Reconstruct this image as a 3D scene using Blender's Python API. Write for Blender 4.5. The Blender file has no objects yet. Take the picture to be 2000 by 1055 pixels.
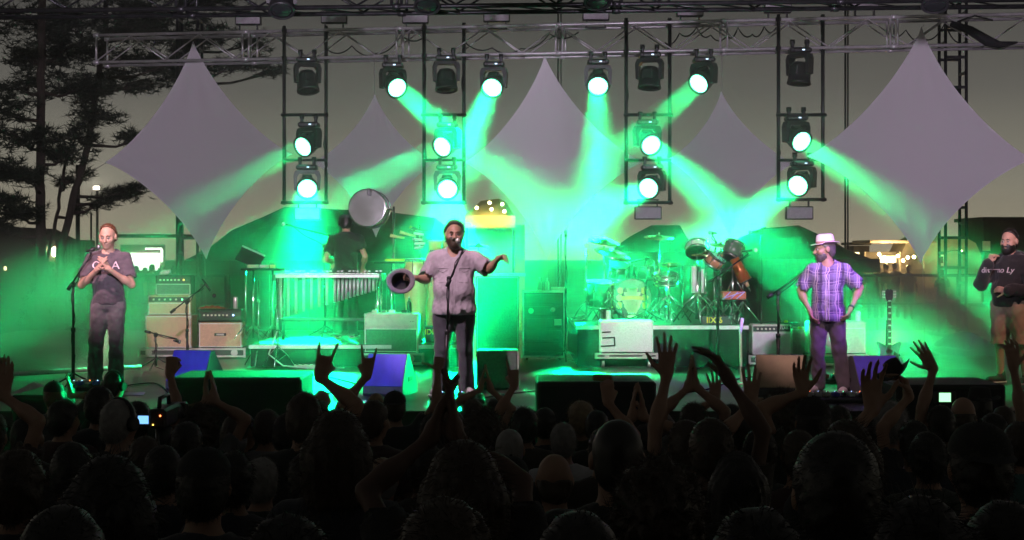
import bpy, bmesh, math, random
import numpy as np
from mathutils import Vector, Matrix
random.seed(7); np.random.seed(7)
R = math.radians
SC = bpy.context.scene
COL = SC.collection

# ---------------------------------------------------------------- camera
F, CZ, HY = 2747.0, 2.76, 490.0            # focal length in photo pixels, eye height, horizon row
cam = bpy.data.cameras.new('camera'); cam_o = bpy.data.objects.new('camera', cam); COL.objects.link(cam_o)
cam.sensor_width = 36; cam.lens = 36*F/2000.0
cam.shift_y = -(527.5-HY)/2000.0
cam.clip_start = 0.05; cam.clip_end = 1000
cam_o.location = (0, 0, CZ); cam_o.rotation_euler = (R(90), 0, 0)
SC.camera = cam_o

# ---------------------------------------------------------------- world: a misty, town-lit night sky
wd = bpy.data.worlds.new('World'); SC.world = wd; wd.use_nodes = True
nt = wd.node_tree; nt.nodes.clear()
def N(t, **kw):
    n = nt.nodes.new(t)
    for k, v in kw.items(): setattr(n, k, v)
    return n
wo = N('ShaderNodeOutputWorld')
sky = N('ShaderNodeTexSky', sky_type='NISHITA', sun_disc=False); sky.sun_elevation = R(-4); sky.sun_rotation = R(200)
bg1 = N('ShaderNodeBackground'); bg1.inputs['Strength'].default_value = 0.05
nt.links.new(sky.outputs[0], bg1.inputs['Color'])
tc = N('ShaderNodeTexCoord'); sep = N('ShaderNodeSeparateXYZ'); nt.links.new(tc.outputs['Generated'], sep.inputs[0])
ramp = N('ShaderNodeValToRGB'); nt.links.new(sep.outputs['Z'], ramp.inputs[0])
e = ramp.color_ramp.elements
e[0].position = 0.0; e[0].color = (0.42, 0.37, 0.26, 1)
e[1].position = 0.5; e[1].color = (0.020, 0.020, 0.018, 1)
for z_, c_ in ((0.05, (0.25, 0.235, 0.185)), (0.11, (0.122, 0.117, 0.102)), (0.18, (0.056, 0.054, 0.051))):
    k = ramp.color_ramp.elements.new(z_); k.color = (*c_, 1)
bg2 = N('ShaderNodeBackground'); bg2.inputs['Strength'].default_value = 1.0
nt.links.new(ramp.outputs[0], bg2.inputs['Color'])
ads = N('ShaderNodeAddShader'); nt.links.new(bg1.outputs[0], ads.inputs[0]); nt.links.new(bg2.outputs[0], ads.inputs[1])
nt.links.new(ads.outputs[0], wo.inputs['Surface'])

# ---------------------------------------------------------------- picture settings
SC.view_settings.view_transform = 'Standard'; SC.view_settings.look = 'None'
SC.view_settings.exposure = 0.0; SC.view_settings.gamma = 1.0; SC.view_settings.use_curve_mapping = False
SC.render.engine = 'CYCLES'
cy = SC.cycles
cy.use_denoising = True
try: cy.denoiser = 'OPENIMAGEDENOISE'
except Exception: pass
cy.max_bounces = 5; cy.diffuse_bounces = 2; cy.glossy_bounces = 2; cy.transmission_bounces = 3
cy.volume_bounces = 2; cy.transparent_max_bounces = 6
cy.volume_step_rate = 2.0; cy.volume_max_steps = 64
cy.caustics_reflective = False; cy.caustics_refractive = False
cy.sample_clamp_indirect = 4.0; cy.sample_clamp_direct = 0.0
cy.use_adaptive_sampling = True; cy.adaptive_threshold = 0.04

# ---------------------------------------------------------------- stage lighting (real lamps of the place)
GREEN = (0.0, 1.0, 0.25)
HAZE_DENSITY = 0.0016
BEAM_POWER = 112.0          # watts of each lit green moving head
# front-of-house wash lamps on the front truss over the crowd: (position, target, colour, watts, cone degrees)
WASH = [
    ((-3.0, 10.5, 8.4), (-0.7, 15.3, 2.5), (1.0, 0.70, 0.84), 3400, 16),
    ((-6.2, 12.0, 8.4), (-4.8, 16.8, 2.6), (1.0, 0.56, 0.62), 3800, 14),
    ((-5.0, 9.0, 6.4), (-4.6, 20.6, 1.9), (1.0, 0.62, 0.42), 1500, 10),
    ((1.8, 10.5, 8.4), (3.35, 15.4, 2.3), (1.0, 0.60, 0.66), 1500, 16),
    ((7.0, 10.5, 8.0), (3.45, 15.4, 2.55), (0.38, 0.08, 1.0), 4800, 11),
    ((7.4, 10.5, 8.0), (5.9, 16.6, 2.4), (1.0, 0.42, 0.32), 1100, 16),
    ((-1.0, 9.0, 6.4), (-2.4, 20.3, 2.7), (1.0, 0.70, 0.52), 1100, 8),
    ((1.4, 9.0, 6.4), (2.6, 19.6, 2.3), (1.0, 0.74, 0.72), 800, 12),
    ((0.6, 9.5, 7.0), (1.65, 18.8, 1.6), (1.0, 0.92, 0.95), 3800, 7),
    ((-2.4, 9.5, 6.8), (-2.5, 15.5, 1.35), (0.42, 0.34, 1.0), 1500, 24),
    ((-2.6, 8.0, 4.75), (-4.4, 25.0, 4.7), (0.84, 0.70, 0.90), 4000, 44),
    ((2.6, 8.0, 4.75), (5.0, 25.0, 4.7), (0.84, 0.68, 0.90), 4000, 44),
]
def aim(o, tgt):
    d = Vector(tgt) - o.location
    o.rotation_euler = d.to_track_quat('-Z', 'Y').to_euler()
def spot(name, loc, tgt, color, watts, cone, blend=0.5, size=0.12):
    l = bpy.data.lights.new(name, 'SPOT'); o = bpy.data.objects.new(name, l); COL.objects.link(o)
    l.color = color; l.energy = watts; l.spot_size = R(cone); l.spot_blend = blend; l.shadow_soft_size = size
    o.location = loc; aim(o, tgt)
    return o
for loc_, tgt_, col_, w_, c_ in WASH:
    spot('wash_light', loc_, tgt_, col_, w_, c_)

# ================================================================ helpers
def W(px, py, Y):
    "the point of the place that stands Y metres away under that photograph pixel"
    return Vector(((px-1000.0)*Y/F, Y, CZ-(py-HY)*Y/F))
FLOOR = 1.2                                   # stage deck height
def YF(py, z=FLOOR):
    "distance of the deck point seen on row py"
    return (CZ-z)*F/(py-HY)
MATS = {}
def mat(name, col, rough=0.6, metal=0.0, var=0.15, scale=6.0, bump=0.0, bscale=None, emit=None, estr=0.0, spec=0.5, stretch=None, sheen=0.0):
    if name in MATS: return MATS[name]
    m = bpy.data.materials.new(name); m.use_nodes = True; MATS[name] = m
    t = m.node_tree; b = t.nodes['Principled BSDF']
    b.inputs['Roughness'].default_value = rough; b.inputs['Metallic'].default_value = metal
    b.inputs['Specular IOR Level'].default_value = spec
    if sheen: b.inputs['Sheen Weight'].default_value = sheen
    tcn = t.nodes.new('ShaderNodeTexCoord'); src = tcn.outputs['Object']
    if stretch:
        mp = t.nodes.new('ShaderNodeMapping'); mp.inputs['Scale'].default_value = stretch
        t.links.new(src, mp.inputs[0]); src = mp.outputs[0]
    nz = t.nodes.new('ShaderNodeTexNoise'); nz.inputs['Scale'].default_value = scale; nz.inputs['Detail'].default_value = 6
    t.links.new(src, nz.inputs['Vector'])
    mr = t.nodes.new('ShaderNodeMapRange'); mr.inputs[1].default_value = 0.3; mr.inputs[2].default_value = 0.7
    mr.inputs[3].default_value = 1-var; mr.inputs[4].default_value = 1+var
    t.links.new(nz.outputs[0], mr.inputs[0])
    mx = t.nodes.new('ShaderNodeVectorMath'); mx.operation = 'SCALE'
    mx.inputs[0].default_value = col[:3]; t.links.new(mr.outputs[0], mx.inputs['Scale'])
    t.links.new(mx.outputs[0], b.inputs['Base Color'])
    rr = t.nodes.new('ShaderNodeMapRange'); rr.inputs[3].default_value = max(0.03, rough-0.1); rr.inputs[4].default_value = min(1, rough+0.1)
    t.links.new(nz.outputs[0], rr.inputs[0]); t.links.new(rr.outputs[0], b.inputs['Roughness'])
    if bump:
        n2 = t.nodes.new('ShaderNodeTexNoise'); n2.inputs['Scale'].default_value = bscale or scale*8; n2.inputs['Detail'].default_value = 4
        t.links.new(src, n2.inputs['Vector'])
        bp = t.nodes.new('ShaderNodeBump'); bp.inputs['Strength'].default_value = bump; bp.inputs['Distance'].default_value = 0.02
        t.links.new(n2.outputs[0], bp.inputs['Height']); t.links.new(bp.outputs[0], b.inputs['Normal'])
    if emit:
        b.inputs['Emission Color'].default_value = (*emit[:3], 1); b.inputs['Emission Strength'].default_value = estr
    return m
def frame(d, up=(0, 0, 1)):
    "matrix whose z axis runs along d"
    z = Vector(d).normalized(); u = Vector(up)
    if abs(z.dot(u)) > 0.98: u = Vector((0, 1, 0))
    x = u.cross(z).normalized(); y = z.cross(x)
    return Matrix((x, y, z)).transposed()
class MB:
    def __init__(s): s.v = []; s.f = []; s.m = []; s.sm = []
    def add(s, vs, fs, mi=0, smooth=False):
        b = len(s.v); s.v.extend([tuple(v) for v in vs])
        for f in fs: s.f.append([i+b for i in f]); s.m.append(mi); s.sm.append(smooth)
        return s
    def box(s, c, d, rot=None, bev=0.0, mi=0):
        hx, hy, hz = d[0]/2, d[1]/2, d[2]/2; c = Vector(c)
        b = min(bev, hx*.9, hy*.9, hz*.9)
        if b <= 0:
            vs = [Vector((x*hx, y*hy, z*hz)) for x in (-1, 1) for y in (-1, 1) for z in (-1, 1)]
            fs = [(0, 1, 3, 2), (4, 6, 7, 5), (0, 4, 5, 1), (2, 3, 7, 6), (0, 2, 6, 4), (1, 5, 7, 3)]
        else:
            bm = bmesh.new(); bmesh.ops.create_cube(bm, size=1)
            for v in bm.verts: v.co = Vector((v.co.x*2*hx, v.co.y*2*hy, v.co.z*2*hz))
            bmesh.ops.bevel(bm, geom=bm.edges[:], offset=b, segments=1, affect='EDGES')
            bm.verts.index_update()
            vs = [v.co.copy() for v in bm.verts]; fs = [[v.index for v in f.verts] for f in bm.faces]; bm.free()
        if rot is not None:
            M = rot if isinstance(rot, Matrix) else Matrix.Rotation(rot, 3, 'Z')
            vs = [M @ v for v in vs]
        return s.add([c+v for v in vs], fs, mi)
    def cyl(s, p0, p1, r0, r1=None, n=12, caps=True, mi=0, smooth=True):
        p0, p1 = Vector(p0), Vector(p1); r1 = r0 if r1 is None else r1
        M = frame(p1-p0); vs = []
        for p, r in ((p0, r0), (p1, r1)):
            for i in range(n):
                a = 2*math.pi*i/n; vs.append(p + M @ Vector((r*math.cos(a), r*math.sin(a), 0)))
        b = len(s.v)
        s.add(vs, [(i, (i+1) % n, n+(i+1) % n, n+i) for i in range(n)], mi, smooth)
        if caps:
            s.f.append([b+i for i in range(n)][::-1]); s.m.append(mi); s.sm.append(False)
            s.f.append([b+n+i for i in range(n)]); s.m.append(mi); s.sm.append(False)
        return s
    def tube(s, pts, r, n=6, mi=0, caps=True):
        pts = [Vector(p) for p in pts]; m = len(pts)
        rs = r if hasattr(r, '__len__') else [r]*m
        vs = []; up = None
        for i, p in enumerate(pts):
            d = (pts[min(i+1, m-1)]-pts[max(i-1, 0)]).normalized()
            if up is None: up = Vector((0, 0, 1)) if abs(d.z) < .9 else Vector((1, 0, 0))
            x = up.cross(d).normalized(); up = d.cross(x).normalized()
            for k in range(n):
                a = 2*math.pi*k/n; vs.append(p + rs[i]*(math.cos(a)*x+math.sin(a)*up))
        fs = [(i*n+k, i*n+(k+1) % n, (i+1)*n+(k+1) % n, (i+1)*n+k) for i in range(m-1) for k in range(n)]
        b = len(s.v); s.add(vs, fs, mi, True)
        if caps:
            s.f.append([b+k for k in range(n)][::-1]); s.m.append(mi); s.sm.append(False)
            s.f.append([b+(m-1)*n+k for k in range(n)]); s.m.append(mi); s.sm.append(False)
        return s
    def lathe(s, prof, c=(0, 0, 0), axis=(0, 0, 1), n=24, mi=0, smooth=True):
        M = frame(axis) if tuple(axis) != (0, 0, 1) else Matrix.Identity(3); c = Vector(c); m = len(prof); vs = []
        for r, z in prof:
            for k in range(n):
                a = 2*math.pi*k/n; vs.append(c + M @ Vector((max(r, 1e-4)*math.cos(a), max(r, 1e-4)*math.sin(a), z)))
        fs = [(i*n+k, i*n+(k+1) % n, (i+1)*n+(k+1) % n, (i+1)*n+k) for i in range(m-1) for k in range(n)]
        b = len(s.v); s.add(vs, fs, mi, smooth)
        if prof[0][0] > 1e-3: s.f.append([b+k for k in range(n)][::-1]); s.m.append(mi); s.sm.append(False)
        if prof[-1][0] > 1e-3: s.f.append([b+(m-1)*n+k for k in range(n)]); s.m.append(mi); s.sm.append(False)
        return s
    def ball(s, c, r, n=12, mi=0, rot=None):
        rx, ry, rz = r if hasattr(r, '__len__') else (r, r, r); c = Vector(c); h = n//2; vs = []
        for i in range(h+1):
            t = math.pi*i/h
            for k in range(n):
                a = 2*math.pi*k/n; v = Vector((rx*math.sin(t)*math.cos(a), ry*math.sin(t)*math.sin(a), -rz*math.cos(t)))
                vs.append(c + (rot @ v if rot is not None else v))
        return s.add(vs, [(i*n+k, i*n+(k+1) % n, (i+1)*n+(k+1) % n, (i+1)*n+k) for i in range(h) for k in range(n)], mi, True)
    def prism(s, poly, depth, M=None, c=(0, 0, 0), mi=0):
        "poly in local xy, extruded along local z from -depth/2 to depth/2"
        n = len(poly); c = Vector(c); vs = []
        for z in (-depth/2, depth/2):
            for x, y in poly:
                v = Vector((x, y, z)); vs.append(c + (M @ v if M is not None else v))
        return s.add(vs, [tuple(range(n))[::-1], tuple(range(n, 2*n))]+[(i, (i+1) % n, n+(i+1) % n, n+i) for i in range(n)], mi)
    def mesh(s, name):
        me = bpy.data.meshes.new(name); me.from_pydata(s.v, [], s.f)
        me.polygons.foreach_set('material_index', s.m); me.polygons.foreach_set('use_smooth', s.sm)
        me.validate(); me.update(); return me
    def build(s, name, m, parent=None, loc=None):
        return obj(name, s.mesh(name), m, parent, loc)
def obj(name, me, m=None, parent=None, loc=None):
    o = bpy.data.objects.new(name, me); COL.objects.link(o)
    if m is not None:
        for x in (m if isinstance(m, (list, tuple)) else [m]):
            if len(me.materials) < (len(m) if isinstance(m, (list, tuple)) else 1): me.materials.append(x)
    if parent: o.parent = parent
    if loc is not None: o.location = loc
    return o
def tag(o, label=None, cat=None, group=None, kind=None):
    if label: o['label'] = label
    if cat: o['category'] = cat
    if group: o['group'] = group
    if kind: o['kind'] = kind
    return o
def thing(name, label, cat, loc=(0, 0, 0), rz=0.0, group=None):
    o = bpy.data.objects.new(name, None); COL.objects.link(o); o.empty_display_size = 0.1
    o.location = loc; o.rotation_euler = (0, 0, rz)
    return tag(o, label, cat, group)
KIDS = {}
def copy_tree(o, parent=None):
    c = o.copy(); COL.objects.link(c); c.parent = parent
    for ch in [x for x in bpy.data.objects if x.parent == o]: copy_tree(ch, c)
    return c
FX, FZY = Matrix.Rotation(R(90), 3, 'X'), None   # FX turns local xy into world xz (facing -Y)
def front(): return Matrix(((1, 0, 0), (0, 0, -1), (0, 1, 0)))   # local x->x, y->z, z->-y (towards the camera)

# ================================================================ the setting
def terrain(x, y):
    if y < 11: z = 0.75*(11-y)/11
    elif y < 30: z = 0
    elif y < 44: z = 0.6*(y-30)/14
    else: z = 0.6
    return z
def build_ground():
    xs = np.linspace(-160, 160, 41); ys = np.concatenate([np.linspace(-60, 0, 7)[:-1], np.linspace(0, 60, 41), np.linspace(80, 320, 8)])
    vs = [(x, y, terrain(x, max(y, -30))) for y in ys for x in xs]
    n = len(xs); fs = [(j*n+i, j*n+i+1, (j+1)*n+i+1, (j+1)*n+i) for j in range(len(ys)-1) for i in range(n-1)]
    mb = MB(); mb.add(vs, fs, 0, True)
    return tag(mb.build('ground', mat('grass_ground', (0.028, 0.034, 0.018), 0.95, var=0.5, scale=1.5, bump=0.6, bscale=30)), kind='structure')
build_ground()
M_BLACK = mat('black_paint', (0.018, 0.018, 0.02), 0.55, var=0.3, scale=9)
M_BLACKCLOTH = mat('black_cloth', (0.012, 0.012, 0.014), 0.9, var=0.3, scale=12, bump=0.3)
M_STEEL = mat('dark_steel', (0.035, 0.035, 0.038), 0.42, metal=0.7, var=0.3, scale=8)
M_ALU = mat('aluminium', (0.66, 0.64, 0.66), 0.38, metal=0.45, var=0.18, scale=5)
M_CHROME = mat('chrome', (0.82, 0.82, 0.84), 0.12, metal=1.0, var=0.05)
M_PLASTIC = mat('black_plastic', (0.022, 0.022, 0.024), 0.38, var=0.2, scale=14)
M_RUBBER = mat('rubber', (0.015, 0.015, 0.015), 0.8)
def stage():
    deck_m = mat('stage_deck_paint', (0.050, 0.046, 0.045), 0.34, var=0.45, scale=2.2, bump=0.18, bscale=40)
    x0, x1, y0, y1 = -9.6, 9.8, 13.7, 27.6
    d = MB().box(((x0+x1)/2, (y0+y1)/2, FLOOR-0.08), (x1-x0, y1-y0, 0.16), bev=0.01).build('stage_deck', deck_m)
    tag(d, kind='structure')
    # drape panels along the front and sides
    t = thing('stage_skirt', 'black cloth skirt hanging along the front of the stage', 'drape', (0, y0+0.05, 0))
    n = 12
    for i in range(n):
        mb = MB(); a = x0+(x1-x0)*i/n; b = x0+(x1-x0)*(i+1)/n-0.01; K = 14
        vs = []
        for j in range(K+1):
            x = a+(b-a)*j/K; yy = 0.03*math.sin(j*1.9+i)
            vs += [(x, yy-0.02, 0.01), (x, yy*0.4, FLOOR-0.165)]
        mb.add(vs, [(2*j, 2*j+2, 2*j+3, 2*j+1) for j in range(K)], 0, True)
        mb.build('skirt_panel', M_BLACKCLOTH, t)
stage()
def back_rail(px0, px1, Y, label):
    a = W(px0, 538, Y); b = W(px1, 538, Y); z = a.z
    t = thing('guard_rail', label, 'railing', (a.x, Y, FLOOR)); L = b.x-a.x; h = z-FLOOR
    MB().cyl((0, 0, h), (L, 0, h), 0.03).build('top_rail', M_STEEL, t)
    MB().cyl((0, 0, h*0.5), (L, 0, h*0.5), 0.022).build('middle_rail', M_STEEL, t)
    k = int(L/1.5)
    for i in range(k+1): MB().cyl((L*i/k, 0, 0), (L*i/k, 0, h), 0.025).build('post', M_STEEL, t)
back_rail(1660, 2080, 27.2, 'dark steel guard rail behind the man in the black hoodie')
back_rail(225, 440, 27.2, 'dark steel guard rail behind the tan amplifier stack')

# ---- trees
def tuft_block(mb, c, n, size, rng, flat=0.55):
    c = Vector(c)
    for _ in range(n):
        d = Vector((rng.gauss(0, 1), rng.gauss(0, 1), rng.gauss(0.25, flat))).normalized()
        s = Vector((rng.gauss(0, 1), rng.gauss(0, 1), rng.gauss(0, 1))).cross(d).normalized()
        L = size*rng.uniform(0.6, 1.2); w = size*0.055
        mb.add([c-s*w, c+s*w, c+d*L], [(0, 1, 2)])
M_BARK = mat('pine_bark', (0.055, 0.042, 0.036), 0.9, var=0.4, scale=7, bump=0.8, stretch=(4, 4, 0.7))
M_NEEDLE = mat('pine_needles', (0.020, 0.031, 0.018), 0.8, var=0.4, scale=3)
def pine(name, label, trunk_pts, pads, Y, seed, dens=1.0):
    rng = random.Random(seed)
    P = [(W(x, y, Y), w*Y/F/2) for x, y, w in trunk_pts]
    base = Vector((P[0][0].x, Y, terrain(P[0][0].x, Y)-0.05))
    t = thing(name, label, 'tree', base, group='pine trees behind the stage')
    pts = [base]+[p for p, _ in P]; rs = [P[0][1]*1.25]+[r for _, r in P]
    tr = MB(); fine = []; fr = []
    for i in range(len(pts)-1):
        for k in range(6):
            q = pts[i].lerp(pts[i+1], k/6); fine.append(q-base+Vector((rng.uniform(-.02, .02), rng.uniform(-.02, .02), 0))); fr.append(rs[i]+(rs[i+1]-rs[i])*k/6)
    fine.append(pts[-1]-base); fr.append(rs[-1])
    tr.tube(fine, fr, n=10)
    trunk = tr.build('trunk', M_BARK, t)
    cr = MB()
    for cx, cy, rx, ry in pads:
        c = W(cx, cy, Y)-base; ax = rx*Y/F; az = ry*Y/F
        c.y += rng.uniform(-1.2, 1.6)
        # limb from the nearest trunk point to the pad
        q = min(fine, key=lambda p: abs(p.z-(c.z-0.25))+0.02*abs(p.x-c.x))
        m = (q+c)/2+Vector((0, 0, -0.12))
        limb = [q, m, c, c+(c-q).normalized()*ax*0.5]; br = MB()
        br.tube(limb, [0.045, 0.032, 0.02, 0.006], n=5)
        twigs = []
        for k in range(int(5+rx/9)):
            a = rng.uniform(0, 6.28); rr = math.sqrt(rng.random())
            e = c+Vector((ax*rr*math.cos(a), ax*0.6*rr*math.sin(a), az*rng.uniform(-0.8, 0.9)))
            s_ = rng.uniform(0.5, 1.0); s = m.lerp(c, s_*2-1); br.tube([s, (s+e)/2+Vector((0, 0, .05)), e], [0.014, 0.01, 0.004], n=4)
            twigs.append((s, e))
        br.build('limb', M_BARK, t)
        for s, e in twigs:
            for k in range(int(6*dens)+1):
                p = s.lerp(e, rng.uniform(0.45, 1.1))+Vector((rng.gauss(0, .09), rng.gauss(0, .09), rng.gauss(0, .05)))
                tuft_block(cr, p, 11, 0.2, rng)
        for k in range(int(rx*ry*0.010*dens)):
            a = rng.uniform(0, 6.28); rr = math.sqrt(rng.random())
            p = c+Vector((ax*rr*math.cos(a), ax*0.6*rr*math.sin(a), az*rng.uniform(-1, 1)*math.sqrt(max(0.05, 1-rr*rr))))
            tuft_block(cr, p, 10, 0.22, rng)
    cr.build('crown', M_NEEDLE, t)
    return t
pine('pine_tree', 'tall dark pine with the thick upright trunk at the far left', [(80, 520, 20), (78, 350, 18), (80, 180, 16), (82, 0, 14), (84, -260, 8)],
     [(60, 25, 125, 42), (40, 105, 110, 42), (120, 165, 80, 34), (20, 215, 90, 38), (70, 275, 105, 30), (130, 300, 60, 22), (15, 335, 60, 26),
      (95, 345, 55, 16), (35, 395, 55, 18), (70, 418, 62, 15), (10, 440, 34, 16), (110, 90, 80, 40), (50, -60, 120, 50), (10, 160, 60, 30)], 31.0, 3, 1.9)
pine('pine_tree', 'pine with a trunk leaning right between the thick pine and the left white sail', [(118, 500, 15), (140, 400, 14), (168, 300, 13), (186, 200, 12), (205, 60, 11), (222, -200, 6)],
     [(235, 35, 100, 42), (200, 105, 80, 36), (255, 150, 70, 30), (330, 122, 95, 22), (190, 225, 60, 26), (250, 262, 62, 18), (310, 62, 95, 36), (150, 262, 55, 22),
      (215, 372, 46, 14), (246, 366, 26, 9), (190, 388, 26, 11), (290, 20, 90, 30), (180, 170, 60, 26), (230, -50, 110, 45), (150, 60, 60, 40)], 32.5, 5, 1.8)
pine('pine_tree', 'pine whose branches show behind the truss above the left white sail', [(352, 505, 14), (350, 300, 13), (352, 100, 11), (356, -150, 6)],
     [(470, 132, 62, 12), (512, 128, 26, 11), (430, 65, 62, 30), (500, 85, 34, 20), (440, 12, 70, 20), (395, 95, 60, 26), (345, 140, 60, 18), (400, 10, 70, 24), (330, 70, 60, 30), (545, 135, 16, 8), (370, -40, 100, 35)], 34.0, 9, 1.4)
pine('pine_tree', 'slender leaning pine sapling in front of the lit house at far left', [(92, 512, 7), (108, 440, 7), (124, 340, 6), (134, 290, 4)],
     [(135, 330, 26, 10), (120, 350, 26, 9), (132, 408, 20, 8)], 33.2, 12, 0.8)

# ---- masts, poles
def mast(px, y0, y1, Y, r, label, pair=0.0):
    a = W(px, y1, Y); b = W(px, y0, Y); z0 = terrain(a.x, Y)
    t = thing('mast', label, 'mast', (a.x, Y, z0))
    MB().cyl((0, 0, 0), (0, 0, b.z-z0), r).build('pole', M_STEEL, t)
    if pair: MB().cyl((pair, 0, 0), (pair, 0, b.z-z0), r*0.8).build('cable', M_RUBBER, t)
    MB().box((0, 0, 0.03), (0.3, 0.3, 0.06), bev=0.01).build('foot_plate', M_STEEL, t)
mast(1651, -60, 500, 33, 0.025, 'thin dark mast with a cable left of the right large sail', 0.06)
mast(1090, -60, 500, 33.5, 0.02, 'thin pair of cables behind the central sail', 0.07)
mast(152, 322, 500, 35, 0.055, 'pale upright pole beside the leaning pine trunk')
mast(178, 415, 500, 36, 0.025, 'thin far pole behind the left microphone')

def point(loc, col, watts, r=0.1):
    l = bpy.data.lights.new('bulb_light', 'POINT'); o = bpy.data.objects.new('bulb_light', l); COL.objects.link(o)
    l.color = col; l.energy = watts; l.shadow_soft_size = r; o.location = loc; return o
# ---- black canopies behind the stage
M_TENT = mat('black_tent_fabric', (0.016, 0.018, 0.018), 0.75, var=0.25, scale=2, bump=0.2, bscale=9)
def canopy(label, prof, Y, depth, name='canopy_tent', fab=None, cat='tent', eave=None, wall=True):
    "prof: silhouette of the roof in photo pixels from left eave over the ridge to right eave"
    P = [W(x, y, Y) for x, y in prof]; cx = (P[0].x+P[-1].x)/2; z0 = terrain(cx, Y)
    t = thing(name, label, cat, (cx, Y, z0)); fab = fab or M_TENT
    mb = MB(); L = [Vector((p.x-cx, 0, p.z-z0)) for p in P]; n = len(L)
    ze = min(p.z for p in L); zt = max(p.z for p in L)
    rows = [-0.5, -0.25, 0, 0.25, 0.5]; vs = []
    for f in rows:
        for p in L:
            h = (p.z-ze); k = 1-abs(f)*0.9*(h/(zt-ze+1e-6)); vs.append((p.x, f*depth, ze+h*(1-(abs(f)*2)**1.5)))
    mb.add(vs, [(j*n+i, j*n+i+1, (j+1)*n+i+1, (j+1)*n+i) for j in range(len(rows)-1) for i in range(n-1)], 0, False)
    mb.build('roof', fab, t)
    v = MB(); x0, x1 = L[0].x, L[-1].x
    for s in (-1, 1): v.box(((x0+x1)/2, s*depth/2, ze-0.14), (x1-x0, 0.012, 0.28))
    v.box((x0, 0, ze-0.14), (0.012, depth-0.03, 0.28)); v.box((x1, 0, ze-0.14), (0.012, depth-0.03, 0.28))
    v.build('valance', fab, t)
    if wall:
        n_ = max(3, int((x1-x0)/0.9))
        for i in range(n_):
            a_ = x0+0.05+(x1-x0-0.1)*i/n_; b_ = x0+0.05+(x1-x0-0.1)*(i+1)/n_-0.01; K = 8; q = []
            for j in range(K+1): xx = a_+(b_-a_)*j/K; q += [(xx, depth/2-0.03+0.02*math.sin(j*1.7+i), 0.02), (xx, depth/2-0.03, ze)]
            MB().add(q, [(2*j, 2*j+2, 2*j+3, 2*j+1) for j in range(K)], 0, True).build('side_wall', fab, t)
    for sx in (x0+0.04, x1-0.04):
        for s in (-1, 1): MB().cyl((sx, s*(depth/2-0.05), 0), (sx, s*(depth/2-0.05), ze), 0.025).build('leg', M_STEEL, t)
    return t, ze
BT = canopy('large black canopy tent behind the vibraphone player', [(405, 508), (425, 478), (452, 450), (520, 421), (556, 404), (640, 408), (760, 414), (850, 426), (905, 470)], 30.6, 4.6)
canopy('black peaked canopy behind the drum kit cymbals', [(1188, 492), (1230, 462), (1272, 440), (1328, 440), (1352, 482)], 30.0, 3.0)
canopy('black canopy behind the right end of the drum riser', [(1412, 486), (1450, 462), (1492, 446), (1560, 440), (1625, 470), (1684, 505)], 30.9, 3.0)
# lit yellow canopy
M_YT = mat('lit_yellow_canvas', (0.75, 0.62, 0.25), 0.8, var=0.1)
M_BULB = mat('warm_bulb', (1, 0.9, 0.6), 0.4, emit=(1.0, 0.80, 0.36), estr=38.0)
yt, ze = canopy('yellow canvas booth lit by warm bulbs left of the central sail', [(912, 418), (940, 392), (975, 388), (990, 396), (1006, 424)], 33.0, 2.6, name='lit_booth', fab=M_YT, cat='booth', wall=False)
yb = yt.location
for x, y in ((931, 406), (960, 409), (985, 413), (956, 396), (981, 399)):
    p = W(x, y, 31.4); MB().ball((p.x-yb.x, p.y-yb.y, p.z-yb.z), 0.035, n=10).build('bulb', M_BULB, yt)
point(W(958, 412, 31.3), (1.0, 0.78, 0.25), 28, 0.3)
MB().box((0, 0.6, ze*0.5), (1.6, 0.05, ze*0.9), bev=.01).build('back_panel', M_YT, yt)

# ---- food stalls and houses beyond the field
M_WALL = mat('stall_wall', (0.30, 0.27, 0.22), 0.85, var=0.2, scale=3)
M_DARKWALL = mat('dark_wall', (0.07, 0.065, 0.055), 0.9, var=0.25, scale=2)
M_ROOF = mat('shingle_roof', (0.05, 0.042, 0.038), 0.9, var=0.3, scale=12, bump=0.4)
M_LITWHITE = mat('lit_white_panel', (0.8, 0.82, 0.75), 0.7, emit=(0.93, 1.0, 0.84), estr=2.6)
M_LITWARM = mat('lit_warm_panel', (0.8, 0.7, 0.5), 0.7, emit=(1.0, 0.76, 0.38), estr=5.0)
M_TUBE = mat('fluorescent_tube', (1, 1, 1), 0.4, emit=(0.9, 1.0, 0.85), estr=5.0)
M_FLOOD = mat('flood_lamp', (1, 1, 1), 0.4, emit=(1.0, 0.82, 0.5), estr=40.0)
def rect(mb, x0, y0, x1, y1, Y, org, th=0.04, bev=0):
    a = W(x0, y0, Y); b = W(x1, y1, Y)
    return mb.box(((a.x+b.x)/2-org.x, Y-org.y, (a.z+b.z)/2-org.z), (abs(b.x-a.x), th, abs(a.z-b.z)), bev=bev)
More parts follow.
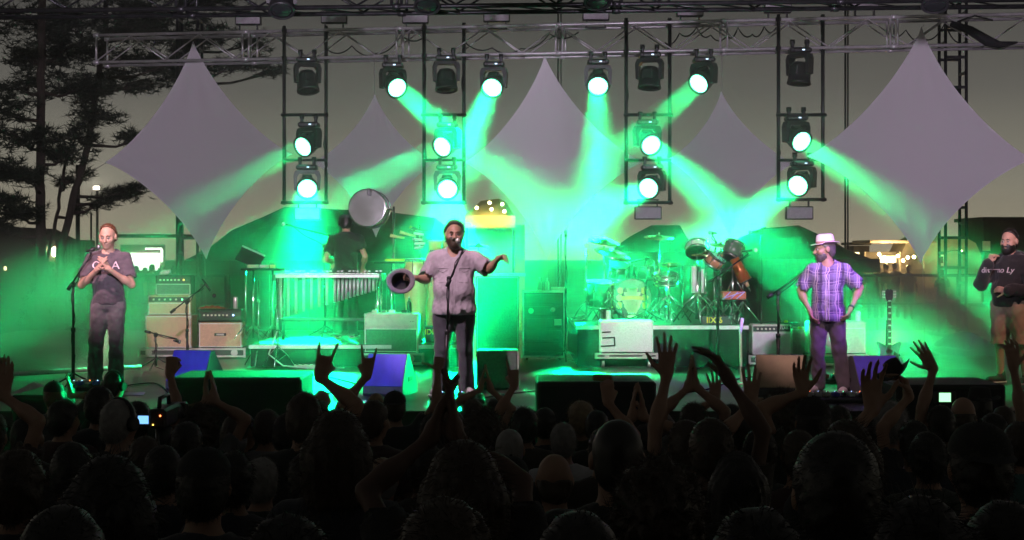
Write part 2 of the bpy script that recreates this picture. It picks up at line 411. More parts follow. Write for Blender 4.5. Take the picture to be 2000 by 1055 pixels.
# left stall with fluorescent light
Y = 45.0; org = Vector((W(290, 500, Y).x, Y, terrain(0, Y)))
t = thing('food_stall', 'white lit food stall with a fluorescent tube behind the clapping guitarist', 'stall', org)
rect(MB(), 236, 478, 322, 560, Y+1.6, org, 0.1).build('back_wall', M_WALL, t)
rect(MB(), 250, 494, 312, 528, Y+1.45, org, 0.03).build('lit_menu_board', M_LITWHITE, t)
rect(MB(), 236, 528, 322, 590, Y, org, 0.08).build('counter', M_DARKWALL, t)
rect(MB(), 284, 484.5, 316, 487.5, Y, org, 0.06).build('tube_light', M_TUBE, t)
rect(MB(), 314, 488, 318, 512, Y, org, 0.06).build('lit_side_post', M_LITWHITE, t)
MB().box((0, 0.8, W(0, 476, Y).z-org.z+0.25), (2.6, 2.4, 0.1), bev=0.02).build('roof', M_ROOF, t)
for i, (x, yy) in enumerate(((271, 522), (290, 520), (283, 526), (258, 526), (307, 518), (322, 523), (340, 521), (352, 517))):
    pass
# right food trailers with warm bulbs
Y = 46.0; org = Vector((W(1760, 500, Y).x, Y, terrain(0, Y)))
t = thing('food_trailer', 'warm lit food trailer with bright hatch behind the right guitarist', 'food trailer', org)
rect(MB(), 1690, 492, 1802, 580, Y+1.8, org, 0.1).build('back_wall', M_WALL, t)
rect(MB(), 1718, 500, 1750, 513, Y+1.3, org, 0.03).build('lit_hatch', M_LITWARM, t)
rect(MB(), 1764, 502, 1798, 522, Y+1.3, org, 0.03).build('lit_sign', M_LITWARM, t)
rect(MB(), 1686, 526, 1806, 600, Y, org, 0.08).build('counter', M_DARKWALL, t)
for x in (1688, 1756, 1804): rect(MB(), x, 492, x+2, 530, Y, org, 0.1).build('post', M_WALL, t)
MB().box((0, 0.9, W(0, 490, Y).z-org.z+0.3), (2.2, 2.4, 0.1), bev=0.02).build('roof', M_WALL, t)
for x, y in ((1717, 497), (1727, 503), (1754, 500), (1773, 503), (1764, 509), (1785, 502)):
    p = W(x, y, Y-0.3); MB().ball(p-org, 0.055, n=10).build('bulb', M_BULB, t)
point(W(1738, 492, Y-0.8), (1.0, 0.62, 0.25), 260)
Y = 47.0; org = Vector((W(1838, 500, Y).x, Y, terrain(0, Y)))
t = thing('food_trailer', 'pale round-roofed trailer with a white door behind the right tower', 'food trailer', org)
mb = MB(); w = 1.35; h = 2.3
mb.prism([(-w, 0), (w, 0), (w, h*0.72), (w*0.86, h*0.9), (w*0.55, h), (-w*0.55, h), (-w*0.86, h*0.9), (-w, h*0.72)], 1.6, front(), (0, 0.8, 0.35))
mb.build('body', M_WALL, t)
rect(MB(), 1833, 498, 1845, 537, Y-0.05, org, 0.04).build('door', mat('white_door', (0.8, 0.8, 0.76), 0.5), t)
rect(MB(), 1835.5, 501, 1842, 514, Y-0.075, org, 0.02).build('door_window', M_PLASTIC, t)
for s in (-.7, .7): MB().cyl((s, -0.02, 0.3), (s, 0.2, 0.3), 0.3, n=16).build('wheel', M_RUBBER, t)
p = W(1876, 492, Y-1.0); MB().ball(p-org, 0.06, n=10).build('bulb', M_BULB, t); MB().tube([p-org, p-org+Vector((0, 0.5, 0.06)), Vector((p.x-org.x-0.4, 0.8, p.z-org.z-0.1))], 0.015).build('lamp_arm', M_STEEL, t)
point(W(1876, 494, Y-1.2), (1.0, 0.7, 0.35), 12)
Y = 52.0; org = Vector((W(1672, 500, Y).x, Y, terrain(0, Y)))
t = thing('shed', 'small dim shed with one lit window left of the food trailers', 'shed', org)
rect(MB(), 1660, 480, 1690, 600, Y, org, 1.2).build('wall', M_DARKWALL, t)
rect(MB(), 1668, 493, 1678, 498, Y-0.63, org, 0.03).build('window', M_LITWARM, t)
MB().box((0, 0, W(0, 479, Y).z-org.z+0.05), (0.75, 1.5, 0.1), bev=.01).build('roof', M_ROOF, t)
Y = 55.0; org = Vector((W(1950, 500, Y).x, Y, terrain(0, Y)))
t = thing('house', 'dim far house behind the man in the hoodie', 'house', org)
rect(MB(), 1896, 432, 2040, 620, Y, org, 3.0).build('wall', M_DARKWALL, t)
rect(MB(), 1919, 471, 1934, 490, Y-1.52, org, 0.03).build('window', mat('dim_window', (0.6, 0.5, 0.35), 0.6, emit=(1, .75, .45), estr=0.10), t)
rect(MB(), 1890, 426, 2046, 433, Y, org, 3.4).build('eave', M_ROOF, t)
# left houses
Y = 36.0; org = Vector((W(20, 500, Y).x, Y, terrain(0, Y)))
t = thing('house', 'dark house with a sloping roof at the left edge', 'house', org)
a = W(-60, 445, Y)-org; b = W(30, 445, Y)-org; c = W(70, 470, Y)-org; dd = W(75, 600, Y)-org
MB().prism([(a.x, 0), (c.x, 0), (c.x, c.z-0.15), (b.x, b.z-0.2), (a.x, a.z-0.1)], 3.0, front(), (0, 1.5, 0)).build('wall', M_DARKWALL, t)
MB().prism([(a.x-.2, a.z), (b.x, b.z+0.02), (W(46, 452, Y).x-org.x, b.z-0.1), (c.x+.15, c.z), (c.x+.15, c.z-0.12), (b.x, b.z-0.18), (a.x-.2, a.z-.15)], 3.4, front(), (0, 1.5, 0)).build('roof', M_ROOF, t)
rect(MB(), 8, 521, 12, 528, Y-0.03, org, 0.05).build('window', M_LITWARM, t)
Y = 38.0; org = Vector((W(105, 500, Y).x, Y, terrain(0, Y)))
t = thing('house', 'tan walled house with a bright porch lamp behind the pine trunks', 'house', org)
rect(MB(), 82, 476, 122, 620, Y, org, 1.0).build('wall', mat('tan_wall', (0.42, 0.33, 0.22), 0.85), t)
mb = MB(); q = [W(84, 476, Y), W(90, 455, Y), W(99, 452, Y), W(106, 458, Y), W(113, 474, Y)]
mb.prism([(p.x-org.x, p.z-org.z) for p in q], 1.0, front(), (0, 0, 0)).build('roof', M_ROOF, t)
p = W(106, 492, Y-0.7); MB().ball(p-org, (0.085, 0.06, 0.13), n=12).build('porch_lamp', M_FLOOD, t)
point(W(106, 492, Y-1.0), (1.0, 0.78, 0.45), 25)
Y = 37.0; org = Vector((W(150, 500, Y).x, Y, terrain(0, Y)))
t = thing('container', 'dark flat-topped container behind the left microphone stand', 'container', org)
rect(MB(), 124, 469, 171, 600, Y, org, 1.4, bev=0.03).build('body', M_DARKWALL, t)
for k in range(7):
    x = 127+k*6.4; rect(MB(), x, 473, x+2.6, 590, Y-0.72, org, 0.05).build('rib', M_DARKWALL, t)
# flood lamp behind the pine branch at left
Y = 60.0; p = W(190, 372, Y); org = Vector((p.x, Y, terrain(0, Y)))
t = thing('floodlight', 'bright floodlight on a pole glowing through the pine branch', 'floodlight', org)
MB().cyl((0, 0, 0), (0, 0, p.z-org.z), 0.06).build('pole', M_STEEL, t)
MB().box((0, 0, p.z-org.z+0.1), (0.3, 0.2, 0.22), bev=.02).build('housing', M_PLASTIC, t)
MB().box((0, -0.12, p.z-org.z+0.1), (0.24, 0.02, 0.15)).build('lamp', mat('flood_lens', (1, 1, 1), .4, emit=(1.0, 0.9, 0.72), estr=12.0), t)
spot('floodlight_beam', (p.x, Y-0.3, p.z+0.1), (p.x+3, Y-20, 1.5), (1.0, 0.88, 0.68), 500, 110, 0.8, 0.2)

# ---- dark shrubs behind the left side of the stage
def shrub(label, cx, cy, rx, ry, Y, seed, n=500):
    rng = random.Random(seed); c = W(cx, cy, Y); z0 = terrain(c.x, Y); ax = rx*Y/F
    t = thing('shrub', label, 'shrub', (c.x, Y, z0)); mb = MB(); H = c.z-z0+ry*Y/F
    for k in range(n):
        a = rng.uniform(0, 6.28); rr = math.sqrt(rng.random()); top = H*(0.72+0.28*rng.random())*math.sqrt(max(0.1, 1-rr**3))
        p = Vector((ax*rr*math.cos(a), ax*.7*rr*math.sin(a), rng.uniform(0.4, 1.0)*top))
        for _ in range(5):
            d = Vector((rng.gauss(0, 1), rng.gauss(0, 1), rng.gauss(.3, 1))).normalized(); s = Vector((rng.gauss(0, 1), rng.gauss(0, 1), rng.gauss(0, 1))).cross(d).normalized()
            q = p+d*0.05; mb.add([q, q+d*.06+s*.035, q+d*.13, q+d*.06-s*.035], [(0, 1, 2, 3)])
    mb.build('foliage', mat('shrub_leaf', (0.035, 0.055, 0.028), 0.75, var=0.4, scale=4), t)
    st = MB()
    for k in range(5): a = k*1.256; st.tube([(0, 0, 0), (ax*.3*math.cos(a), ax*.3*math.sin(a), H*.5), (ax*.5*math.cos(a), ax*.5*math.sin(a), H*.85)], [.03, .02, .008], n=5)
    st.build('stem', M_BARK, t)
shrub('dark low shrub under the pine trunks at left', 100, 512, 60, 10, 33.6, 1, 900)
shrub('round dark shrub left of the clapping guitarist', 150, 505, 34, 14, 34.6, 2, 600)
shrub('round shrub before the lit white food stall', 312, 528, 26, 12, 38, 3, 500)

# ---- added tent and pines, unseen, to keep the sky glow off the crowd
def added_shade_tent():
    y0, y1, w, ze, zr = -5.4, -2.2, 9.0, 3.3, 4.6; z0 = terrain(0, -3); t = thing('added_shade_tent', 'added black tent behind the audience, shading the crowd from the sky', 'tent', (0, (y0+y1)/2, z0)); d = (y1-y0)/2
    MB().add([(-w/2, -d, ze), (w/2, -d, ze), (w/2, d, ze), (-w/2, d, ze), (-w/2+1.5, 0, zr), (w/2-1.5, 0, zr)], [(0, 1, 5, 4), (1, 2, 5), (2, 3, 4, 5), (3, 0, 4)]).build('roof', M_TENT, t)
    MB().box((0, -d, ze/2), (w, .02, ze)).build('back_wall', M_TENT, t)
    for s in (-1, 1): MB().box((s*w/2, 0, ze/2), (.02, 2*d-.05, ze)).build('side_wall', M_TENT, t)
    MB().box((0, d, .55), (w-.2, .03, 1.1)).build('front_skirt', M_BLACKCLOTH, t)
    for sx in (-1, 1):
        for sy in (-1, 1): MB().cyl((sx*(w/2-.06), sy*(d-.06), 0), (sx*(w/2-.06), sy*(d-.06), ze), .04).build('leg', M_STEEL, t)
added_shade_tent()  # added out of view to block sky light on the crowd
src = [o for o in bpy.data.objects if o.name.startswith('pine_tree')][0]  # pine copied below as added, unseen shade trees round the crowd
for i, (x, y, sc, rz) in enumerate(((-13, -3, 1.1, .4), (-9, -9, 1.4, 1.9), (-3.5, -10, 1.5, 3.0), (3, -11, 1.4, 4.1), (8.5, -9, 1.5, 5.2), (13, -4, 1.2, .9), (-16, 4, 1.0, 2.4), (16.5, 5, 1.0, 3.6))):
    c = copy_tree(src); c.location = (x, y, terrain(x, max(y, -30))-.05); c.scale = (sc, sc, sc); c.rotation_euler = (0, 0, rz)
    c['label'] = 'added shade pine behind the audience, %s from its left' % ['first', 'second', 'third', 'fourth', 'fifth', 'sixth', 'seventh', 'eighth'][i]; c['group'] = 'added shade pines round the audience'

# ================================================================ truss, towers, hanging pipe frames
K = 1.25                                      # the rig stands well behind the drum kit
def tY(px): return 25.0-(px-1000)*0.00129
ZT, ZB = 6.75, 6.25
def P_at(px, z, dy=0.0):
    Y = tY(px); return Vector(((px-1000)*Y/F, Y+dy, z))
def truss(px0, px1, zt, zb, label, Yfun, TM=None, depth=0.48, name='lighting_truss', bay=0.65, sect=2.55):
    M_ALU = TM or MATS['aluminium']
    A = Vector(((px0-1000)*Yfun(px0)/F, Yfun(px0), 0)); B = Vector(((px1-1000)*Yfun(px1)/F, Yfun(px1), 0))
    d = (B-A); L = d.length; rz = math.atan2(d.y, d.x)
    t = thing(name, label, 'truss', (A.x, A.y, zb), rz); h = zt-zb
    for yy in (0, depth):
        for zz in (0, h): MB().cyl((0, yy, zz), (L, yy, zz), 0.029, n=10).build('chord', M_ALU, t)
    n = int(L/bay); bay = L/n
    up = MB().cyl((0, 0, 0.02), (bay, 0, h-0.02), 0.014, n=6).mesh('brace'); dn = MB().cyl((0, 0, h-0.02), (bay, 0, 0.02), 0.014, n=6).mesh('brace')
    fl = MB().cyl((0, 0.02, 0), (bay, depth-0.02, 0), 0.010, n=6).mesh('brace')
    for i in range(n):
        for yy in (0, depth): obj('brace', up if i % 2 == 0 else dn, M_ALU, t, (i*bay, yy, 0))
        for zz in (0, h): obj('brace', fl, M_ALU, t, (i*bay, 0, zz))
    up_ = MB().cyl((0, 0, 0), (0, 0, h), 0.02, n=8).mesh('end_frame_post'); cn = MB().cyl((-0.05, 0, 0), (0.05, 0, 0), 0.041, n=8).mesh('coupler')
    k = int(L/sect)
    for i in range(k+1):
        for off in ((-0.06, 0.06) if 0 < i < k else (0.0,)):
            for yy in (0, depth): obj('end_frame_post', up_, M_ALU, t, (L*i/k+off, yy, 0))
        for yy in (0, depth):
            for zz in (0, h): obj('coupler', cn, M_ALU, t, (L*i/k, yy, zz))
    return t
truss(188, 2090, ZT, ZB, 'long aluminium lattice truss carrying the green moving heads', tY)
# upper front truss, its lower chords just in the frame
truss(-60, 2090, 6.16, 5.76, 'dark upper truss along the top edge of the picture', lambda px: 17.2-(px-1000)*0.0004, TM=M_STEEL, name='upper_truss', bay=0.6)

def tower(px, Y, ztop, label, w=0.38, z0=FLOOR):
    x = (px-1000)*Y/F; t = thing('support_tower', label, 'tower', (x, Y, z0)); h = ztop-z0
    for sx in (-w/2, w/2):
        for sy in (0, w): MB().cyl((sx, sy, 0.05), (sx, sy, h), 0.03, n=8).build('upright', M_STEEL, t)
    ru = MB().box((0, 0, 0), (w, 0.04, 0.05)).mesh('rung'); rs = MB().box((0, 0, 0), (0.04, w, 0.05)).mesh('rung')
    for i in range(int(h/0.55)+1):
        z = 0.15+i*0.55
        if z > h: break
        for sy in (0, w): obj('rung', ru, M_STEEL, t, (0, sy, z))
        for sx in (-w/2, w/2): obj('rung', rs, M_STEEL, t, (sx, w/2, z+0.27))
    MB().box((0, w/2, 0.025), (0.7, 0.7, 0.05), bev=0.01).build('base_plate', M_STEEL, t)
tower(1867, 25.7, 8.6, 'dark ladder-like tower at the right holding up the truss')
tower(366, 26.5, 7.1, 'dark ladder-like tower at the left behind the left sail')

def pipe_frame(pxa, pxb, ybot, label):
    pa, pb = P_at(pxa, ZT+0.06, -0.06), P_at(pxb, ZT+0.06, -0.06); Y = (pa.y+pb.y)/2
    zb = CZ-(ybot-HY)*Y/F; zm = CZ-(225-HY)*Y/F
    t = thing('hanging_pipe_frame', label, 'pipe frame', ((pa.x+pb.x)/2, Y, zb), group='pipe frames hung on the truss')
    w = (pb.x-pa.x)/2; H = ZT+0.08-zb
    for s in (-1, 1):
        u = MB().cyl((s*w, 0, -0.03), (s*w, 0, H), 0.033, n=10).build('upright', M_STEEL, t)
        for z in (ZT-zb, ZB-zb): MB().box((s*w, 0.03, z), (0.09, 0.1, 0.08), bev=.015).build('clamp', M_STEEL, t)
    for z in (0.0, zm-zb):
        MB().cyl((-w-0.05, -0.045, z), (w+0.05, -0.045, z), 0.03, n=10).build('crossbar', M_STEEL, t)
        for s in (-1, 1): MB().box((s*w, -0.02, z), (0.075, 0.09, 0.075), bev=.015).build('clamp', M_STEEL, t)
    zq = CZ-(313-HY)*Y/F
    MB().cyl((-w-0.02, -0.045, zq-zb), (w+0.02, -0.045, zq-zb), 0.025, n=10).build('crossbar', M_STEEL, t)
    rng = random.Random(int(pxa))
    for s in (-1, 1):   # loom of cable taped down one upright
        pts = [(s*w*0.96+rng.uniform(-.03, .03), -0.03+rng.uniform(-.02, .02), H-0.02-k*H/12) for k in range(10)]
        MB().tube(pts, 0.009, n=5).build('cable', M_RUBBER, t)
    return t
for a, b, yb, lab in ((557, 637, 396, 'leftmost hanging pipe frame with two lit green heads'), (829, 906, 396, 'second hanging pipe frame from the left, behind the singer'),
                      (1222, 1308, 396, 'third hanging pipe frame, above the drum kit'), (1518, 1607, 390, 'rightmost hanging pipe frame, above the right guitarist')):
    pipe_frame(a, b, yb, lab)

# ---- moving heads
def lens_mat(name, base, k):
    m = bpy.data.materials.new(name); m.use_nodes = True; t = m.node_tree; b = t.nodes['Principled BSDF']
    b.inputs['Base Color'].default_value = (.2, .25, .25, 1); b.inputs['Roughness'].default_value = .25
    tcn = t.nodes.new('ShaderNodeTexCoord'); vo = t.nodes.new('ShaderNodeTexVoronoi'); vo.inputs['Scale'].default_value = 25; vo.inputs['Randomness'].default_value = 0.15
    t.links.new(tcn.outputs['Object'], vo.inputs['Vector'])
    rp = t.nodes.new('ShaderNodeValToRGB'); t.links.new(vo.outputs['Distance'], rp.inputs[0])
    e = rp.color_ramp.elements; e[0].position = 0.30; e[0].color = (0.45, 1.0, 0.75, 1); e[1].position = 0.60; e[1].color = (0.10, 0.80, 0.42, 1)
    t.links.new(rp.outputs[0], b.inputs['Emission Color']); b.inputs['Emission Strength'].default_value = k
    return m
M_LENS_ON = lens_mat('lit_led_lens', None, 9.0)
M_LENS_OFF = mat('dark_led_lens', (0.02, 0.022, 0.024), 0.12, var=0.1)
M_DISP = mat('lamp_display', (0.1, 0.1, 0.2), 0.3, emit=(0.55, 0.75, 1.0), estr=2.2)
SHARED = {}
def share(key, fn):
    if key not in SHARED: SHARED[key] = fn()
    return SHARED[key]
def moving_head(px, py, Y, tgt, lit, label, group, power=1.0, spread=7.0, drop=0.30):
    lens = W(px, py, Y); d = (Vector(tgt)-lens).normalized()
    k_ = K if Y > 20 else 1.0; piv = lens-d*0.15*k_
    top = Vector((piv.x, piv.y, piv.z+drop*k_))
    t = thing('moving_head_light', label, 'stage light', top, group=group); t.scale = (k_, k_, k_)
    pan = math.atan2(d.x, -d.y); Rz = Matrix.Rotation(pan, 3, 'Z')
    o = obj('base', share('mh_base', lambda: MB().box((0, 0, -0.035), (0.30, 0.22, 0.075), bev=0.022).box((0, -0.105, -0.04), (0.2, 0.03, 0.05), bev=.01).mesh('base')), M_PLASTIC, t)
    obj('display', share('mh_disp', lambda: MB().box((0.03, -0.123, -0.036), (0.035, 0.006, 0.016)).mesh('display')), M_DISP if lit else M_PLASTIC, o)
    for s in (-1, 1): obj('clamp', share('mh_clamp', lambda: MB().box((0, 0, 0.045), (0.045, 0.06, 0.09), bev=.012).cyl((-0.03, 0, 0.085), (0.03, 0, 0.085), 0.035, n=10).mesh('clamp')), M_STEEL, t, (s*0.1, 0, 0))
    def yoke():
        mb = MB(); pr = [(-0.185, -0.36), (-0.195, -0.15), (-0.17, -0.085), (-0.1, -0.075), (0.1, -0.075), (0.17, -0.085), (0.195, -0.15), (0.185, -0.36), (0.14, -0.37), (0.142, -0.17), (0.11, -0.125), (-0.11, -0.125), (-0.142, -0.17), (-0.14, -0.37)]
        n = len(pr); M = front(); vs = [M @ Vector((x, z, dd)) for dd in (-0.06, 0.06) for x, z in pr]
        mb.add(vs, [tuple(range(4))+(10, 11, 12, 13)][0:0]+[(i, (i+1) % n, n+(i+1) % n, n+i) for i in range(n)])
        for k, rev in ((0, True), (n, False)):
            for q in ((0, 1, 12, 13), (1, 2, 11, 12), (2, 3, 10+1, 10+1)[:3], (3, 4, 10, 11), (4, 5, 10), (5, 6, 9, 10), (6, 7, 8, 9)):
                f = [i+k for i in q]; mb.f.append(f[::-1] if rev else f); mb.m.append(0); mb.sm.append(False)
        return mb.mesh('yoke')
    y = obj('yoke', share('mh_yoke', yoke), M_PLASTIC, t); y.rotation_euler = (0, 0, pan)
    q = d.to_track_quat('Z', 'Y'); hl = Vector((0, 0, -drop))
    def head(): return MB().lathe([(0.05, -0.15), (0.105, -0.14), (0.13, -0.09), (0.137, -0.02), (0.150, 0.03), (0.155, 0.12), (0.163, 0.125), (0.163, 0.155), (0.147, 0.158), (0.145, 0.142)], n=28).box((0, 0.125, -0.02), (0.15, 0.05, 0.14), bev=.015).mesh('head')
    h = obj('head', share('mh_head', head), M_PLASTIC, t, hl); h.rotation_mode = 'QUATERNION'; h.rotation_quaternion = q
    le = obj('lens', share('lens_on' if lit else 'lens_off', lambda: MB().lathe([(0.144, 0.140), (0.11, 0.146), (0.05, 0.150), (0.0, 0.151)], n=28, smooth=True).mesh('lens')), M_LENS_ON if lit else M_LENS_OFF, h)
    if lit:
        l = bpy.data.lights.new('beam', 'AREA'); lo = bpy.data.objects.new('beam', l); COL.objects.link(lo)
        l.shape = 'DISK'; l.size = 0.27*k_; l.spread = R(spread); l.color = GREEN; l.energy = BEAM_POWER*power
        lo.location = lens+d*0.035; lo.rotation_euler = d.to_track_quat('-Z', 'Y').to_euler()
    return t
G_ON, G_OFF, G_UP = 'lit green moving heads', 'unlit moving heads on the back truss', 'unlit moving heads on the upper truss'
LIT = [  # lens px, py, target, power, spread, label
    (776, 172, W(976, 338, 22), 1.0, 11, 'lit moving head on the truss, leftmost of the four between the pipe frames'),
    (961, 172, W(889, 338, 22), 1.0, 11, 'lit moving head on the truss left of the central sail'),
    (1168, 169, W(1168, 338, 22), 1.0, 11, 'lit moving head on the truss right of the central sail, beaming straight down'),
    (1364, 164, W(1162, 338, 22), 1.0, 11, 'lit moving head on the truss, rightmost of the four between the pipe frames'),
    (591, 287, W(40, 590, 20), 0.5, 13, 'upper lit moving head in the leftmost pipe frame'),
    (600, 369, W(614, 738, 17.3), 0.75, 19, 'lower lit moving head in the leftmost pipe frame'),
    (863, 287, W(480, 482, 20.5), 0.6, 12, 'upper lit moving head in the second pipe frame'),
    (874, 370, W(920, 738, 17.4), 1.0, 19, 'lower lit moving head in the second pipe frame, above the singer'),
    (1272, 284, W(1600, 580, 19), 1.3, 12, 'upper lit moving head in the third pipe frame'),
    (1266, 368, W(1000, 500, 19.5), 1.2, 16, 'lower lit moving head in the third pipe frame, above the drums'),
    (1566, 277, W(1900, 510, 20), 2.2, 13, 'upper lit moving head in the rightmost pipe frame'),
    (1558, 363, W(1250, 555, 19.5), 1.3, 15, 'lower lit moving head in the rightmost pipe frame'),
]
for px, py, tg, pw, sp, lab in LIT:
    moving_head(px, py, tY(px)-0.4, tg, True, lab, G_ON, pw, sp)
for px, py, dx, lab in ((602, 178, 60, 'leftmost frame'), (872, 176, 20, 'second frame'), (1268, 172, -30, 'third frame'), (1560, 164, -60, 'rightmost frame')):
    moving_head(px, py, tY(px)-0.25, W(px+dx, 900, 23.5), False, 'unlit black moving head at the top of the %s, open yoke' % lab, G_OFF, drop=0.34)
for px, py, lab in ((550, 22, 'above the leftmost pipe frame'), (834, 14, 'above the second pipe frame'), (1166, 6, 'right of the central sail'), (1497, -12, 'above the rightmost pipe frame'), (1826, 12, 'above the tip of the right large sail')):
    moving_head(px, py, 17.1-(px-1000)*.0004, W(px, 700, 15), False, 'black moving head cut by the top edge %s' % lab, G_UP, drop=0.33)

# ---- flat LED panels standing on the truss and hanging under two frames
M_PANEL = mat('led_panel_face', (0.42, 0.38, 0.42), 0.45, var=0.12, scale=20)
def led_panel(px, py, Y, label, under=False):
    c = W(px, py, Y); t = thing('led_panel_light', label, 'stage light', c, group='flat LED panel lights on the truss'); t.scale = (K, K, K)
    b = MB().box((0, 0.05, 0), (0.38, 0.1, 0.185), bev=0.012).build('housing', M_PLASTIC, t)
    MB().box((0, -0.004, 0), (0.35, 0.012, 0.155), bev=.004).build('face', M_PANEL, t)
    s = 1 if under else -1
    for x in (-0.13, 0.13): MB().box((x, 0.05, s*0.13), (0.02, 0.05, 0.11)).build('bracket', M_STEEL, t)
    MB().box((0, 0.05, s*0.185), (0.3, 0.05, 0.02)).build('bracket', M_STEEL, t)
for px, py, lab in ((484, 36, 'leftmost on the truss'), (652, 33, 'second from left on the truss'), (811, 33, 'third from left on the truss'), (970, 30, 'left of the central sail tip'),
                    (1164, 27, 'right of the central sail tip'), (1348, 19, 'above the fourth sail'), (1520, 12, 'above the rightmost pipe frame'), (1690, 5, 'left of the right sail tip')):
    led_panel(px, py, tY(px)+0.05, 'flat grey LED panel light, %s' % lab)
for px, py, lab in ((600, 418, 'leftmost'), (1266, 416, 'third'), (1562, 416, 'rightmost')):
    led_panel(px, py, tY(px)-0.08, 'flat LED panel light hanging under the %s pipe frame' % lab, True)

# ---- cables slung along the truss
def slung_cable(pts, label, r=0.012, sag=0.05):
    P = []
    for i in range(len(pts)-1):
        a, b = pts[i], pts[i+1]
        for k in range(6):
            q = a.lerp(b, k/6); q.z -= sag*4*(k/6)*(1-k/6); P.append(q)
    P.append(pts[-1]); o = MB().tube(P, r, n=6).build('cable', M_RUBBER)
    return tag(o, label, 'cable', 'black cables slung along the truss')
rng = random.Random(4)
for (a, b, lab) in ((640, 830, 'black cable sagging between the first and second pipe frames'), (905, 1130, 'black cable sagging behind the central sail tip'),
                    (1300, 1420, 'black cable sagging right of the third pipe frame'), (1420, 1520, 'short black cable loop left of the rightmost pipe frame'), (1735, 1880, 'black cable looping below the right sail tip')):
    n = 4; pts = [P_at(a+(b-a)*i/n, rng.uniform(ZB+0.05, ZT-0.05), -0.05+rng.uniform(-.02, .3)) for i in range(n+1)]
    slung_cable(pts, lab, 0.013, 0.10)
# ---- a black spot-light case hanging at the far right of the truss
p = P_at(1925, ZB-0.02, -0.1); t = thing('cable_bundle', 'dark rolled cloth and cable bundle tied to the truss at far right', 'cable bundle', p)
mb = MB(); mb.tube([(-0.62, 0, 0.36), (-0.3, 0, 0.25), (0, -.02, 0.06), (0.2, -.02, 0.0), (0.5, 0, 0.04)], [0.05, 0.075, 0.09, 0.06, 0.02], n=10); mb.build('roll', M_BLACKCLOTH, t)
MB().tube([(-0.5, .02, .4), (-.2, .04, .5), (.1, .03, .42)], .015).build('strap', M_BLACKCLOTH, t)

# ---- stretched white sails
def sail_mat():
    m = bpy.data.materials.new('white_stretch_fabric'); m.use_nodes = True; t = m.node_tree; b = t.nodes['Principled BSDF']; out = t.nodes['Material Output']
    b.inputs['Base Color'].default_value = (0.85, 0.80, 0.86, 1); b.inputs['Roughness'].default_value = 0.8; b.inputs['Sheen Weight'].default_value = 0.15
    tr = t.nodes.new('ShaderNodeBsdfTranslucent'); tr.inputs[0].default_value = (0.74, 0.70, 0.74, 1)
    mx = t.nodes.new('ShaderNodeMixShader'); mx.inputs[0].default_value = 0.35
    t.links.new(b.outputs[0], mx.inputs[1]); t.links.new(tr.outputs[0], mx.inputs[2]); t.links.new(mx.outputs[0], out.inputs['Surface'])
    nz = t.nodes.new('ShaderNodeTexNoise'); nz.inputs['Scale'].default_value = 1.3; nz.inputs['Detail'].default_value = 3
    tcn = t.nodes.new('ShaderNodeTexCoord'); t.links.new(tcn.outputs['Object'], nz.inputs['Vector'])
    bp = t.nodes.new('ShaderNodeBump'); bp.inputs['Strength'].default_value = 0.25; bp.inputs['Distance'].default_value = 0.08
    t.links.new(nz.outputs[0], bp.inputs['Height']); t.links.new(bp.outputs[0], b.inputs['Normal'])
    return m
M_SAIL = sail_mat(); M_HEM = mat('white_hem', (0.72, 0.68, 0.73), 0.7); M_CORD = mat('pale_cord', (0.35, 0.33, 0.33), 0.8)
def sail(label, T, L, B, Rr, Yo, pull=0.17, fold=None):
    def w(p): return W(p[0], p[1], tY(p[0])+Yo)
    T, L, B, Rr = (w(p) for p in (T, L, B, Rr)); c = (T+L+B+Rr)/4
    t = thing('stretch_sail', label, 'sail', (B.x, B.y, B.z), group='white diamond sails hung on the truss')
    def edge(a, b, s):
        q = a.lerp(b, s); m = (a+b)/2; return q+(c-m)*pull*(4*s*(1-s))**0.85
    n = 28; vs = []
    for j in range(n+1):
        for i in range(n+1):
            u, v = i/n, j/n     # T(0,0) R(1,0) B(1,1) L(0,1)
            p = (1-v)*edge(T, Rr, u)+v*edge(L, B, u)+(1-u)*edge(T, L, v)+u*edge(Rr, B, v)
            p -= (1-u)*(1-v)*T+u*(1-v)*Rr+u*v*B+(1-u)*v*L
            p.y += 0.16*(u-0.5)*(v-0.5)*4*0.6+0.02*math.sin(5*u+3*v)
            for (cu, cv) in ((0, 0), (1, 0), (1, 1), (0, 1)):
                du, dv = u-cu, v-cv; rr_ = math.hypot(du, dv)
                p.y += 0.03*math.exp(-rr_/0.22)*(1-math.exp(-rr_/0.06))*math.sin(11*math.atan2(abs(dv), abs(du)+1e-6)+cu*2+cv)
            if fold:
                dd = (u-fold[0])-(v-fold[1])
                p.y -= fold[2]*(math.exp(-(dd/0.025)**2)+0.6*math.exp(-((dd-0.07)/0.02)**2))*max(0, min(1, (u+v-1.25)*3))
            vs.append(p-B)
    k = n+1
    MB().add(vs, [(j*k+i, j*k+i+1, (j+1)*k+i+1, (j+1)*k+i) for j in range(n) for i in range(n)], 0, True).build('fabric', M_SAIL, t)
    for a, b in ((T, Rr), (Rr, B), (B, L), (L, T)):
        idx = {(0, 1): 0}; 
    rows = [[vs[i] for i in range(k)], [vs[j*k+n] for j in range(k)], [vs[n*k+i] for i in range(k)], [vs[j*k] for j in range(k)]]
    for r_ in rows: MB().tube(r_, 0.008, n=6).build('hem', M_HEM, t)
    TT = T-B; MB().cyl(TT, TT+Vector((0, 0, 0.0+max(0.03, ZB-T.z))), 0.006, n=5).build('top_cord', M_CORD, t)
    return t
sail('large white diamond sail at the left', (375, 80), (208, 318), (400, 506), (572, 302), 0.12)
sail('small white diamond sail behind the hanging drum', (731, 184), (612, 318), (733, 463), (852, 318), 0.05)
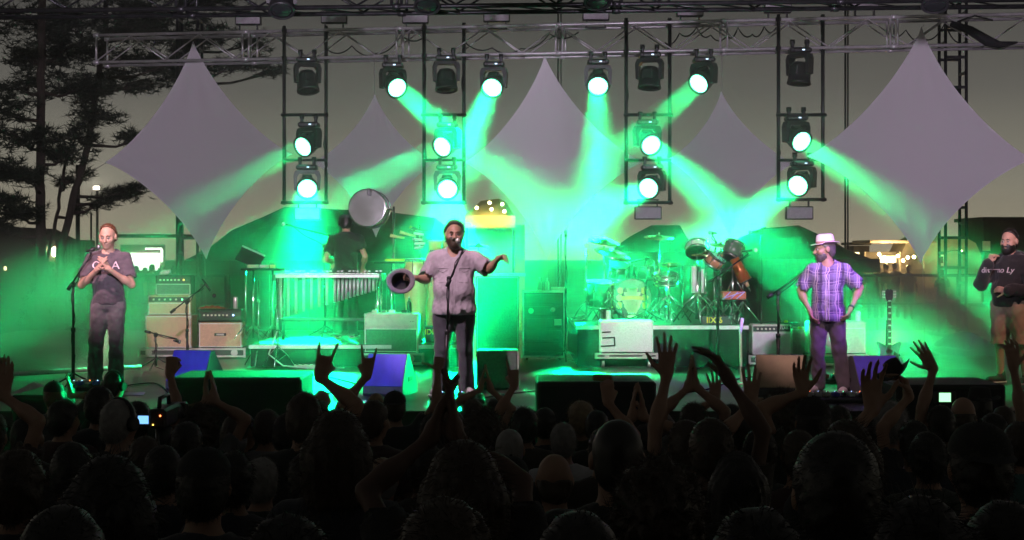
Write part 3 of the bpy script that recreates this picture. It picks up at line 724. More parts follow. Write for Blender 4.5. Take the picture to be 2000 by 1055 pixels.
sail('large white diamond sail at the centre', (1064, 108), (906, 318), (1068, 508), (1254, 318), 0.10)
sail('small white diamond sail above the right of the drum kit', (1410, 178), (1302, 312), (1427, 462), (1548, 320), 0.05)
sail('largest white diamond sail at the right edge', (1803, 52), (1574, 306), (1802, 514), (2012, 312), -0.30, fold=(0.72, 0.62, 0.05))
def cord(a, b, label):
    tag(MB().cyl(a, b, 0.006, n=5).build('tie_cord', M_CORD), label, 'cord', 'tie cords of the sails')
cord(W(208, 318, tY(208)+.12), W(160, 345, 28.5), 'cord from the left sail corner to the pines')
cord(W(1068, 508, 25.05), W(1072, 655, 25.3), 'cord below the central sail')
cord(W(400, 506, tY(400)+.12), W(404, 650, 26.2), 'cord below the left large sail')
cord(W(1802, 514, tY(1802)-.05), W(1806, 665, 24.2), 'cord below the right large sail')

# ---- front trusses over the audience (above the picture) that carry the wash lamps
for Yt, lab in ((10.9, 'front truss over the audience nearest the stage'), (8.6, 'second front truss over the audience')):
    pa, pb = 1000-9.2*F/Yt, 1000+9.2*F/Yt
    truss(pa, pb, 9.35, 8.9, lab, lambda px, q=Yt: q, name='front_truss')
    tower(pa, Yt-.6, 9.6, 'left tower of the '+lab, z0=terrain(-9, Yt)); tower(pb, Yt-.6, 9.6, 'right tower of the '+lab, z0=terrain(9, Yt))
for i, (loc_, tgt_, col_, w_, c_) in enumerate(WASH):
    a = Vector(loc_); d = (Vector(tgt_)-a).normalized(); t = thing('wash_lamp', 'black wash lamp hung over the audience, lamp %s of the front trusses' % ['one', 'two', 'three', 'four', 'five', 'six', 'seven', 'eight', 'nine', 'ten', 'eleven', 'twelve'][i], 'stage light', a, group='wash lamps on the front trusses')
    MB().lathe([(.06, -.42), (.11, -.38), (.14, -.2), (.15, -.04), (.17, -.03), (.17, .0), (.15, .0), (.14, -.03)], (0, 0, 0), d, n=20).build('can', M_PLASTIC, t)
    MB().lathe([(.14, -.045), (.07, -.04), (0, -.038)], (0, 0, 0), d, n=20).build('lens', mat('wash_lens', (.8, .8, .8), .2), t)
    top = 8.88-a.z; MB().cyl((0, 0, .2), (0, 0, top), .024, n=8).build('drop_pipe', M_STEEL, t)
    MB().tube([(-.19, 0, -.02), (-.19, 0, .14), (0, 0, .2), (.19, 0, .14), (.19, 0, -.02)], .016, n=6).build('yoke', M_STEEL, t)

# ================================================================ backline and stage gear
M_TAN = mat('tan_vinyl', (0.46, 0.31, 0.19), 0.6, var=0.12, scale=18, bump=0.15)
M_TANCLOTH = mat('salmon_grille_cloth', (0.62, 0.42, 0.28), 0.85, var=0.10, scale=40, bump=0.25, bscale=160)
M_CREAM = mat('cream_vinyl', (0.66, 0.64, 0.56), 0.6, var=0.1, scale=14)
M_CREAMCLOTH = mat('cream_grille_cloth', (0.60, 0.60, 0.55), 0.85, var=0.12, scale=30, bump=0.25, bscale=150)
M_DKCLOTH = mat('dark_grille_cloth', (0.10, 0.12, 0.11), 0.85, var=0.2, scale=40, bump=0.2, bscale=160)
M_SILVER = mat('silver_sparkle_cloth', (0.80, 0.80, 0.82), 0.4, var=0.10, scale=45, bump=0.5, bscale=70)
M_TOLEX = mat('black_tolex', (0.022, 0.022, 0.024), 0.55, var=0.25, scale=60, bump=0.3, bscale=220)
M_KNOB = mat('pale_knob', (0.75, 0.68, 0.58), 0.4); M_WHITE = mat('white_paint', (0.78, 0.78, 0.76), 0.5)
M_LEDR = mat('red_pilot_lamp', (1, .2, .1), .4, emit=(1.0, 0.22, 0.06), estr=5); M_LEDG = mat('green_pilot_lamp', (.2, 1, .4), .4, emit=(.2, 1.0, .45), estr=4)
M_LEDB = mat('blue_pilot_lamp', (.3, .4, 1), .4, emit=(.35, .5, 1.0), estr=5); M_CASE = mat('flight_case_laminate', (0.035, 0.036, 0.04), 0.45, var=0.3, scale=10)
M_GREYCASE = mat('grey_case_edge', (0.55, 0.52, 0.50), 0.45, metal=0.4, var=0.2)
M_YEL = mat('yellow_lettering', (0.85, 0.62, 0.04), 0.5, var=0.1)
def text_mesh(s, size, th=0.004, bold=False):
    cu = bpy.data.curves.new('lettering', 'FONT'); cu.body = s; cu.size = size; cu.extrude = th/2; cu.align_x = 'CENTER'; cu.align_y = 'CENTER'
    if bold: cu.offset = size*0.02
    o = bpy.data.objects.new('lettering', cu); COL.objects.link(o)
    dg = bpy.context.evaluated_depsgraph_get(); me = bpy.data.meshes.new_from_object(o.evaluated_get(dg)); me.name = 'lettering'
    bpy.data.objects.remove(o); return me
def lettering(s, size, m, parent, loc, rot=(R(90), 0, 0), bold=True):
    o = obj('lettering', text_mesh(s, size, bold=bold), m, parent, loc); o.rotation_euler = rot; return o
def boxpx(px0, py0, px1, py1, Y):
    a = W(px0, py1, Y); b = W(px1, py0, Y); return (a.x+b.x)/2, b.x-a.x, a.z, b.z-a.z    # centre x, width, base z, height
def amp(px0, py0, px1, py1, Y, depth, label, shell, grille, panel=0.0, knobs=0, led=None, handle=True, rz=0.0, cat='amplifier', name='guitar_amplifier', port=False, logo=None, panelm=None, feet=True, group=None):
    cx, w, z, h = boxpx(px0, py0, px1, py1, Y)
    t = thing(name, label, cat, (cx, Y+depth/2, z), rz, group)
    MB().box((0, 0, h/2+0.004), (w, depth, h-0.008), bev=min(0.018, h*.1)).build('cabinet', shell, t)
    b = 0.035*min(1, w); hp = h*panel; fy = -depth/2
    if grille is not None:
        gz0, gz1 = b, h-hp-b
        MB().box((0, fy-0.003, (gz0+gz1)/2), (w-2*b, 0.012, gz1-gz0), bev=.003).build('grille', grille, t)
        # piping round the grille
        pm = MB()
        for zz in (gz0-0.005, gz1+0.005): pm.box((0, fy-0.006, zz), (w-2*b+0.02, 0.012, 0.01))
        for xx in (-(w/2-b+.005), w/2-b+.005): pm.box((xx, fy-0.006, (gz0+gz1)/2), (0.01, 0.012, gz1-gz0-.0))
        pm.build('piping', M_WHITE if shell is not M_TOLEX else M_GREYCASE, t)
        if port:
            MB().box((0, fy-0.012, (gz0+gz1)/2+0.01), (w*0.27, 0.01, h*0.11), bev=.002).build('handle_recess', M_PLASTIC, t)
            MB().box((0, fy-0.02, (gz0+gz1)/2+0.01), (w*0.17, 0.012, h*0.07), bev=.003).build('handle', M_GREYCASE, t)
    if panel:
        pz = h-hp/2-b*0.5
        pn = MB().box((0, fy-0.004, pz), (w-1.4*b, 0.01, hp*0.72), bev=.002).build('control_panel', panelm or M_PLASTIC, t)
        for i in range(knobs):
            x = -w*0.36+i*w*0.52/max(1, knobs-1)
            MB().cyl((x, fy-0.008, pz), (x, fy-0.03, pz), min(0.014, hp*.22), n=10).build('knob', M_KNOB, pn)
        if led: MB().ball((w*0.3, fy-0.014, pz), 0.014, n=8).build('pilot_lamp', led, pn)
        for i in range(3): MB().cyl((w*(0.36+.03*i), fy-.008, pz), (w*(0.36+.03*i), fy-.02, pz), .006, n=6).build('switch', M_CHROME, pn)
    if handle: MB().tube([(-0.12, 0, h), (-0.1, 0, h+0.028), (0.1, 0, h+0.028), (0.12, 0, h)], 0.011, n=6).build('handle', M_RUBBER, t)
    for sx in (-1, 1):
        for sz in (0, 1): MB().box((sx*(w/2-0.018), fy+0.012, 0.022 if not sz else h-0.022), (0.045, 0.035, 0.045), bev=.012).build('corner', M_PLASTIC if shell is M_TOLEX else M_GREYCASE, t)
    if logo: lettering(logo[0], logo[1], logo[2], t, (logo[3]*w, fy-0.012, logo[4]*h))
    return t
def dolly(px0, py0, px1, py1, Y, depth, label, casters=True):
    "a shallow flight-case tray with recessed latches on castors that reach the deck"
    cx, w, z, h = boxpx(px0, py0, px1, py1, Y)
    t = thing('case_dolly', label, 'case', (cx, Y+depth/2, FLOOR)); zb = z-FLOOR
    MB().box((0, 0, zb+h/2), (w, depth, h), bev=0.012).build('tray', M_CASE, t)
    for zz in (zb+0.014, zb+h-0.014): MB().box((0, -depth/2-0.004, zz), (w+0.02, 0.02, 0.03), bev=.006).build('edge_rail', M_GREYCASE, t)
    for s in (-1, 1): MB().box((s*w/2, -depth/2-0.002, zb+h/2), (0.035, 0.03, h+.01), bev=.006).build('corner', M_GREYCASE, t)
    for x in (-w*0.32, w*0.30): MB().cyl((x, -depth/2-0.003, zb+h/2), (x, -depth/2-0.012, zb+h/2), min(.05, h*.42), n=14).build('latch', M_GREYCASE, t)
    if casters and zb > 0.06:
        for sx in (-1, 1):
            for sy in (-1, 1):
                x, y, r = sx*w*0.38, sy*depth*0.36, min(0.05, zb*0.42)
                c = MB().box((x, y, zb-0.012), (0.09, 0.09, 0.024)).box((x, y, (zb+r)/2), (0.05, 0.03, max(.01, zb-r))).build('castor', M_STEEL, t)
                MB().cyl((x-0.018, y, r), (x+0.018, y, r), r, n=14).build('wheel', M_GREYCASE, c)
    return t
def can(px, py0, py1, Y, r, m, label, name='drink_can'):
    a = W(px, py1, Y); h = W(px, py0, Y).z-a.z; t = thing(name, label, 'can', a)
    MB().lathe([(r*.8, 0), (r, h*.06), (r, h*.9), (r*.82, h), (r*.7, h-.004), (0, h-.004)], n=14).build('body', m, t)
    MB().box((0, 0, h+.001), (r*.5, r*.8, .004)).build('pull_tab', M_CHROME, t)
def bottle(px, py0, py1, Y, r, m, label):
    a = W(px, py1, Y); h = W(px, py0, Y).z-a.z; t = thing('bottle', label, 'bottle', a)
    MB().lathe([(r, 0), (r, h*.62), (r*.4, h*.8), (r*.36, h*.93)], n=12).build('body', m, t)
    MB().lathe([(r*.42, h*.93), (r*.42, h), (0, h)], n=12).build('cap', M_WHITE, t)
M_CAN = mat('silver_can', (0.75, 0.62, 0.66), 0.3, metal=0.6); M_PLABOT = mat('clear_bottle', (0.6, 0.75, 0.7), 0.15); M_RED = mat('red_towel', (0.45, 0.06, 0.05), 0.9, bump=.4)

# left: tan stack
Y = 20.5
dolly(272, 681, 376, 697, Y, 0.55, 'pale edged case tray on castors under the tan speaker stack')
amp(283, 616, 374, 680.5, Y+0.02, 0.40, 'tan speaker cabinet standing on the case tray at left', M_TAN, M_TANCLOTH, handle=False, cat='speaker', name='speaker_cabinet')
amp(289, 577, 373, 615.5, Y+0.04, 0.32, 'tan amplifier head on top of the tan speaker cabinet', M_TAN, M_TANCLOTH, panel=0.34, knobs=5, led=M_LEDG, handle=False, name='amplifier_head')
amp(304, 538, 373, 576.5, Y+0.05, 0.30, 'black amplifier head with red lamp, topmost of the tan stack', M_TOLEX, M_DKCLOTH, panel=0.4, knobs=6, led=M_LEDR, handle=False, name='amplifier_head')
p = W(322, 537, Y+.15); t = thing('stuffed_toy', 'small pale toy lying on the topmost amplifier head', 'toy', p)
MB().ball((0, 0, .035), (.075, .045, .036)).ball((.06, -.01, .055), (.03, .03, .03)).ball((-.05, -.03, .02), (.025, .02, .02)).build('body', mat('pale_plush', (.6, .5, .52), .9), t)
# second tan amp with black head
dolly(377, 680, 478, 698, 20.35, 0.55, 'pale edged case tray on castors under the salmon fronted amplifier')
amp(388, 630, 473, 679.5, 20.4, 0.36, 'salmon fronted speaker cabinet with a centre handle', M_TAN, M_TANCLOTH, handle=False, port=True, cat='speaker', name='speaker_cabinet')
amp(387, 604, 473, 629.5, 20.42, 0.28, 'black amplifier head with pale knobs on the salmon fronted cabinet', M_TOLEX, None, panel=0.8, knobs=7, led=M_LEDB, handle=False, name='amplifier_head')
can(460, 580, 603.5, 20.5, .036, M_CAN, 'silver drink can on the black amplifier head at left')
p = W(413, 603.5, 20.55); t = thing('towel', 'crumpled red cloth lying on the black amplifier head', 'towel', p)
mb = MB(); rg = random.Random(2)
vs = []; n = 14; m_ = 8
for j in range(m_+1):
    for i in range(n+1): vs.append(((i/n-.5)*.42, (j/m_-.5)*.2, .008+.05*abs(math.sin(i*1.1+j*.7))*math.sin(math.pi*i/n)*math.sin(math.pi*j/m_)+.006*rg.random()))
mb.add(vs, [(j*(n+1)+i, j*(n+1)+i+1, (j+1)*(n+1)+i+1, (j+1)*(n+1)+i) for j in range(m_) for i in range(n)], 0, True).build('cloth', M_RED, t)

# ---- microphone stands
M_MIC = mat('mic_grille', (0.32, 0.31, 0.33), 0.4, metal=0.8)
def mic_stand(base_px, base_py, label, pole_top, boom=None, mic=None, Y=None, tripod=True, r=0.011, mic_m=None, mic_len=0.16, mic_dir=None, floor=FLOOR, tilt=None):
    Y = Y or YF(base_py, floor); b = W(base_px, base_py, Y); b.z = floor
    t = thing('microphone_stand', label, 'microphone stand', b); org = b
    top = W(pole_top[0], pole_top[1], Y)-org
    MB().cyl((0, 0, 0.05), top*0.55, r*1.5, n=10).cyl(top*0.55-(0, 0, 0.05) if False else top*0.54, top*0.58, r*2.1, n=10).cyl(top*0.55, top, r, n=10).build('pole', M_STEEL, t)
    if tripod:
        for k in range(3):
            a = k*2.094+0.5; MB().tube([(0, 0, 0.16), (0.1*math.cos(a), .1*math.sin(a), .1), (.3*math.cos(a), .3*math.sin(a), .014)], .010, n=6).build('leg', M_STEEL, t)
    else: MB().lathe([(.15, 0), (.15, .012), (.13, .022), (.03, .045), (.02, .06)], n=24).build('base', M_STEEL, t)
    end = top
    if boom:
        a, c = W(boom[0], boom[1], Y-.02)-org, W(boom[2], boom[3], Y+(tilt or -.06))-org
        MB().cyl(a, c, r*.85, n=8).build('boom', M_STEEL, t)
        MB().box(top, (.05, .05, .06), bev=.012).build('clutch', M_STEEL, t)
        MB().cyl(a, a+(c-a).normalized()*.08, r*1.8, n=8).build('counterweight', M_STEEL, t)
        end = c; dirv = (c-a).normalized()
    else: dirv = Vector((0, 0, 1))
    if mic:
        q = W(mic[0], mic[1], Y+(tilt or -.06))-org; dv = (Vector(mic_dir) if mic_dir else (q-end)).normalized()
        s = q-dv*mic_len
        m = MB().cyl(s, s+dv*mic_len*.66, .012, .019, n=12).build('microphone', M_PLASTIC, t)
        MB().ball(q-dv*.02, (.026, .026, .03), n=12).build('grille', mic_m or M_MIC, m)
        MB().cyl(end, s+dv*mic_len*.25, .012, n=8).build('clip', M_PLASTIC, t)
    # cable wound round the stand and falling to the deck
    pts = []
    for k in range(22):
        f = k/21; q = (end.lerp(top, min(1, f*3)) if f < .33 else top.lerp(Vector((0, 0, .05)), (f-.33)/.67)); ang = k*1.1
        pts.append(q+Vector((math.cos(ang)*.022, math.sin(ang)*.022, -.01)))
    pts.append(Vector((.12, -.1, .008))); MB().tube(pts, .005, n=5).build('cable', M_RUBBER, t)
    return t
mic_stand(143, 756, 'boom microphone stand in front of the clapping guitarist', (143, 556), (133, 566, 178, 496), (196, 482), r=.013, mic_dir=(1, 0, .35), mic_len=.17)
mic_stand(366, 716, 'boom stand with a long dark microphone between the two tan amplifiers', (365, 590), (333, 611, 395, 562), (420, 580), r=.011, mic_dir=(.6, -.1, -.8), mic_len=.30, mic_m=M_PLASTIC)
mic_stand(305, 722, 'low microphone stand pointing at the tan speaker cabinet', (304, 654), (283, 647, 345, 662), (352, 668), r=.010, mic_dir=(.5, .8, -.2), mic_len=.12)
mic_stand(868, 776, 'straight microphone stand in front of the singer', (877, 545), (873, 560, 905, 486), (893, 468), Y=14.75, r=.012, tripod=False, mic_dir=(-.25, .6, .5), mic_len=.17, mic_m=mat('pale_mic_grille', (.7, .66, .6), .35, metal=.6))
mic_stand(1402, 725, 'boom microphone stand right of the drum kit', (1402, 543), (1384, 552, 1462, 496), (1479, 488), Y=18.2, r=.012, mic_dir=(1, 0, .12), mic_len=.2, mic_m=mat('pink_mic_grille', (.8, .35, .5), .5))
mic_stand(1520, 762, 'boom microphone stand in front of the right guitarist', (1520, 572), (1498, 582, 1604, 508), (1613, 490), r=.013, mic_dir=(.1, .2, 1), mic_len=.15, mic_m=mat('pale_mic', (.75, .68, .72), .35, metal=.5))
mic_stand(1105, 703, 'straight stand with a small round top beside the tall rack case', (1105, 460), None, (1105, 451), Y=19.9, r=.008)
mic_stand(635, 690, 'boom stand reaching over the vibraphone towards the left', (633, 480), (652, 462, 570, 442), (551, 437), Y=20.6, r=.010, mic_m=mat('white_mic', (.85, .85, .85), .4), floor=FLOOR+.302, mic_dir=(-1, 0, .2))

# ---- wedges
M_WEDGE = mat('violet_light_tint_panel', (0.085, 0.065, 0.60), 0.6, var=0.18, scale=7, stretch=(1, 1, .3)); M_WEDGEG = mat('grey_brown_panel', (0.44, 0.37, 0.22), 0.7, var=0.12, scale=9)  # violet of the front light is put into the wedge back colour
def wedge(px, py_base, w, h, d, rz, label, panel, name='wedge_monitor'):
    Y = YF(py_base); x = (px-1000)*Y/F
    t = thing(name, label, 'monitor speaker', (x, Y+d/2, FLOOR+.002), rz, 'wedge monitors along the stage front')
    prof = [(-d/2+.02, 0), (-d/2, .03), (-d/2+.01, .10), (-d/2+.20, h), (-d/2+.27, h), (d/2, .10), (d/2, 0)]
    M = Matrix(((0, 0, 1), (1, 0, 0), (0, 1, 0)))   # local (x,y,z) -> (z, x, y)
    MB().prism(prof, w, M).build('body', mat('wedge_side', (0.10, 0.10, 0.11), 0.5, var=.2), t)
    # back panel towards the crowd, sloping
    a, b = Vector((0, -d/2+.01, .10)), Vector((0, -d/2+.20, h)); mid = (a+b)/2; dirv = (b-a); nrm = Vector((0, -dirv.z, dirv.y)).normalized()
    rot = Matrix((Vector((1, 0, 0)), dirv.normalized(), Vector((1, 0, 0)).cross(dirv.normalized()))).transposed()
    MB().box(mid+nrm*.005, (w-.012, dirv.length-.01, .012), rot, bev=.003).build('back_panel', panel, t)
    a, b = Vector((0, -d/2+.27, h)), Vector((0, d/2, .10)); mid = (a+b)/2; dirv = b-a; n2 = Vector((0, -dirv.z, dirv.y)).normalized()
    rot = Matrix((Vector((1, 0, 0)), dirv.normalized(), Vector((1, 0, 0)).cross(dirv.normalized()))).transposed()
    MB().box(mid+Vector((0, .006, .004)), (w-.04, dirv.length-.04, .012), rot, bev=.003).build('grille', M_PLASTIC, t)
    for s in (-1, 1): MB().box((s*(w/2+.002), .02, h*.38), (.008, .16, .05), bev=.003).build('handle_cup', M_PLASTIC, t)
    return t
wedge(372, 765, .46, .44, .58, R(-14), 'wedge monitor, violet front light in its back colour, in front of the tan amplifiers', M_WEDGE)
wedge(758, 775, .44, .44, .58, R(-12), 'wedge monitor, violet front light in its back colour, left of the singer', M_WEDGE)
wedge(1534, 778, .52, .44, .58, R(-10), 'grey-brown backed wedge monitor at the right microphone stand', M_WEDGEG)
wedge(1714, 775, .50, .42, .58, R(10), 'wedge monitor, violet front light in its back colour, right of the right guitarist', M_WEDGE)
# upright monitor speaker at the singer's right
cx, w, z, h = boxpx(930, 700, 1013, 775, 15.6); z = FLOOR
t = thing('monitor_speaker', 'dark upright monitor speaker behind the singer, right leg side', 'monitor speaker', (cx, 16.0, FLOOR))
MB().box((0, 0, .22), (w, .4, .44), bev=.02).build('cabinet', mat('worn_black_wood', (.045, .045, .045), .6, var=.4, scale=12), t)
MB().box((0, -.204, .22), (w-.05, .01, .39)).build('grille', M_DKCLOTH, t)
MB().box((w/2-.005, -.2, .22), (.02, .015, .43)).build('edge_trim', M_GREYCASE, t)

# ---- subwoofer stacks on the ground before the stage
def subs(px0, px1, py, Y, label, n=2):
    a, b = W(px0, py, Y), W(px1, py, Y); w = b.x-a.x; H = a.z/n
    for i in range(n):
        t = thing('subwoofer', ('upper ' if i else 'lower ')+label, 'subwoofer', ((a.x+b.x)/2, Y+.4, i*H), group='black subwoofers at the stage front')
        MB().box((0, 0, H/2+.003), (w, .78, H-.006), bev=.02).build('cabinet', mat('sub_paint', (.012, .013, .013), .6, var=.3, scale=10, bump=.2), t)
        MB().box((0, -.392, H/2), (w-.08, .01, H-.08)).build('grille', M_DKCLOTH if False else M_BLACKCLOTH, t)
        for s in (-1, 1): MB().box((s*(w/2-.02), -.38, H/2), (.05, .03, .16), bev=.01).build('handle', M_PLASTIC, t)
subs(332, 588, 738, 12.75, 'black subwoofer before the stage left of centre')
subs(1048, 1282, 746, 12.75, 'black subwoofer before the stage right of centre')
subs(1752, 1966, 752, 12.75, 'black subwoofer before the stage at the right')
subs(20, 96, 772, 12.9, 'black subwoofer before the stage at the left')

# ---- percussion riser and instruments
def riser(px0, px1, Y0, Y1, h, label):
    x0, x1 = (px0-1000)*Y0/F, (px1-1000)*Y0/F
    t = thing('riser', label, 'riser', ((x0+x1)/2, (Y0+Y1)/2, FLOOR))
    MB().box((0, 0, h-.03), (x1-x0, Y1-Y0, .06), bev=.006).build('deck', mat('riser_deck', (.05, .05, .05), .5, var=.3, scale=6), t)
    MB().box((0, -(Y1-Y0)/2+.03, (h-.06)/2), (x1-x0-.04, .02, h-.062)).build('front_skirt', M_BLACKCLOTH, t)
    for s in (-1, 1): MB().box((s*((x1-x0)/2-.03), 0.02, (h-.06)/2), (.02, Y1-Y0-.1, h-.062)).build('side_skirt', M_BLACKCLOTH, t)
    MB().box((0, -(Y1-Y0)/2-.004, h-.03), (x1-x0, .01, .05)).build('edge_trim', M_ALU, t)
    return t
riser(486, 905, 18.9, 22.2, .30, 'low black riser under the vibraphone and congas')
dr = riser(1125, 1462, 18.9, 22.3, .56, 'black riser under the drum kit')
RZ1, RZ2 = FLOOR+.302, FLOOR+.562
# vibraphone
Y = 19.6; a, b = W(543, 534, Y), W(745, 534, Y); Lv = b.x-a.x; zv = a.z-RZ1
t = thing('vibraphone', 'long vibraphone with metal bars and tube resonators in front of the man in black', 'vibraphone', ((a.x+b.x)/2, Y, RZ1))
M_BAR = mat('vibe_bar', (.80, .80, .78), .25, metal=.85, var=.06)
for i in range(26):
    x = -Lv/2+.05+i*(Lv-.1)/25; ln = .34-.006*i
    MB().box((x, -.09, zv), (.038, ln*.6, .014), bev=.003).build('bar', M_BAR, t)
    if i % 7 not in (2, 6): MB().box((x+.025, .17, zv+.03), (.034, ln*.55, .014), bev=.003).build('bar', M_BAR, t)
    if i % 2 == 0 or i > 14:
        rl = .58-.016*i; MB().cyl((x, -.09, zv-.05), (x, -.09, zv-.05-rl), .021, n=10).build('resonator', M_ALU, t)
for yy in (-.24, 0.02, .32): MB().box((0, yy, zv-.035), (Lv, .035, .05), bev=.006).build('rail', mat('vibe_rail', (.55, .58, .55), .4, metal=.4), t)
for s in (-1, 1):
    MB().box((s*(Lv/2+.01), .03, zv-.05), (.04, .62, .1), bev=.01).build('end_block', M_PLASTIC, t)
    for yy in (-.22, .28):
        l = MB().cyl((s*(Lv/2-.03), yy, .05), (s*(Lv/2-.03), yy, zv-.05), .02, n=10).build('leg', M_CHROME, t)
        MB().cyl((s*(Lv/2-.03)-.014, yy, .04), (s*(Lv/2-.03)+.014, yy, .04), .04, n=12).build('wheel', M_RUBBER, l)
MB().box((0, .05, .3), (Lv-.1, .03, .05), bev=.006).build('cross_brace', M_STEEL, t)
MB().tube([(-.1, -.2, .12), (.15, -.22, .10), (.2, -.22, .1)], .012).box((.2, -.24, .1), (.34, .06, .015), bev=.004).build('damper_pedal', M_CHROME, t)
# percussion table to its left
Y = 20.0; a, b = W(482, 524, Y), W(545, 524, Y)
t = thing('percussion_table', 'small dark table with shakers left of the vibraphone', 'table', ((a.x+b.x)/2, Y, RZ1)); w = b.x-a.x; h = a.z-RZ1
MB().box((0, 0, h-.015), (w+.1, .4, .03), bev=.005).build('table_top', M_BLACKCLOTH, t)
for s in (-1, 1):
    MB().cyl((s*w*.3, 0, .02), (s*w*.3, 0, h-.03), .014, n=8).build('post', M_CHROME, t)
    for k in range(3):
        an = k*2.094+.3; MB().tube([(s*w*.3, 0, .22), (s*w*.3+.22*math.cos(an), .22*math.sin(an), .012)], .009, n=6).build('leg', M_CHROME, t)
for i, (x, L, c) in enumerate(((496, .16, (.7, .65, .5)), (513, .2, (.75, .75, .7)), (530, .14, (.8, .6, .3)))):
    p = W(x, 522, Y); q = thing('shaker', ['pale cylindrical shaker, left of three on the percussion table', 'white long shaker, middle of three on the percussion table', 'tan short shaker, right of three on the percussion table'][i], 'shaker', (p.x, Y-.05, RZ1+h+.002), group='shakers on the percussion table')
    MB().cyl((-L/2, 0, .025), (L/2, 0, .025), .024, n=12).build('tube', mat('shaker%d' % i, c, .4), q); MB().cyl((L/2, 0, .025), (L/2+.012, 0, .025), .026, n=12).build('end_cap', M_CHROME, q)
# music stand with bright edge
Y = 20.2; p = W(480, 530, Y); t = thing('music_stand', 'tilted music stand with a bright edge at the left of the vibraphone', 'music stand', (p.x, Y, RZ1)); h = W(0, 512, Y).z-RZ1
MB().cyl((0, 0, .05), (0, 0, h), .012, n=8).build('pole', M_CHROME, t)
rot = Matrix.Rotation(R(24), 3, 'Y') @ Matrix.Rotation(R(-35), 3, 'X')
MB().box((.06, 0, h+.06), (.36, .02, .24), rot, bev=.004).build('desk', M_PLASTIC, t); MB().box(Vector((.06, -.01, h+.06))+rot @ Vector((0, -.02, .12)), (.36, .03, .014), rot).build('desk_lip', M_ALU, t)
for k in range(3):
    an = k*2.094; MB().tube([(0, 0, .2), (.24*math.cos(an), .24*math.sin(an), .012)], .009, n=6).build('leg', M_CHROME, t)
# hanging drum on a stand
def drum(mb_parent, c, axis, r, depth, shell, head_m, lugs=8, hoop_m=None):
    c = Vector(c); ax = Vector(axis).normalized(); M = frame(ax)
    MB().lathe([(r*.97, -depth/2), (r*.97, depth/2)], c, ax, n=30).build('shell', shell, mb_parent)
    hd = MB().lathe([(r*.95, depth/2+.002), (r*.6, depth/2+.006), (0, depth/2+.007)], c, ax, n=30).build('drum_head', head_m, mb_parent)
    for s in (-1, 1): MB().lathe([(r*.955, s*(depth/2+.012)), (r*1.03, s*(depth/2+.012)), (r*1.03, s*(depth/2-.025)), (r*.98, s*(depth/2-.025))][::s], c, ax, n=30).build('hoop', hoop_m or M_CHROME, mb_parent)
    for k in range(lugs):
        an = k*2*math.pi/lugs; q = M @ Vector((math.cos(an), math.sin(an), 0))
        MB().cyl(c+q*r*1.02-ax*depth*.5, c+q*r*1.02+ax*(depth*.5+.01), .006, n=6).box(c+q*r*.99+ax*depth*.2, (.03, .03, .03), bev=.006).build('lug', M_CHROME, mb_parent)
    return hd
M_HEAD = mat('drum_skin', (.78, .79, .74), .45, var=.07, scale=5); M_SHELLW = mat('white_pearl_shell', (.72, .74, .70), .25); M_SHELLG = mat('green_shell', (.10, .22, .12), .25); M_SHELLD = mat('dark_shell', (.05, .07, .06), .25)
Y = 19.9; c = W(722, 408, Y); post = W(768, 410, Y)
t = thing('hanging_drum', 'large white headed drum hung high above the vibraphone', 'drum', (post.x, Y+.1, RZ1)); lc = c-Vector((post.x, Y+.1, RZ1))
drum(t, lc, (-.12, -1, .05), .265, .3, M_SHELLW, M_HEAD, 8)
MB().cyl((0, 0, .03), (0, 0, post.z-RZ1+.05), .017, n=10).build('pole', M_CHROME, t)
MB().cyl((0, 0, post.z-RZ1), lc+Vector((.26, .02, 0)), .014, n=8).build('mount_arm', M_CHROME, t)
MB().box(lc+Vector((.01, -.15, .23)), (.045, .12, .1), bev=.012).build('clip_microphone', M_PLASTIC, t)
for k in range(3):
    an = k*2.094+.9; MB().tube([(0, 0, .45), (.3*math.cos(an), .3*math.sin(an), .012)], .011, n=6).build('leg', M_CHROME, t)
# pale tip under the hanging drum is the sail behind; wood block rack
Y = 19.7; p = W(820, 600, Y); t = thing('block_rack', 'chrome rack of wooden blocks and cowbells behind the singer', 'percussion rack', (p.x, Y, RZ1)); zz = lambda py: W(0, py, Y).z-RZ1
MB().cyl((0, 0, .03), (0, 0, zz(440)), .013, n=8).build('pole', M_CHROME, t)
for k in range(3):
    an = k*2.094+.2; MB().tube([(0, 0, .4), (.28*math.cos(an), .28*math.sin(an), .012)], .010, n=6).build('leg', M_CHROME, t)
M_WOOD = mat('orange_wood', (.55, .25, .08), .4, var=.2, stretch=(1, 6, 6)); M_PINE = mat('pale_wood', (.68, .45, .25), .5, var=.15)
for x0, y0, x1, y1, m in ((802, 446, 828, 452, M_CHROME), (781, 453, 812, 462, M_PINE), (762, 460, 790, 465, M_PINE), (800, 443, 806, 446, M_WOOD)):
    a, b = W(x0, y0, Y-.05), W(x1, y1, Y-.05); o = Vector((p.x, Y, RZ1)); MB().cyl(a-o, b-o, .026, .016, n=10).build('mallet', m, t)
for k, (x, y, w_) in enumerate(((818, 457, .14), (816, 468, .15), (820, 476, .15), (818, 484, .13))):
    a = W(x, y, Y-.06)-Vector((p.x, Y, RZ1)); MB().box(a, (w_, .09, .035), Matrix.Rotation(R(8-k*5), 3, 'Y'), bev=.008).build('cowbell', M_CHROME if k % 2 else M_WHITE, t)
for yy in (450, 470): MB().cyl((-.12, 0, zz(yy)), (.12, 0, zz(yy)), .008, n=6).build('crossbar', M_CHROME, t)
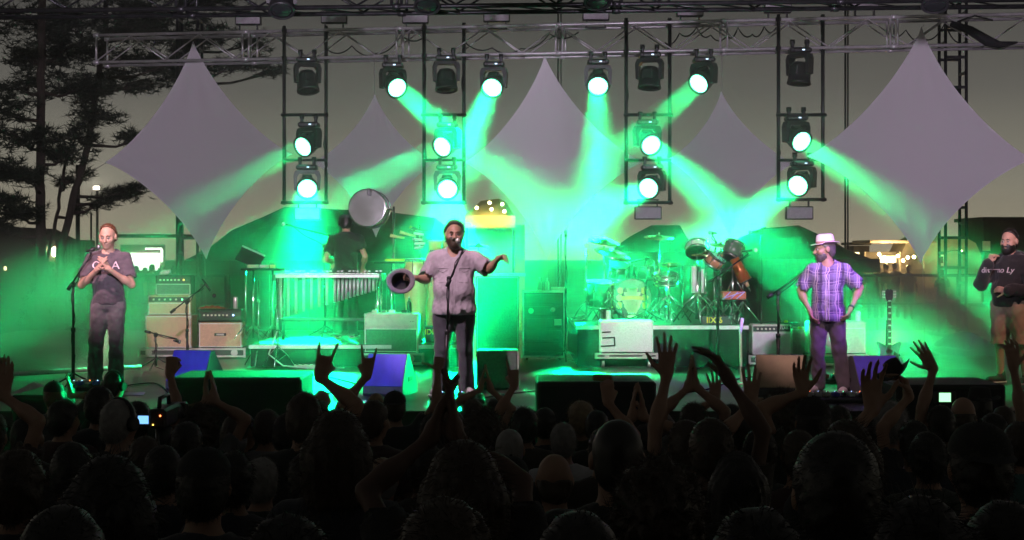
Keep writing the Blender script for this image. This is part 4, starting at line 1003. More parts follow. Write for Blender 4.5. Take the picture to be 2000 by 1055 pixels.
# trap tray with yellow towel
Y = 19.5; p = W(765, 513, Y); t = thing('trap_tray', 'percussion tray with a folded yellow towel right of the vibraphone', 'tray', (p.x, Y, RZ1)); h = p.z-RZ1
MB().box((0, 0, h), (.46, .3, .025), bev=.005).build('tray', M_BLACKCLOTH, t); MB().cyl((0, 0, .02), (0, 0, h), .013, n=8).build('pole', M_CHROME, t)
for k in range(3):
    an = k*2.094; MB().tube([(0, 0, .3), (.25*math.cos(an), .25*math.sin(an), .012)], .010, n=6).build('leg', M_CHROME, t)
q = thing('towel', 'folded yellow towel on the percussion tray', 'towel', (p.x+.05, Y, RZ1+h+.015)); MB().box((0, 0, .02), (.28, .18, .035), bev=.012).build('cloth', mat('yellow_towel', (.8, .5, .04), .9, bump=.5, bscale=120), q)
# congas and bongos
M_CONGA = mat('pale_yellow_fibreglass', (.74, .66, .28), .3, var=.06)
def conga(px, top, bot, Y, r, label, rz=0):
    a = W(px, bot, Y); h = W(px, top, Y).z-RZ1; t = thing('conga', label, 'conga drum', (a.x, Y, RZ1), group='conga drums behind the singer')
    MB().lathe([(r*.62, .02), (r*.72, h*.2), (r*.98, h*.55), (r*1.02, h*.68), (r*.93, h*.9), (r*.84, h*.985)], n=24).build('shell', M_CONGA, t)
    MB().lathe([(r*.62, 0), (r*.66, .0), (r*.66, .04), (r*.62, .04)], n=24).build('foot_ring', M_RUBBER, t)
    MB().lathe([(r*.9, h-.05), (r*.95, h-.05), (r*.95, h-.02), (r*.88, h-.015)], n=24).build('hoop', M_CHROME, t)
    MB().lathe([(r*.87, h-.012), (r*.5, h-.004), (0, h-.002)], n=24).build('drum_head', M_HEAD, t)
    for k in range(6):
        an = k*1.047+.3; MB().tube([(r*.95*math.cos(an), r*.95*math.sin(an), h-.03), (r*1.05*math.cos(an), r*1.05*math.sin(an), h*.72), (r*1.03*math.cos(an), r*1.03*math.sin(an), h*.66)], .007, n=5).build('lug', M_CHROME, t)
conga(812, 504, 606, 19.3, .16, 'pale yellow conga just left of the singer, nearest the hat')
conga(848, 502, 606, 19.5, .15, 'pale yellow conga half hidden by the singer')
Y = 19.9; p = W(862, 600, Y); t = thing('bongos', 'pair of pale bongos on a stand at the singer\'s shoulder', 'bongo drums', (p.x, Y, RZ1))
MB().cyl((0, 0, .02), (0, 0, W(0, 486, Y).z-RZ1), .014, n=8).build('pole', M_CHROME, t)
for k in range(3):
    an = k*2.094+.5; MB().tube([(0, 0, .35), (.25*math.cos(an), .25*math.sin(an), .012)], .010, n=6).build('leg', M_CHROME, t)
for px_, r_ in ((850, .10), (876, .085)):
    c = W(px_, 480, Y)-Vector((p.x, Y, RZ1)); MB().lathe([(r_*.8, -.08), (r_, .07)], c, n=20).build('shell', M_CONGA, t)
    MB().lathe([(r_*1.06, .05), (r_*1.06, .075), (r_*.95, .078), (0, .08)], c, n=20).build('drum_head', M_HEAD, t); MB().lathe([(r_*.84, -.085), (r_*.86, -.06)], c, n=20).build('hoop', M_CHROME, t)
# small case with yellow letters and amps on the riser
cx, w, z, h = boxpx(830, 640, 905, 672, 19.3)
t = thing('effects_case', 'black case with yellow letters beside the singer\'s leg', 'case', (cx, 19.5, RZ1)); MB().box((0, 0, h/2+.002), (w, .3, h), bev=.012).build('body', M_CASE, t)
lettering('IDDE', .10, M_YEL, t, (-w*.30, -.155, h*.62))
# cream combo amp
dolly(708, 690, 826, 712, 18.85, .45, 'case tray under the cream combo amplifier')
amp(712, 612, 819, 689.5, 18.9, .30, 'cream combo amplifier left of the singer with a pale upper panel', M_CREAM, M_DKCLOTH, panel=.36, handle=False, rz=R(-4), panelm=M_CREAM, logo=None)
for i, (px_, py_, s_) in enumerate(((732, 611, .03), (750, 611, .025), (765, 611, .03), (790, 611, .028))):
    p = W(px_, py_, 19.05); t = thing('effect_pedal', 'small pedal on the cream combo amplifier, %s' % ['leftmost', 'second from left', 'third from left', 'rightmost'][i], 'pedal', p, group='pedals on the cream combo amplifier')
    MB().box((0, 0, .02), (.075, .11, .04), bev=.008).build('case', [M_CREAM, M_CHROME, M_WHITE, M_PLASTIC][i], t); MB().cyl((0, -.03, .04), (0, -.03, .05), .01, n=8).build('foot_switch', M_CHROME, t)
bottle(799, 580, 611, 19.1, .03, M_PLASTIC, 'dark bottle on the cream combo amplifier')
can(735, 594, 611, 19.15, .022, M_CHROME, 'small chrome tumbler on the cream combo amplifier', 'tumbler')

# ---- tall bass cabinet, rack case
amp(930, 540, 1014, 697, 20.0, .45, 'tall black bass speaker cabinet right of the singer', M_TOLEX, M_DKCLOTH, handle=False, cat='speaker', name='bass_cabinet')
cx, w, z, h = boxpx(926, 534, 1026, 540, 19.98); t = thing('flat_case', 'pale edged flat case lying on the tall bass cabinet', 'case', (cx, 20.25, z)); MB().box((0, 0, h/2), (w, .55, h), bev=.006).build('lid', M_CASE, t)
MB().box((0, -.28, h/2), (w+.01, .012, h), bev=.003).build('edge_rail', M_ALU, t)
for i, (px_, a_, m_) in enumerate(((944, 520, M_WHITE), (961, 517, M_WHITE))): can(px_, a_, 534, 20.2, .035, m_, ['white cup left of two on the tall cabinet', 'taller white cup right of two on the tall cabinet'][i], 'cup')
cx, w, z, h = boxpx(1020, 568, 1104, 699, 19.95)
t = thing('rack_case', 'tall black flight case rack with aluminium edges and round sticker', 'flight case', (cx, 20.25, z)); zf = z-FLOOR
MB().box((0, 0, h/2), (w, .55, h), bev=.012).build('body', M_CASE, t)
for s in (-1, 1): MB().box((s*(w/2-.012), -.277, h/2), (.03, .02, h), bev=.004).build('edge_rail', M_ALU, t)
for zz_ in (.014, h-.014): MB().box((0, -.277, zz_), (w-.05, .02, .03), bev=.004).build('edge_rail', M_ALU, t)
for k in range(5):
    zc = .1+k*(h-.2)/4.4; MB().box((0, -.282, zc+.05), (w-.1, .012, .13), bev=.004).build('rack_unit', mat('rack_face', (.03, .035, .035), .35), t)
MB().cyl((.13, -.288, h*.72), (.13, -.293, h*.72), .045, n=20).build('sticker', mat('dark_sticker', (.12, .13, .12), .5), t); MB().cyl((.13, -.294, h*.72), (.13, -.296, h*.72), .033, n=20).build('sticker', M_WHITE, t)
MB().box((.2, -.289, h*.53), (.1, .004, .09)).build('sticker', mat('pale_sticker', (.6, .62, .55), .5), t)
MB().cyl((-.18, -.289, h*.7), (-.18, -.293, h*.7), .04, n=20).build('sticker', mat('teal_sticker', (.1, .4, .32), .5), t)
for k in range(4):
    sx, sy = (-1, 1)[k % 2]*w*.38, (-1, 1)[k//2]*.18; MB().cyl((sx-.018, sy, -zf+.0+min(.03, zf)) , (sx+.018, sy, -zf+min(.03, zf)), max(.02, min(.03, zf)), n=12).build('wheel', M_RUBBER, t)
bottle(1054, 541, 567.5, 20.2, .033, M_PLABOT, 'clear bottle on the rack case, left of two'); bottle(1069, 543, 567.5, 20.2, .028, M_WHITE, 'white bottle on the rack case, right of two')
p = W(1090, 567.5, 20.2); t = thing('small_box', 'low pale box on the right end of the rack case', 'box', p); MB().box((0, 0, .025), (.2, .2, .05), bev=.008).build('body', M_GREYCASE, t)

# ---- drum kit on its riser
M_CYM = mat('cymbal_bronze', (.80, .68, .38), .22, metal=1.0, var=.12, scale=30, stretch=(1, 1, 1))
YD = 20.2
c = W(1232, 586, YD); t = thing('bass_drum', 'bass drum with a pale hop emblem and banner on its front head', 'bass drum', (c.x, YD, RZ2)); rb = .28; lc = Vector((0, 0, rb+.03))
hd = drum(t, lc, (0, -1, .03), rb, .42, M_SHELLD, mat('bass_head', (.10, .42, .28), .4, var=.1), 10, M_SHELLD)
e_m = mat('emblem_cream', (.85, .80, .55), .5, var=.06); e_y = mat('emblem_yellow', (.88, .66, .18), .5); e_d = mat('emblem_outline', (.10, .13, .08), .6)
def flat(poly, th, c, m, name='emblem', par=None): return MB().prism(poly, th, front(), c).build(name, m, par)
yE = -.232
cone = [(0, .19), (.075, .15), (.12, .07), (.13, 0), (.11, -.09), (.06, -.15), (0, -.215), (-.06, -.15), (-.11, -.09), (-.13, 0), (-.12, .07), (-.075, .15)]
flat([(x*1.07, y*1.05) for x, y in cone], .004, lc+Vector((0, yE, .01)), e_d, 'emblem', hd)
rg = random.Random(8)
for k in range(6):     # overlapping hop scales, one petal per mesh
    for j in range(5 if k % 2 == 0 else 4):
        n_ = 5 if k % 2 == 0 else 4; wd = .12*math.sin(math.pi*(k+1.3)/7.6)*1.05; x = (j-(n_-1)/2)*wd*2/n_; z_ = .13-k*.058
        s_ = max(.02, wd*1.1/n_+.012)
        flat([(-s_, .03), (s_, .03), (s_*.9, -.01), (0, -.05), (-s_*.9, -.01)], .004, lc+Vector((x, yE-.004-.0006*k, z_)), e_m, 'emblem', hd)
for s in (-1, 1):      # leaves either side
    for zz_, sc in ((.12, .9), (.02, 1), (-.09, 1)):
        flat([(0, .04), (s*.05, .055), (s*.085, .02), (s*.075, -.03), (s*.03, -.05), (0, -.03)][::s], .004, lc+Vector((s*.145*sc, yE-.001, zz_)), e_y, 'emblem', hd)
flat([(-.20, .03), (-.12, .045), (0, .05), (.12, .045), (.20, .03), (.20, -.03), (.17, -.02), (.12, -.01), (0, 0), (-.12, -.01), (-.17, -.02), (-.20, -.03)], .004, lc+Vector((0, yE-.012, .0)), e_y, 'banner', hd)
MB().prism([(.07*math.cos(k*.3927), .024*math.sin(k*.3927)) for k in range(16)], .004, front(), lc+Vector((0, yE, -.245))).build('emblem', e_m, hd)
for s in (-1, 1): MB().cyl(lc+Vector((s*.25, -.1, -.08)), (s*.36, -.2, .012), .01, n=6).build('spur', M_CHROME, t)
def tripod_stand(px, top_py, Y, z0, label, name='cymbal_stand', cat='cymbal stand', leg_h=.35, spread=.28, r=.012, group=None, legr=.008):
    p = W(px, top_py, Y); t = thing(name, label, cat, (p.x, Y, z0), group=group); h = p.z-z0
    MB().cyl((0, 0, .06), (0, 0, h), r, n=8).build('pole', M_CHROME, t)
    for k in range(3):
        an = k*2.094+.52; MB().tube([(0, 0, leg_h), (spread*.5*math.cos(an), spread*.5*math.sin(an), leg_h*.62), (spread*math.cos(an), spread*math.sin(an), .012)], legr, n=6).build('leg', M_CHROME, t)
        MB().cyl((0, 0, .1), (spread*.5*math.cos(an), spread*.5*math.sin(an), leg_h*.62), legr*.7, n=5).build('leg_brace', M_CHROME, t)
    for z_ in (h*.45, h*.75): MB().box((0, 0, z_), (.045, .04, .04), bev=.008).build('clamp', M_CHROME, t)
    return t, h
def cymbal(px, py, r, tilt, Y, label, dx=0, z0=None):
    t, h = tripod_stand(px+dx, py+8, Y, RZ2 if z0 is None else z0, label, group='cymbals')
    o = t.location; c = W(px, py, Y)-Vector(o); ax = Vector((math.sin(R(tilt[0])), -math.sin(R(tilt[1])), 1)).normalized()
    MB().lathe([(r, -.012), (r*.7, .0), (r*.25, .01), (r*.2, .022), (r*.08, .034), (0, .036)], c, ax, n=36).build('cymbal', M_CYM, t)
    MB().cyl((0, 0, h-.02), c+ax*.06, .007, n=6).build('tilter', M_CHROME, t); MB().ball(c+ax*.055, .014, n=8).build('wing_nut', M_WHITE, t)
    return t
cymbal(1180, 471, .24, (9, 14), 20.0, 'large crash cymbal tilted at the left of the drum kit')
cymbal(1196, 494, .26, (14, 16), 19.7, 'ride cymbal below the left crash cymbal', dx=-4)
cymbal(1287, 463, .22, (2, 10), 20.5, 'cymbal at the middle back of the drum kit')
cymbal(1378, 496, .20, (-2, 6), 20.0, 'flat splash cymbal over the chrome post right of the bass drum')
cymbal(1408, 478, .16, (4, 12), 20.7, 'small cymbal behind the tilted green tom')
cymbal(934, 479, .15, (2, 8), 20.3, 'small cymbal behind the singer\'s shoulder', z0=RZ1)
def tom(px, py, Y, r, dep, axis, shell, label, z0=None, head=None, standdx=0.0):
    c = W(px, py, Y); z0 = RZ2 if z0 is None else z0
    t = thing('tom_drum', label, 'drum', (c.x+standdx, Y+.05, z0), group='tom drums'); lc = c-Vector(t.location)
    drum(t, lc, axis, r, dep, shell, head or M_HEAD, 6)
    MB().cyl((0, 0, .05), (0, 0, max(.2, lc.z-.12)), .012, n=8).build('pole', M_CHROME, t); MB().cyl((0, 0, max(.2, lc.z-.12)), lc*0.9+Vector((0, .02, lc.z*.02)), .012, n=8).build('mount_arm', M_CHROME, t)
    for k in range(3):
        an = k*2.094+.5; MB().tube([(0, 0, .3), (.24*math.cos(an), .24*math.sin(an), .012)], .009, n=6).build('leg', M_CHROME, t)
    return t
tom(1208, 530, 20.5, .14, .2, (.1, -.35, 1), M_SHELLD, 'left rack tom above the bass drum')
tom(1258, 527, 20.5, .15, .22, (-.05, -.35, 1), M_SHELLD, 'right rack tom above the bass drum')
tom(1172, 575, 19.9, .19, .36, (.05, -.12, 1), M_SHELLD, 'floor tom left of the bass drum')
tom(1432, 490, 19.6, .14, .22, (.45, .3, 1), M_SHELLG, 'green tom tilted over at the right of the drum kit')
tom(1396, 510, 19.9, .13, .15, (.55, -.3, .8), mat('tan_shell', (.62, .34, .18), .3), 'tan shelled drum tipped beside the green tom')
tom(1362, 486, 20.5, .17, .12, (.1, .75, 1), M_SHELLW, 'bright white timbale behind the splash cymbal')
tom(1300, 545, 19.9, .17, .15, (0, -.15, 1), M_CHROME, 'chrome snare drum right of the bass drum')
# brown cone bell
p = W(1452, 600, 19.4); t = thing('cone_bell', 'orange-brown cone bell hanging beside the green tom', 'bell', (p.x, 19.4, RZ2)); o = Vector(t.location)
a, b = W(1434, 505, 19.4)-o, W(1455, 548, 19.4)-o; d_ = (b-a)
M_COPPER = mat('copper_bell', (.62, .22, .08), .3, metal=.5)
MB().cyl(a, b, .062, .098, n=24).build('bell', M_COPPER, t); MB().cyl(b, b+d_.normalized()*.015, .105, n=24).build('rim', M_SHELLD, t)
MB().cyl(b, b+d_.normalized()*.09, .032, .026, n=14).build('clapper', M_PINE, t); MB().cyl(b+d_.normalized()*.09, b+d_.normalized()*.17, .012, n=8).build('tip', M_CHROME, t)
MB().cyl((0, .06, .05), (0, .06, a.z+.05), .012, n=8).cyl((0, .06, a.z+.05), a, .012, n=8).build('pole', M_CHROME, t)
for k in range(3):
    an = k*2.094+.1; MB().tube([(0, .06, .3), (.24*math.cos(an), .06+.24*math.sin(an), .012)], .009, n=6).build('leg', M_CHROME, t)
t, h = tripod_stand(1362, 520, 19.3, RZ2, 'heavy chrome stand with splayed legs right of the bass drum', 'percussion_stand', 'stand', .42, .36, .030, legr=.014)
MB().cyl((.07, 0, .42), (.07, 0, h*.95), .022, n=10).cyl((-.05, 0, .42), (-.05, 0, h), .035, n=12).build('column', M_WHITE, t)
t, h = tripod_stand(1306, 515, 19.2, RZ2, 'chrome hi-hat stand left of the heavy chrome stand', 'hi_hat_stand', 'stand', .40, .38, .012, legr=.011)
for s in (0, .025): MB().lathe([(.17, 0), (.10, .012), (.04, .014), (0, .03)] if s else [(0, -.03), (.04, -.014), (.1, -.012), (.17, 0)], (0, 0, h-.03+s), n=30).build('hi_hat_cymbal', M_CYM, t)
t, h = tripod_stand(1428, 588, 18.95, RZ2-.0, 'small stand holding the strapped percussion tray', 'tray_stand', 'stand', .12, .1, .012)
MB().box((.02, 0, h+.01), (.36, .26, .02), bev=.004).build('tray', M_BLACKCLOTH, t)
q = thing('percussion_box', 'red box crossed with violet straps on the tray right of the drums', 'box', W(1432, 604, 18.95)+Vector((0, 0, .04))); q.location.z = RZ2+h+.022
MB().box((0, 0, .055), (.32, .2, .11), bev=.012).build('box', mat('red_box', (.5, .12, .08), .5, var=.2), q)
for x0, x1 in ((-.15, -.05), (-.05, .05), (.03, .14), (-.16, .12)): MB().cyl((x0, -.104, .01), (x1, -.104, .105), .008, n=6).build('strap', mat('violet_strap', (.55, .45, .9), .6), q)
MB().tube([(-.08, -.02, .11), (-.02, 0, .24), (.06, 0, .24), (.12, -.02, .11)], .01, n=6).build('handle', M_CHROME, q)
p = W(1402, 624, 18.92); t = thing('number_plate', 'black plate with yellow characters on the edge of the drum riser', 'sign', (p.x, 18.96, RZ2)); MB().box((0, .02, .06), (.42, .03, .12), bev=.005).build('plate', M_PLASTIC, t); lettering('IIX 6', .11, M_YEL, t, (-.04, .0, .06))
p = W(1145, 482, 19.8); t, h = tripod_stand(1145, 488, 19.8, RZ2, 'thin stand topped with a white star beside the left cymbals', 'star_stand', 'stand', .3, .22, .008)
MB().prism([(.055*(1 if k % 2 == 0 else .42)*math.sin(k*math.pi/5), .055*(1 if k % 2 == 0 else .42)*math.cos(k*math.pi/5)) for k in range(10)], .02, front(), (0, 0, h+.06)).build('star', M_WHITE, t)
# mics over the kit
mic_stand(1398, 700, 'short boom microphone over the white timbale', (1398, 478), (1402, 480, 1390, 456), (1384, 454), Y=20.9, r=.009, floor=RZ2, mic_dir=(-1, -.1, .1), mic_len=.12)
mic_stand(1487, 700, 'tall overhead microphone stand right of the drum kit', (1487, 455), (1496, 445, 1470, 452), (1462, 454), Y=20.9, r=.009, mic_dir=(-1, -.1, -.1))
mic_stand(1262, 690, 'microphone stand clipped at the rack toms', (1262, 505), (1270, 503, 1235, 512), (1228, 516), Y=19.8, r=.008, floor=RZ2, mic_dir=(-.8, .1, -.5), mic_len=.1)
# silver covered box on cart
dolly(1164, 690, 1283, 701, 18.75, .42, 'case cart under the silver covered amplifier')
sa = amp(1171, 626, 1276, 689.5, 18.8, .34, 'amplifier covered in bright silver cloth before the drum kit', M_SILVER, M_SILVER, handle=False)
for (x, z_, w_, h_) in ((-.27, .30, .12, .015), (-.24, .225, .17, .018), (-.16, .17, .02, .11), (-.25, .115, .19, .018)): MB().box((x, -.186, z_-.02), (w_, .006, h_), Matrix.Rotation(R(-3), 3, 'Y')).build('tape_mark', M_PLASTIC, sa)
can(1188, 606, 625.5, 19.0, .03, M_WHITE, 'white can on the silver covered amplifier')
# low hardware left of kit
p = W(1135, 625, 19.3); t = thing('pedal_board', 'small chrome hardware pile left of the silver covered amplifier', 'hardware', (p.x, 19.3, RZ2)); mb = MB()
for k in range(6): mb.cyl((rg.uniform(-.15, .1), rg.uniform(-.1, .1), .02+.015*k), (rg.uniform(0, .2), rg.uniform(-.1, .1), .025+.015*k), .01, n=6)
mb.build('rod', M_CHROME, t)

# ---- right amps
dolly(1464, 694, 1562, 712, 19.0, .5, 'case tray under the white faced combo amplifier')
amp(1469, 634, 1545, 693.5, 19.05, .28, 'white faced combo amplifier with black knob panel right of the drum riser', M_CREAM, mat('white_grille', (.74, .70, .72), .85, var=.12, scale=6), panel=.24, knobs=6, handle=True, logo=('RTLAB', .05, M_WHITE, .28, .885))
amp(1547, 644, 1574, 711, 19.3, .3, 'narrow cream cabinet between the two right amplifiers', M_CREAM, M_CREAMCLOTH, handle=False, cat='speaker', name='speaker_cabinet')
for i, px_ in enumerate((1553, 1562, 1569)):
    p = W(px_, 643.5, 19.45); t = thing('effect_pedal', 'small pedal on the narrow cream cabinet, %s' % ['left one', 'middle one', 'right one'][i], 'pedal', p, group='pedals on the narrow cabinet'); MB().box((0, 0, .018), (.05, .1, .036), bev=.007).build('case', [M_CREAM, M_YEL, M_WHITE][i], t); MB().cyl((0, -.03, .036), (0, -.03, .046), .008, n=8).build('foot_switch', M_CHROME, t)
dl = dolly(1578, 692, 1696, 714, 18.95, .5, 'case tray with a label under the big cream amplifier')
lettering('AMMO', .05, M_WHITE, dl, (-.02, -.268, .20))
amp(1580, 628, 1692, 691.5, 19.0, .3, 'big cream amplifier behind the right guitarist', M_CREAM, M_CREAMCLOTH, panel=.16, handle=False, panelm=M_CREAM)
can(1676, 607, 627.5, 19.15, .035, M_WHITE, 'white paper cup on the big cream amplifier', 'cup')
p = W(1538, 632, 19.3); t = thing('mixing_plate', 'round dark tray with a yellow object above the white faced amplifier', 'tray', p); MB().lathe([(.16, 0), (.17, .02), (.15, .02), (.14, .008), (0, .008)], n=24).build('tray', M_PLASTIC, t); MB().ball((-.03, -.05, .03), (.03, .03, .02)).build('lump', M_YEL, t)
# diagonal pale tube and white crutch-like stand left of the amp
t = thing('folding_stand', 'tall pale folded stand leaning before the drum riser', 'stand', W(1448, 752, YF(752))*1); o = Vector(t.location)
MB().cyl((0, 0, .01), W(1446, 640, o.y+.3)-o, .016, n=8).cyl(W(1446, 648, o.y+.3)-o, W(1450, 622, o.y+.35)-o, .022, n=8).build('tube', M_WHITE, t)
MB().box((-.02, 0, .012), (.2, .05, .02), bev=.004).build('foot', M_WHITE, t)

# ---- guitar on its stand
def guitar():
    Y = 17.4; base = W(1736, 715, Y); t = thing('electric_guitar', 'pale blue double-cut electric guitar standing upright right of the right guitarist', 'guitar', (base.x, Y, FLOOR+.09)); s = 1.0
    zf = lambda py: W(0, py, Y).z-FLOOR-.09
    half = [(0, 0), (.10, .01), (.155, .05), (.165, .11), (.135, .17), (.115, .21), (.125, .27), (.150, .335), (.135, .345), (.09, .29), (.045, .275), (.03, .28)]
    body = half+[(-x*.97, z) for x, z in half[::-1]][:-1]
    mt = mat('pale_blue_lacquer', (.16, .30, .34), .25, var=.1)
    # body as strips (concave outline): left/right fan
    mb = MB(); n = len(half)
    for sgn in (1, -1):
        pr = [(sgn*x, z) for x, z in half]; ins = [(0, z) for x, z in half]
        for yy in (-.02, .02):
            vs = [(x, yy, z) for x, z in pr]+[(0 if i < 9 else sgn*.028, yy, min(z, .28)) for i, (x, z) in enumerate(pr)]
            mb.add(vs, [(i, i+1, n+i+1, n+i) for i in range(n-1)], 0, False)
        vs = [(x, -.02, z) for x, z in pr]+[(x, .02, z) for x, z in pr]
        mb.add(vs, [(i, i+1, n+i+1, n+i) for i in range(n-1)], 0, True)
    mb.build('body', mt, t)
    zn = zf(588); MB().box((0, -.022, (.24+zn)/2), (.05, .03, zn-.24), bev=.008).build('neck', mat('dark_fretboard', (.05, .03, .025), .4), t)
    for k in range(16):
        z = .27+(zn-.27)*(1-(.944**k-.944**16)/(1-.944**16))if False else .27+(zn-.28)*k/15.0
        MB().box((0, -.039, z), (.048, .004, .004)).build('fret', M_CHROME, t)
        if k % 2 == 1: MB().box((0, -.039, z+.014), (.034, .003, .018)).build('inlay', M_WHITE, t)
    hz = zf(566); MB().prism([(-.026, zn), (.026, zn), (.045, zn+.04), (.048, hz-.01), (.02, hz+.01), (0, hz), (-.02, hz+.01), (-.048, hz-.01), (-.045, zn+.04)], .016, front(), (0, -.01, 0)).build('headstock', M_PLASTIC, t)
    for sgn in (-1, 1):
        for k in range(3): MB().cyl((sgn*.045, -.01, zn+.045+k*.035), (sgn*.075, -.01, zn+.045+k*.035), .006, n=6).ball((sgn*.078, -.01, zn+.045+k*.035), (.010, .007, .012), n=8).build('tuning_peg', M_WHITE, t)
    for z, in ((.225,), (.155,)): MB().box((0, -.026, z), (.085, .014, .042), bev=.004).build('pickup', M_CHROME, t)
    MB().box((0, -.026, .095), (.085, .016, .016), bev=.004).build('bridge', M_CHROME, t); MB().box((0, -.026, .06), (.08, .016, .014), bev=.004).build('tailpiece', M_WHITE, t)
    for k in range(4): MB().cyl((.10+.02*(k % 2), -.02, .06+.04*k), (.10+.02*(k % 2), -.034, .06+.04*k), .012, n=10).build('knob', M_PLASTIC, t)
    MB().prism([(.03, .10), (.12, .06), (.13, .12), (.10, .2), (.06, .23), (.045, .15)], .003, front(), (0, -.0225, 0)).build('pickguard', M_PLASTIC, t)
    for k in range(6):
        x = -.018+.0072*k; MB().cyl((x, -.044, .07), (x*.8, -.044, zn+.02), .0012, n=4).build('string', M_CHROME, t)
    q = thing('guitar_stand', 'black folding stand under the pale blue guitar', 'guitar stand', (base.x, Y+.06, FLOOR))
    for sgn in (-1, 1):
        MB().tube([(sgn*.08, -.12, .085), (sgn*.08, .0, .06), (sgn*.16, .12, .01)], .011, n=6).build('leg', M_STEEL, q); MB().tube([(sgn*.08, -.12, .085), (sgn*.08, -.13, .13)], .013, n=6).build('hook', M_RUBBER, q)
    MB().tube([(0, .06, .05), (0, .05, .5), (0, .02, .7)], .011, n=6).build('pole', M_STEEL, q)
guitar()

# ---- things on the deck
def pedalboard(px, py, w, d, label, seed, n=7, zoff=0):
    Y = YF(py); t = thing('pedalboard', label, 'pedalboard', ((px-1000)*Y/F, Y, FLOOR+.002)); rg = random.Random(seed)
    MB().box((0, 0, .03), (w, d, .05), Matrix.Rotation(R(6), 3, 'X'), bev=.01).build('board', M_CASE, t)
    for k in range(n):
        x = -w/2+(k+.5)*w/n; q = MB().box((x, rg.uniform(-.04, .04), .08), (w/n*.72, .12, .045), bev=.008).build('pedal', [M_CREAM, M_CHROME, M_RED, M_WEDGE, M_WHITE, M_PLASTIC][rg.randrange(6)], t)
        MB().cyl((x, -.06, .1), (x, -.06, .115), .010, n=8).build('foot_switch', M_CHROME, q); MB().ball((x+.01, .02, .104), .006, n=6).build('pilot_lamp', [M_LEDR, M_LEDB, M_LEDG][rg.randrange(3)], q)
    return t
pedalboard(188, 762, .62, .3, 'pedalboard at the clapping guitarist\'s feet', 1)
pedalboard(900, 786, .5, .28, 'pedalboard before the singer', 5, 5)
pedalboard(1630, 785, .6, .3, 'pedalboard before the right guitarist', 3)
pedalboard(1628, 748, .3, .2, 'small pedalboard behind the right guitarist\'s shoes', 9, 3)
def deck_cable(pts, label, r=.008):
    P = []; Q = [Vector(((x-1000)*YF(y)/F, YF(y), FLOOR+r+.002)) for x, y in pts]
    for i in range(len(Q)-1):
        p0, p1, p2, p3 = Q[max(i-1, 0)], Q[i], Q[i+1], Q[min(i+2, len(Q)-1)]
        for k in range(6):
            s = k/6; P.append(.5*((2*p1)+(-p0+p2)*s+(2*p0-5*p1+4*p2-p3)*s*s+(-p0+3*p1-3*p2+p3)*s**3))
    P.append(Q[-1]); return tag(MB().tube(P, r, n=6).build('cable', M_RUBBER), label, 'cable', 'black cables lying on the stage')
deck_cable([(150, 764), (220, 758), (300, 750), (330, 770)], 'cable running from the left pedalboard to the left wedge')
deck_cable([(890, 788), (960, 776), (1020, 768), (1060, 764), (1110, 760), (1180, 742)], 'cable running right from the singer\'s pedalboard')
deck_cable([(1600, 790), (1640, 776), (1680, 772), (1700, 745), (1690, 720)], 'cable coiled beside the right guitarist\'s pedalboard')
deck_cable([(640, 770), (700, 756), (660, 742), (620, 735), (560, 730)], 'cable curling on the bright floor left of the second wedge')
deck_cable([(1330, 770), (1390, 760), (1440, 742), (1500, 735)], 'cable crossing the floor below the drum riser')
# setlist papers
for i, (px_, py_, rz) in enumerate(((262, 770, .2), (700, 786, -.2), (1480, 770, .3))):
    Y = YF(py_); t = thing('setlist', ['white paper sheet at the left pedalboard', 'white paper sheet before the second wedge', 'white paper sheet before the grey-brown wedge'][i], 'paper', ((px_-1000)*Y/F, Y, FLOOR+.004), rz, 'paper sheets on the stage floor'); MB().box((0, 0, .001), (.22, .30, .002)).build('sheet', M_WHITE, t)
# left stage edge gear: pyramid canopy lamp box, tube rail
a, b = W(-40, 741, YF(741)), W(275, 722, YF(722)); tag(MB().cyl(Vector((a.x, a.y, FLOOR+.04)), Vector((b.x, b.y, FLOOR+.04)), .03, n=10).build('floor_tube', M_ALU), 'long pale tube lying on the deck at the far left', 'tube')
Y = 14.3; p = W(66, 800, Y); t = thing('monitor_box', 'black box with a white pyramid-shaped cover at the left stage edge', 'box', (p.x, Y, FLOOR)); hb = W(0, 768, Y).z-FLOOR; hb = max(hb, .08); ht = W(0, 745, Y).z-FLOOR
MB().box((0, 0, hb/2+.001), (.34, .34, hb), bev=.012).build('box', M_CASE, t)
s = .19; MB().add([(-s, -s, hb), (s, -s, hb), (s, s, hb), (-s, s, hb), (0, 0, ht)], [(0, 1, 4), (1, 2, 4), (2, 3, 4), (3, 0, 4)]).box((0, 0, hb-.012), (2*s+.004, 2*s+.004, .03)).build('pyramid_cover', mat('white_canvas', (.72, .62, .66), .8, bump=.3), t)
# crumpled tarpaulin at the right rear
p = W(1850, 690, 21.2); t = thing('tarpaulin', 'crumpled dark blue tarpaulin heaped at the right rear of the stage', 'tarpaulin', (p.x, 21.2, FLOOR)); n = 26; m_ = 12; vs = []; rg = random.Random(6)
for j in range(m_+1):
    for i in range(n+1):
        u, v = i/n, j/m_; e_ = math.sin(math.pi*u)**.7*math.sin(math.pi*v)**.7
        vs.append(((u-.5)*1.9, (v-.5)*.8, .004+e_*(.16+.13*math.sin(u*9+v*3)+.08*math.sin(u*23+v*11)+.04*rg.random())))
MB().add(vs, [(j*(n+1)+i, j*(n+1)+i+1, (j+1)*(n+1)+i+1, (j+1)*(n+1)+i) for j in range(m_) for i in range(n)], 0, True).build('sheet', mat('blue_grey_tarp', (.12, .17, .22), .35, var=.3), t)
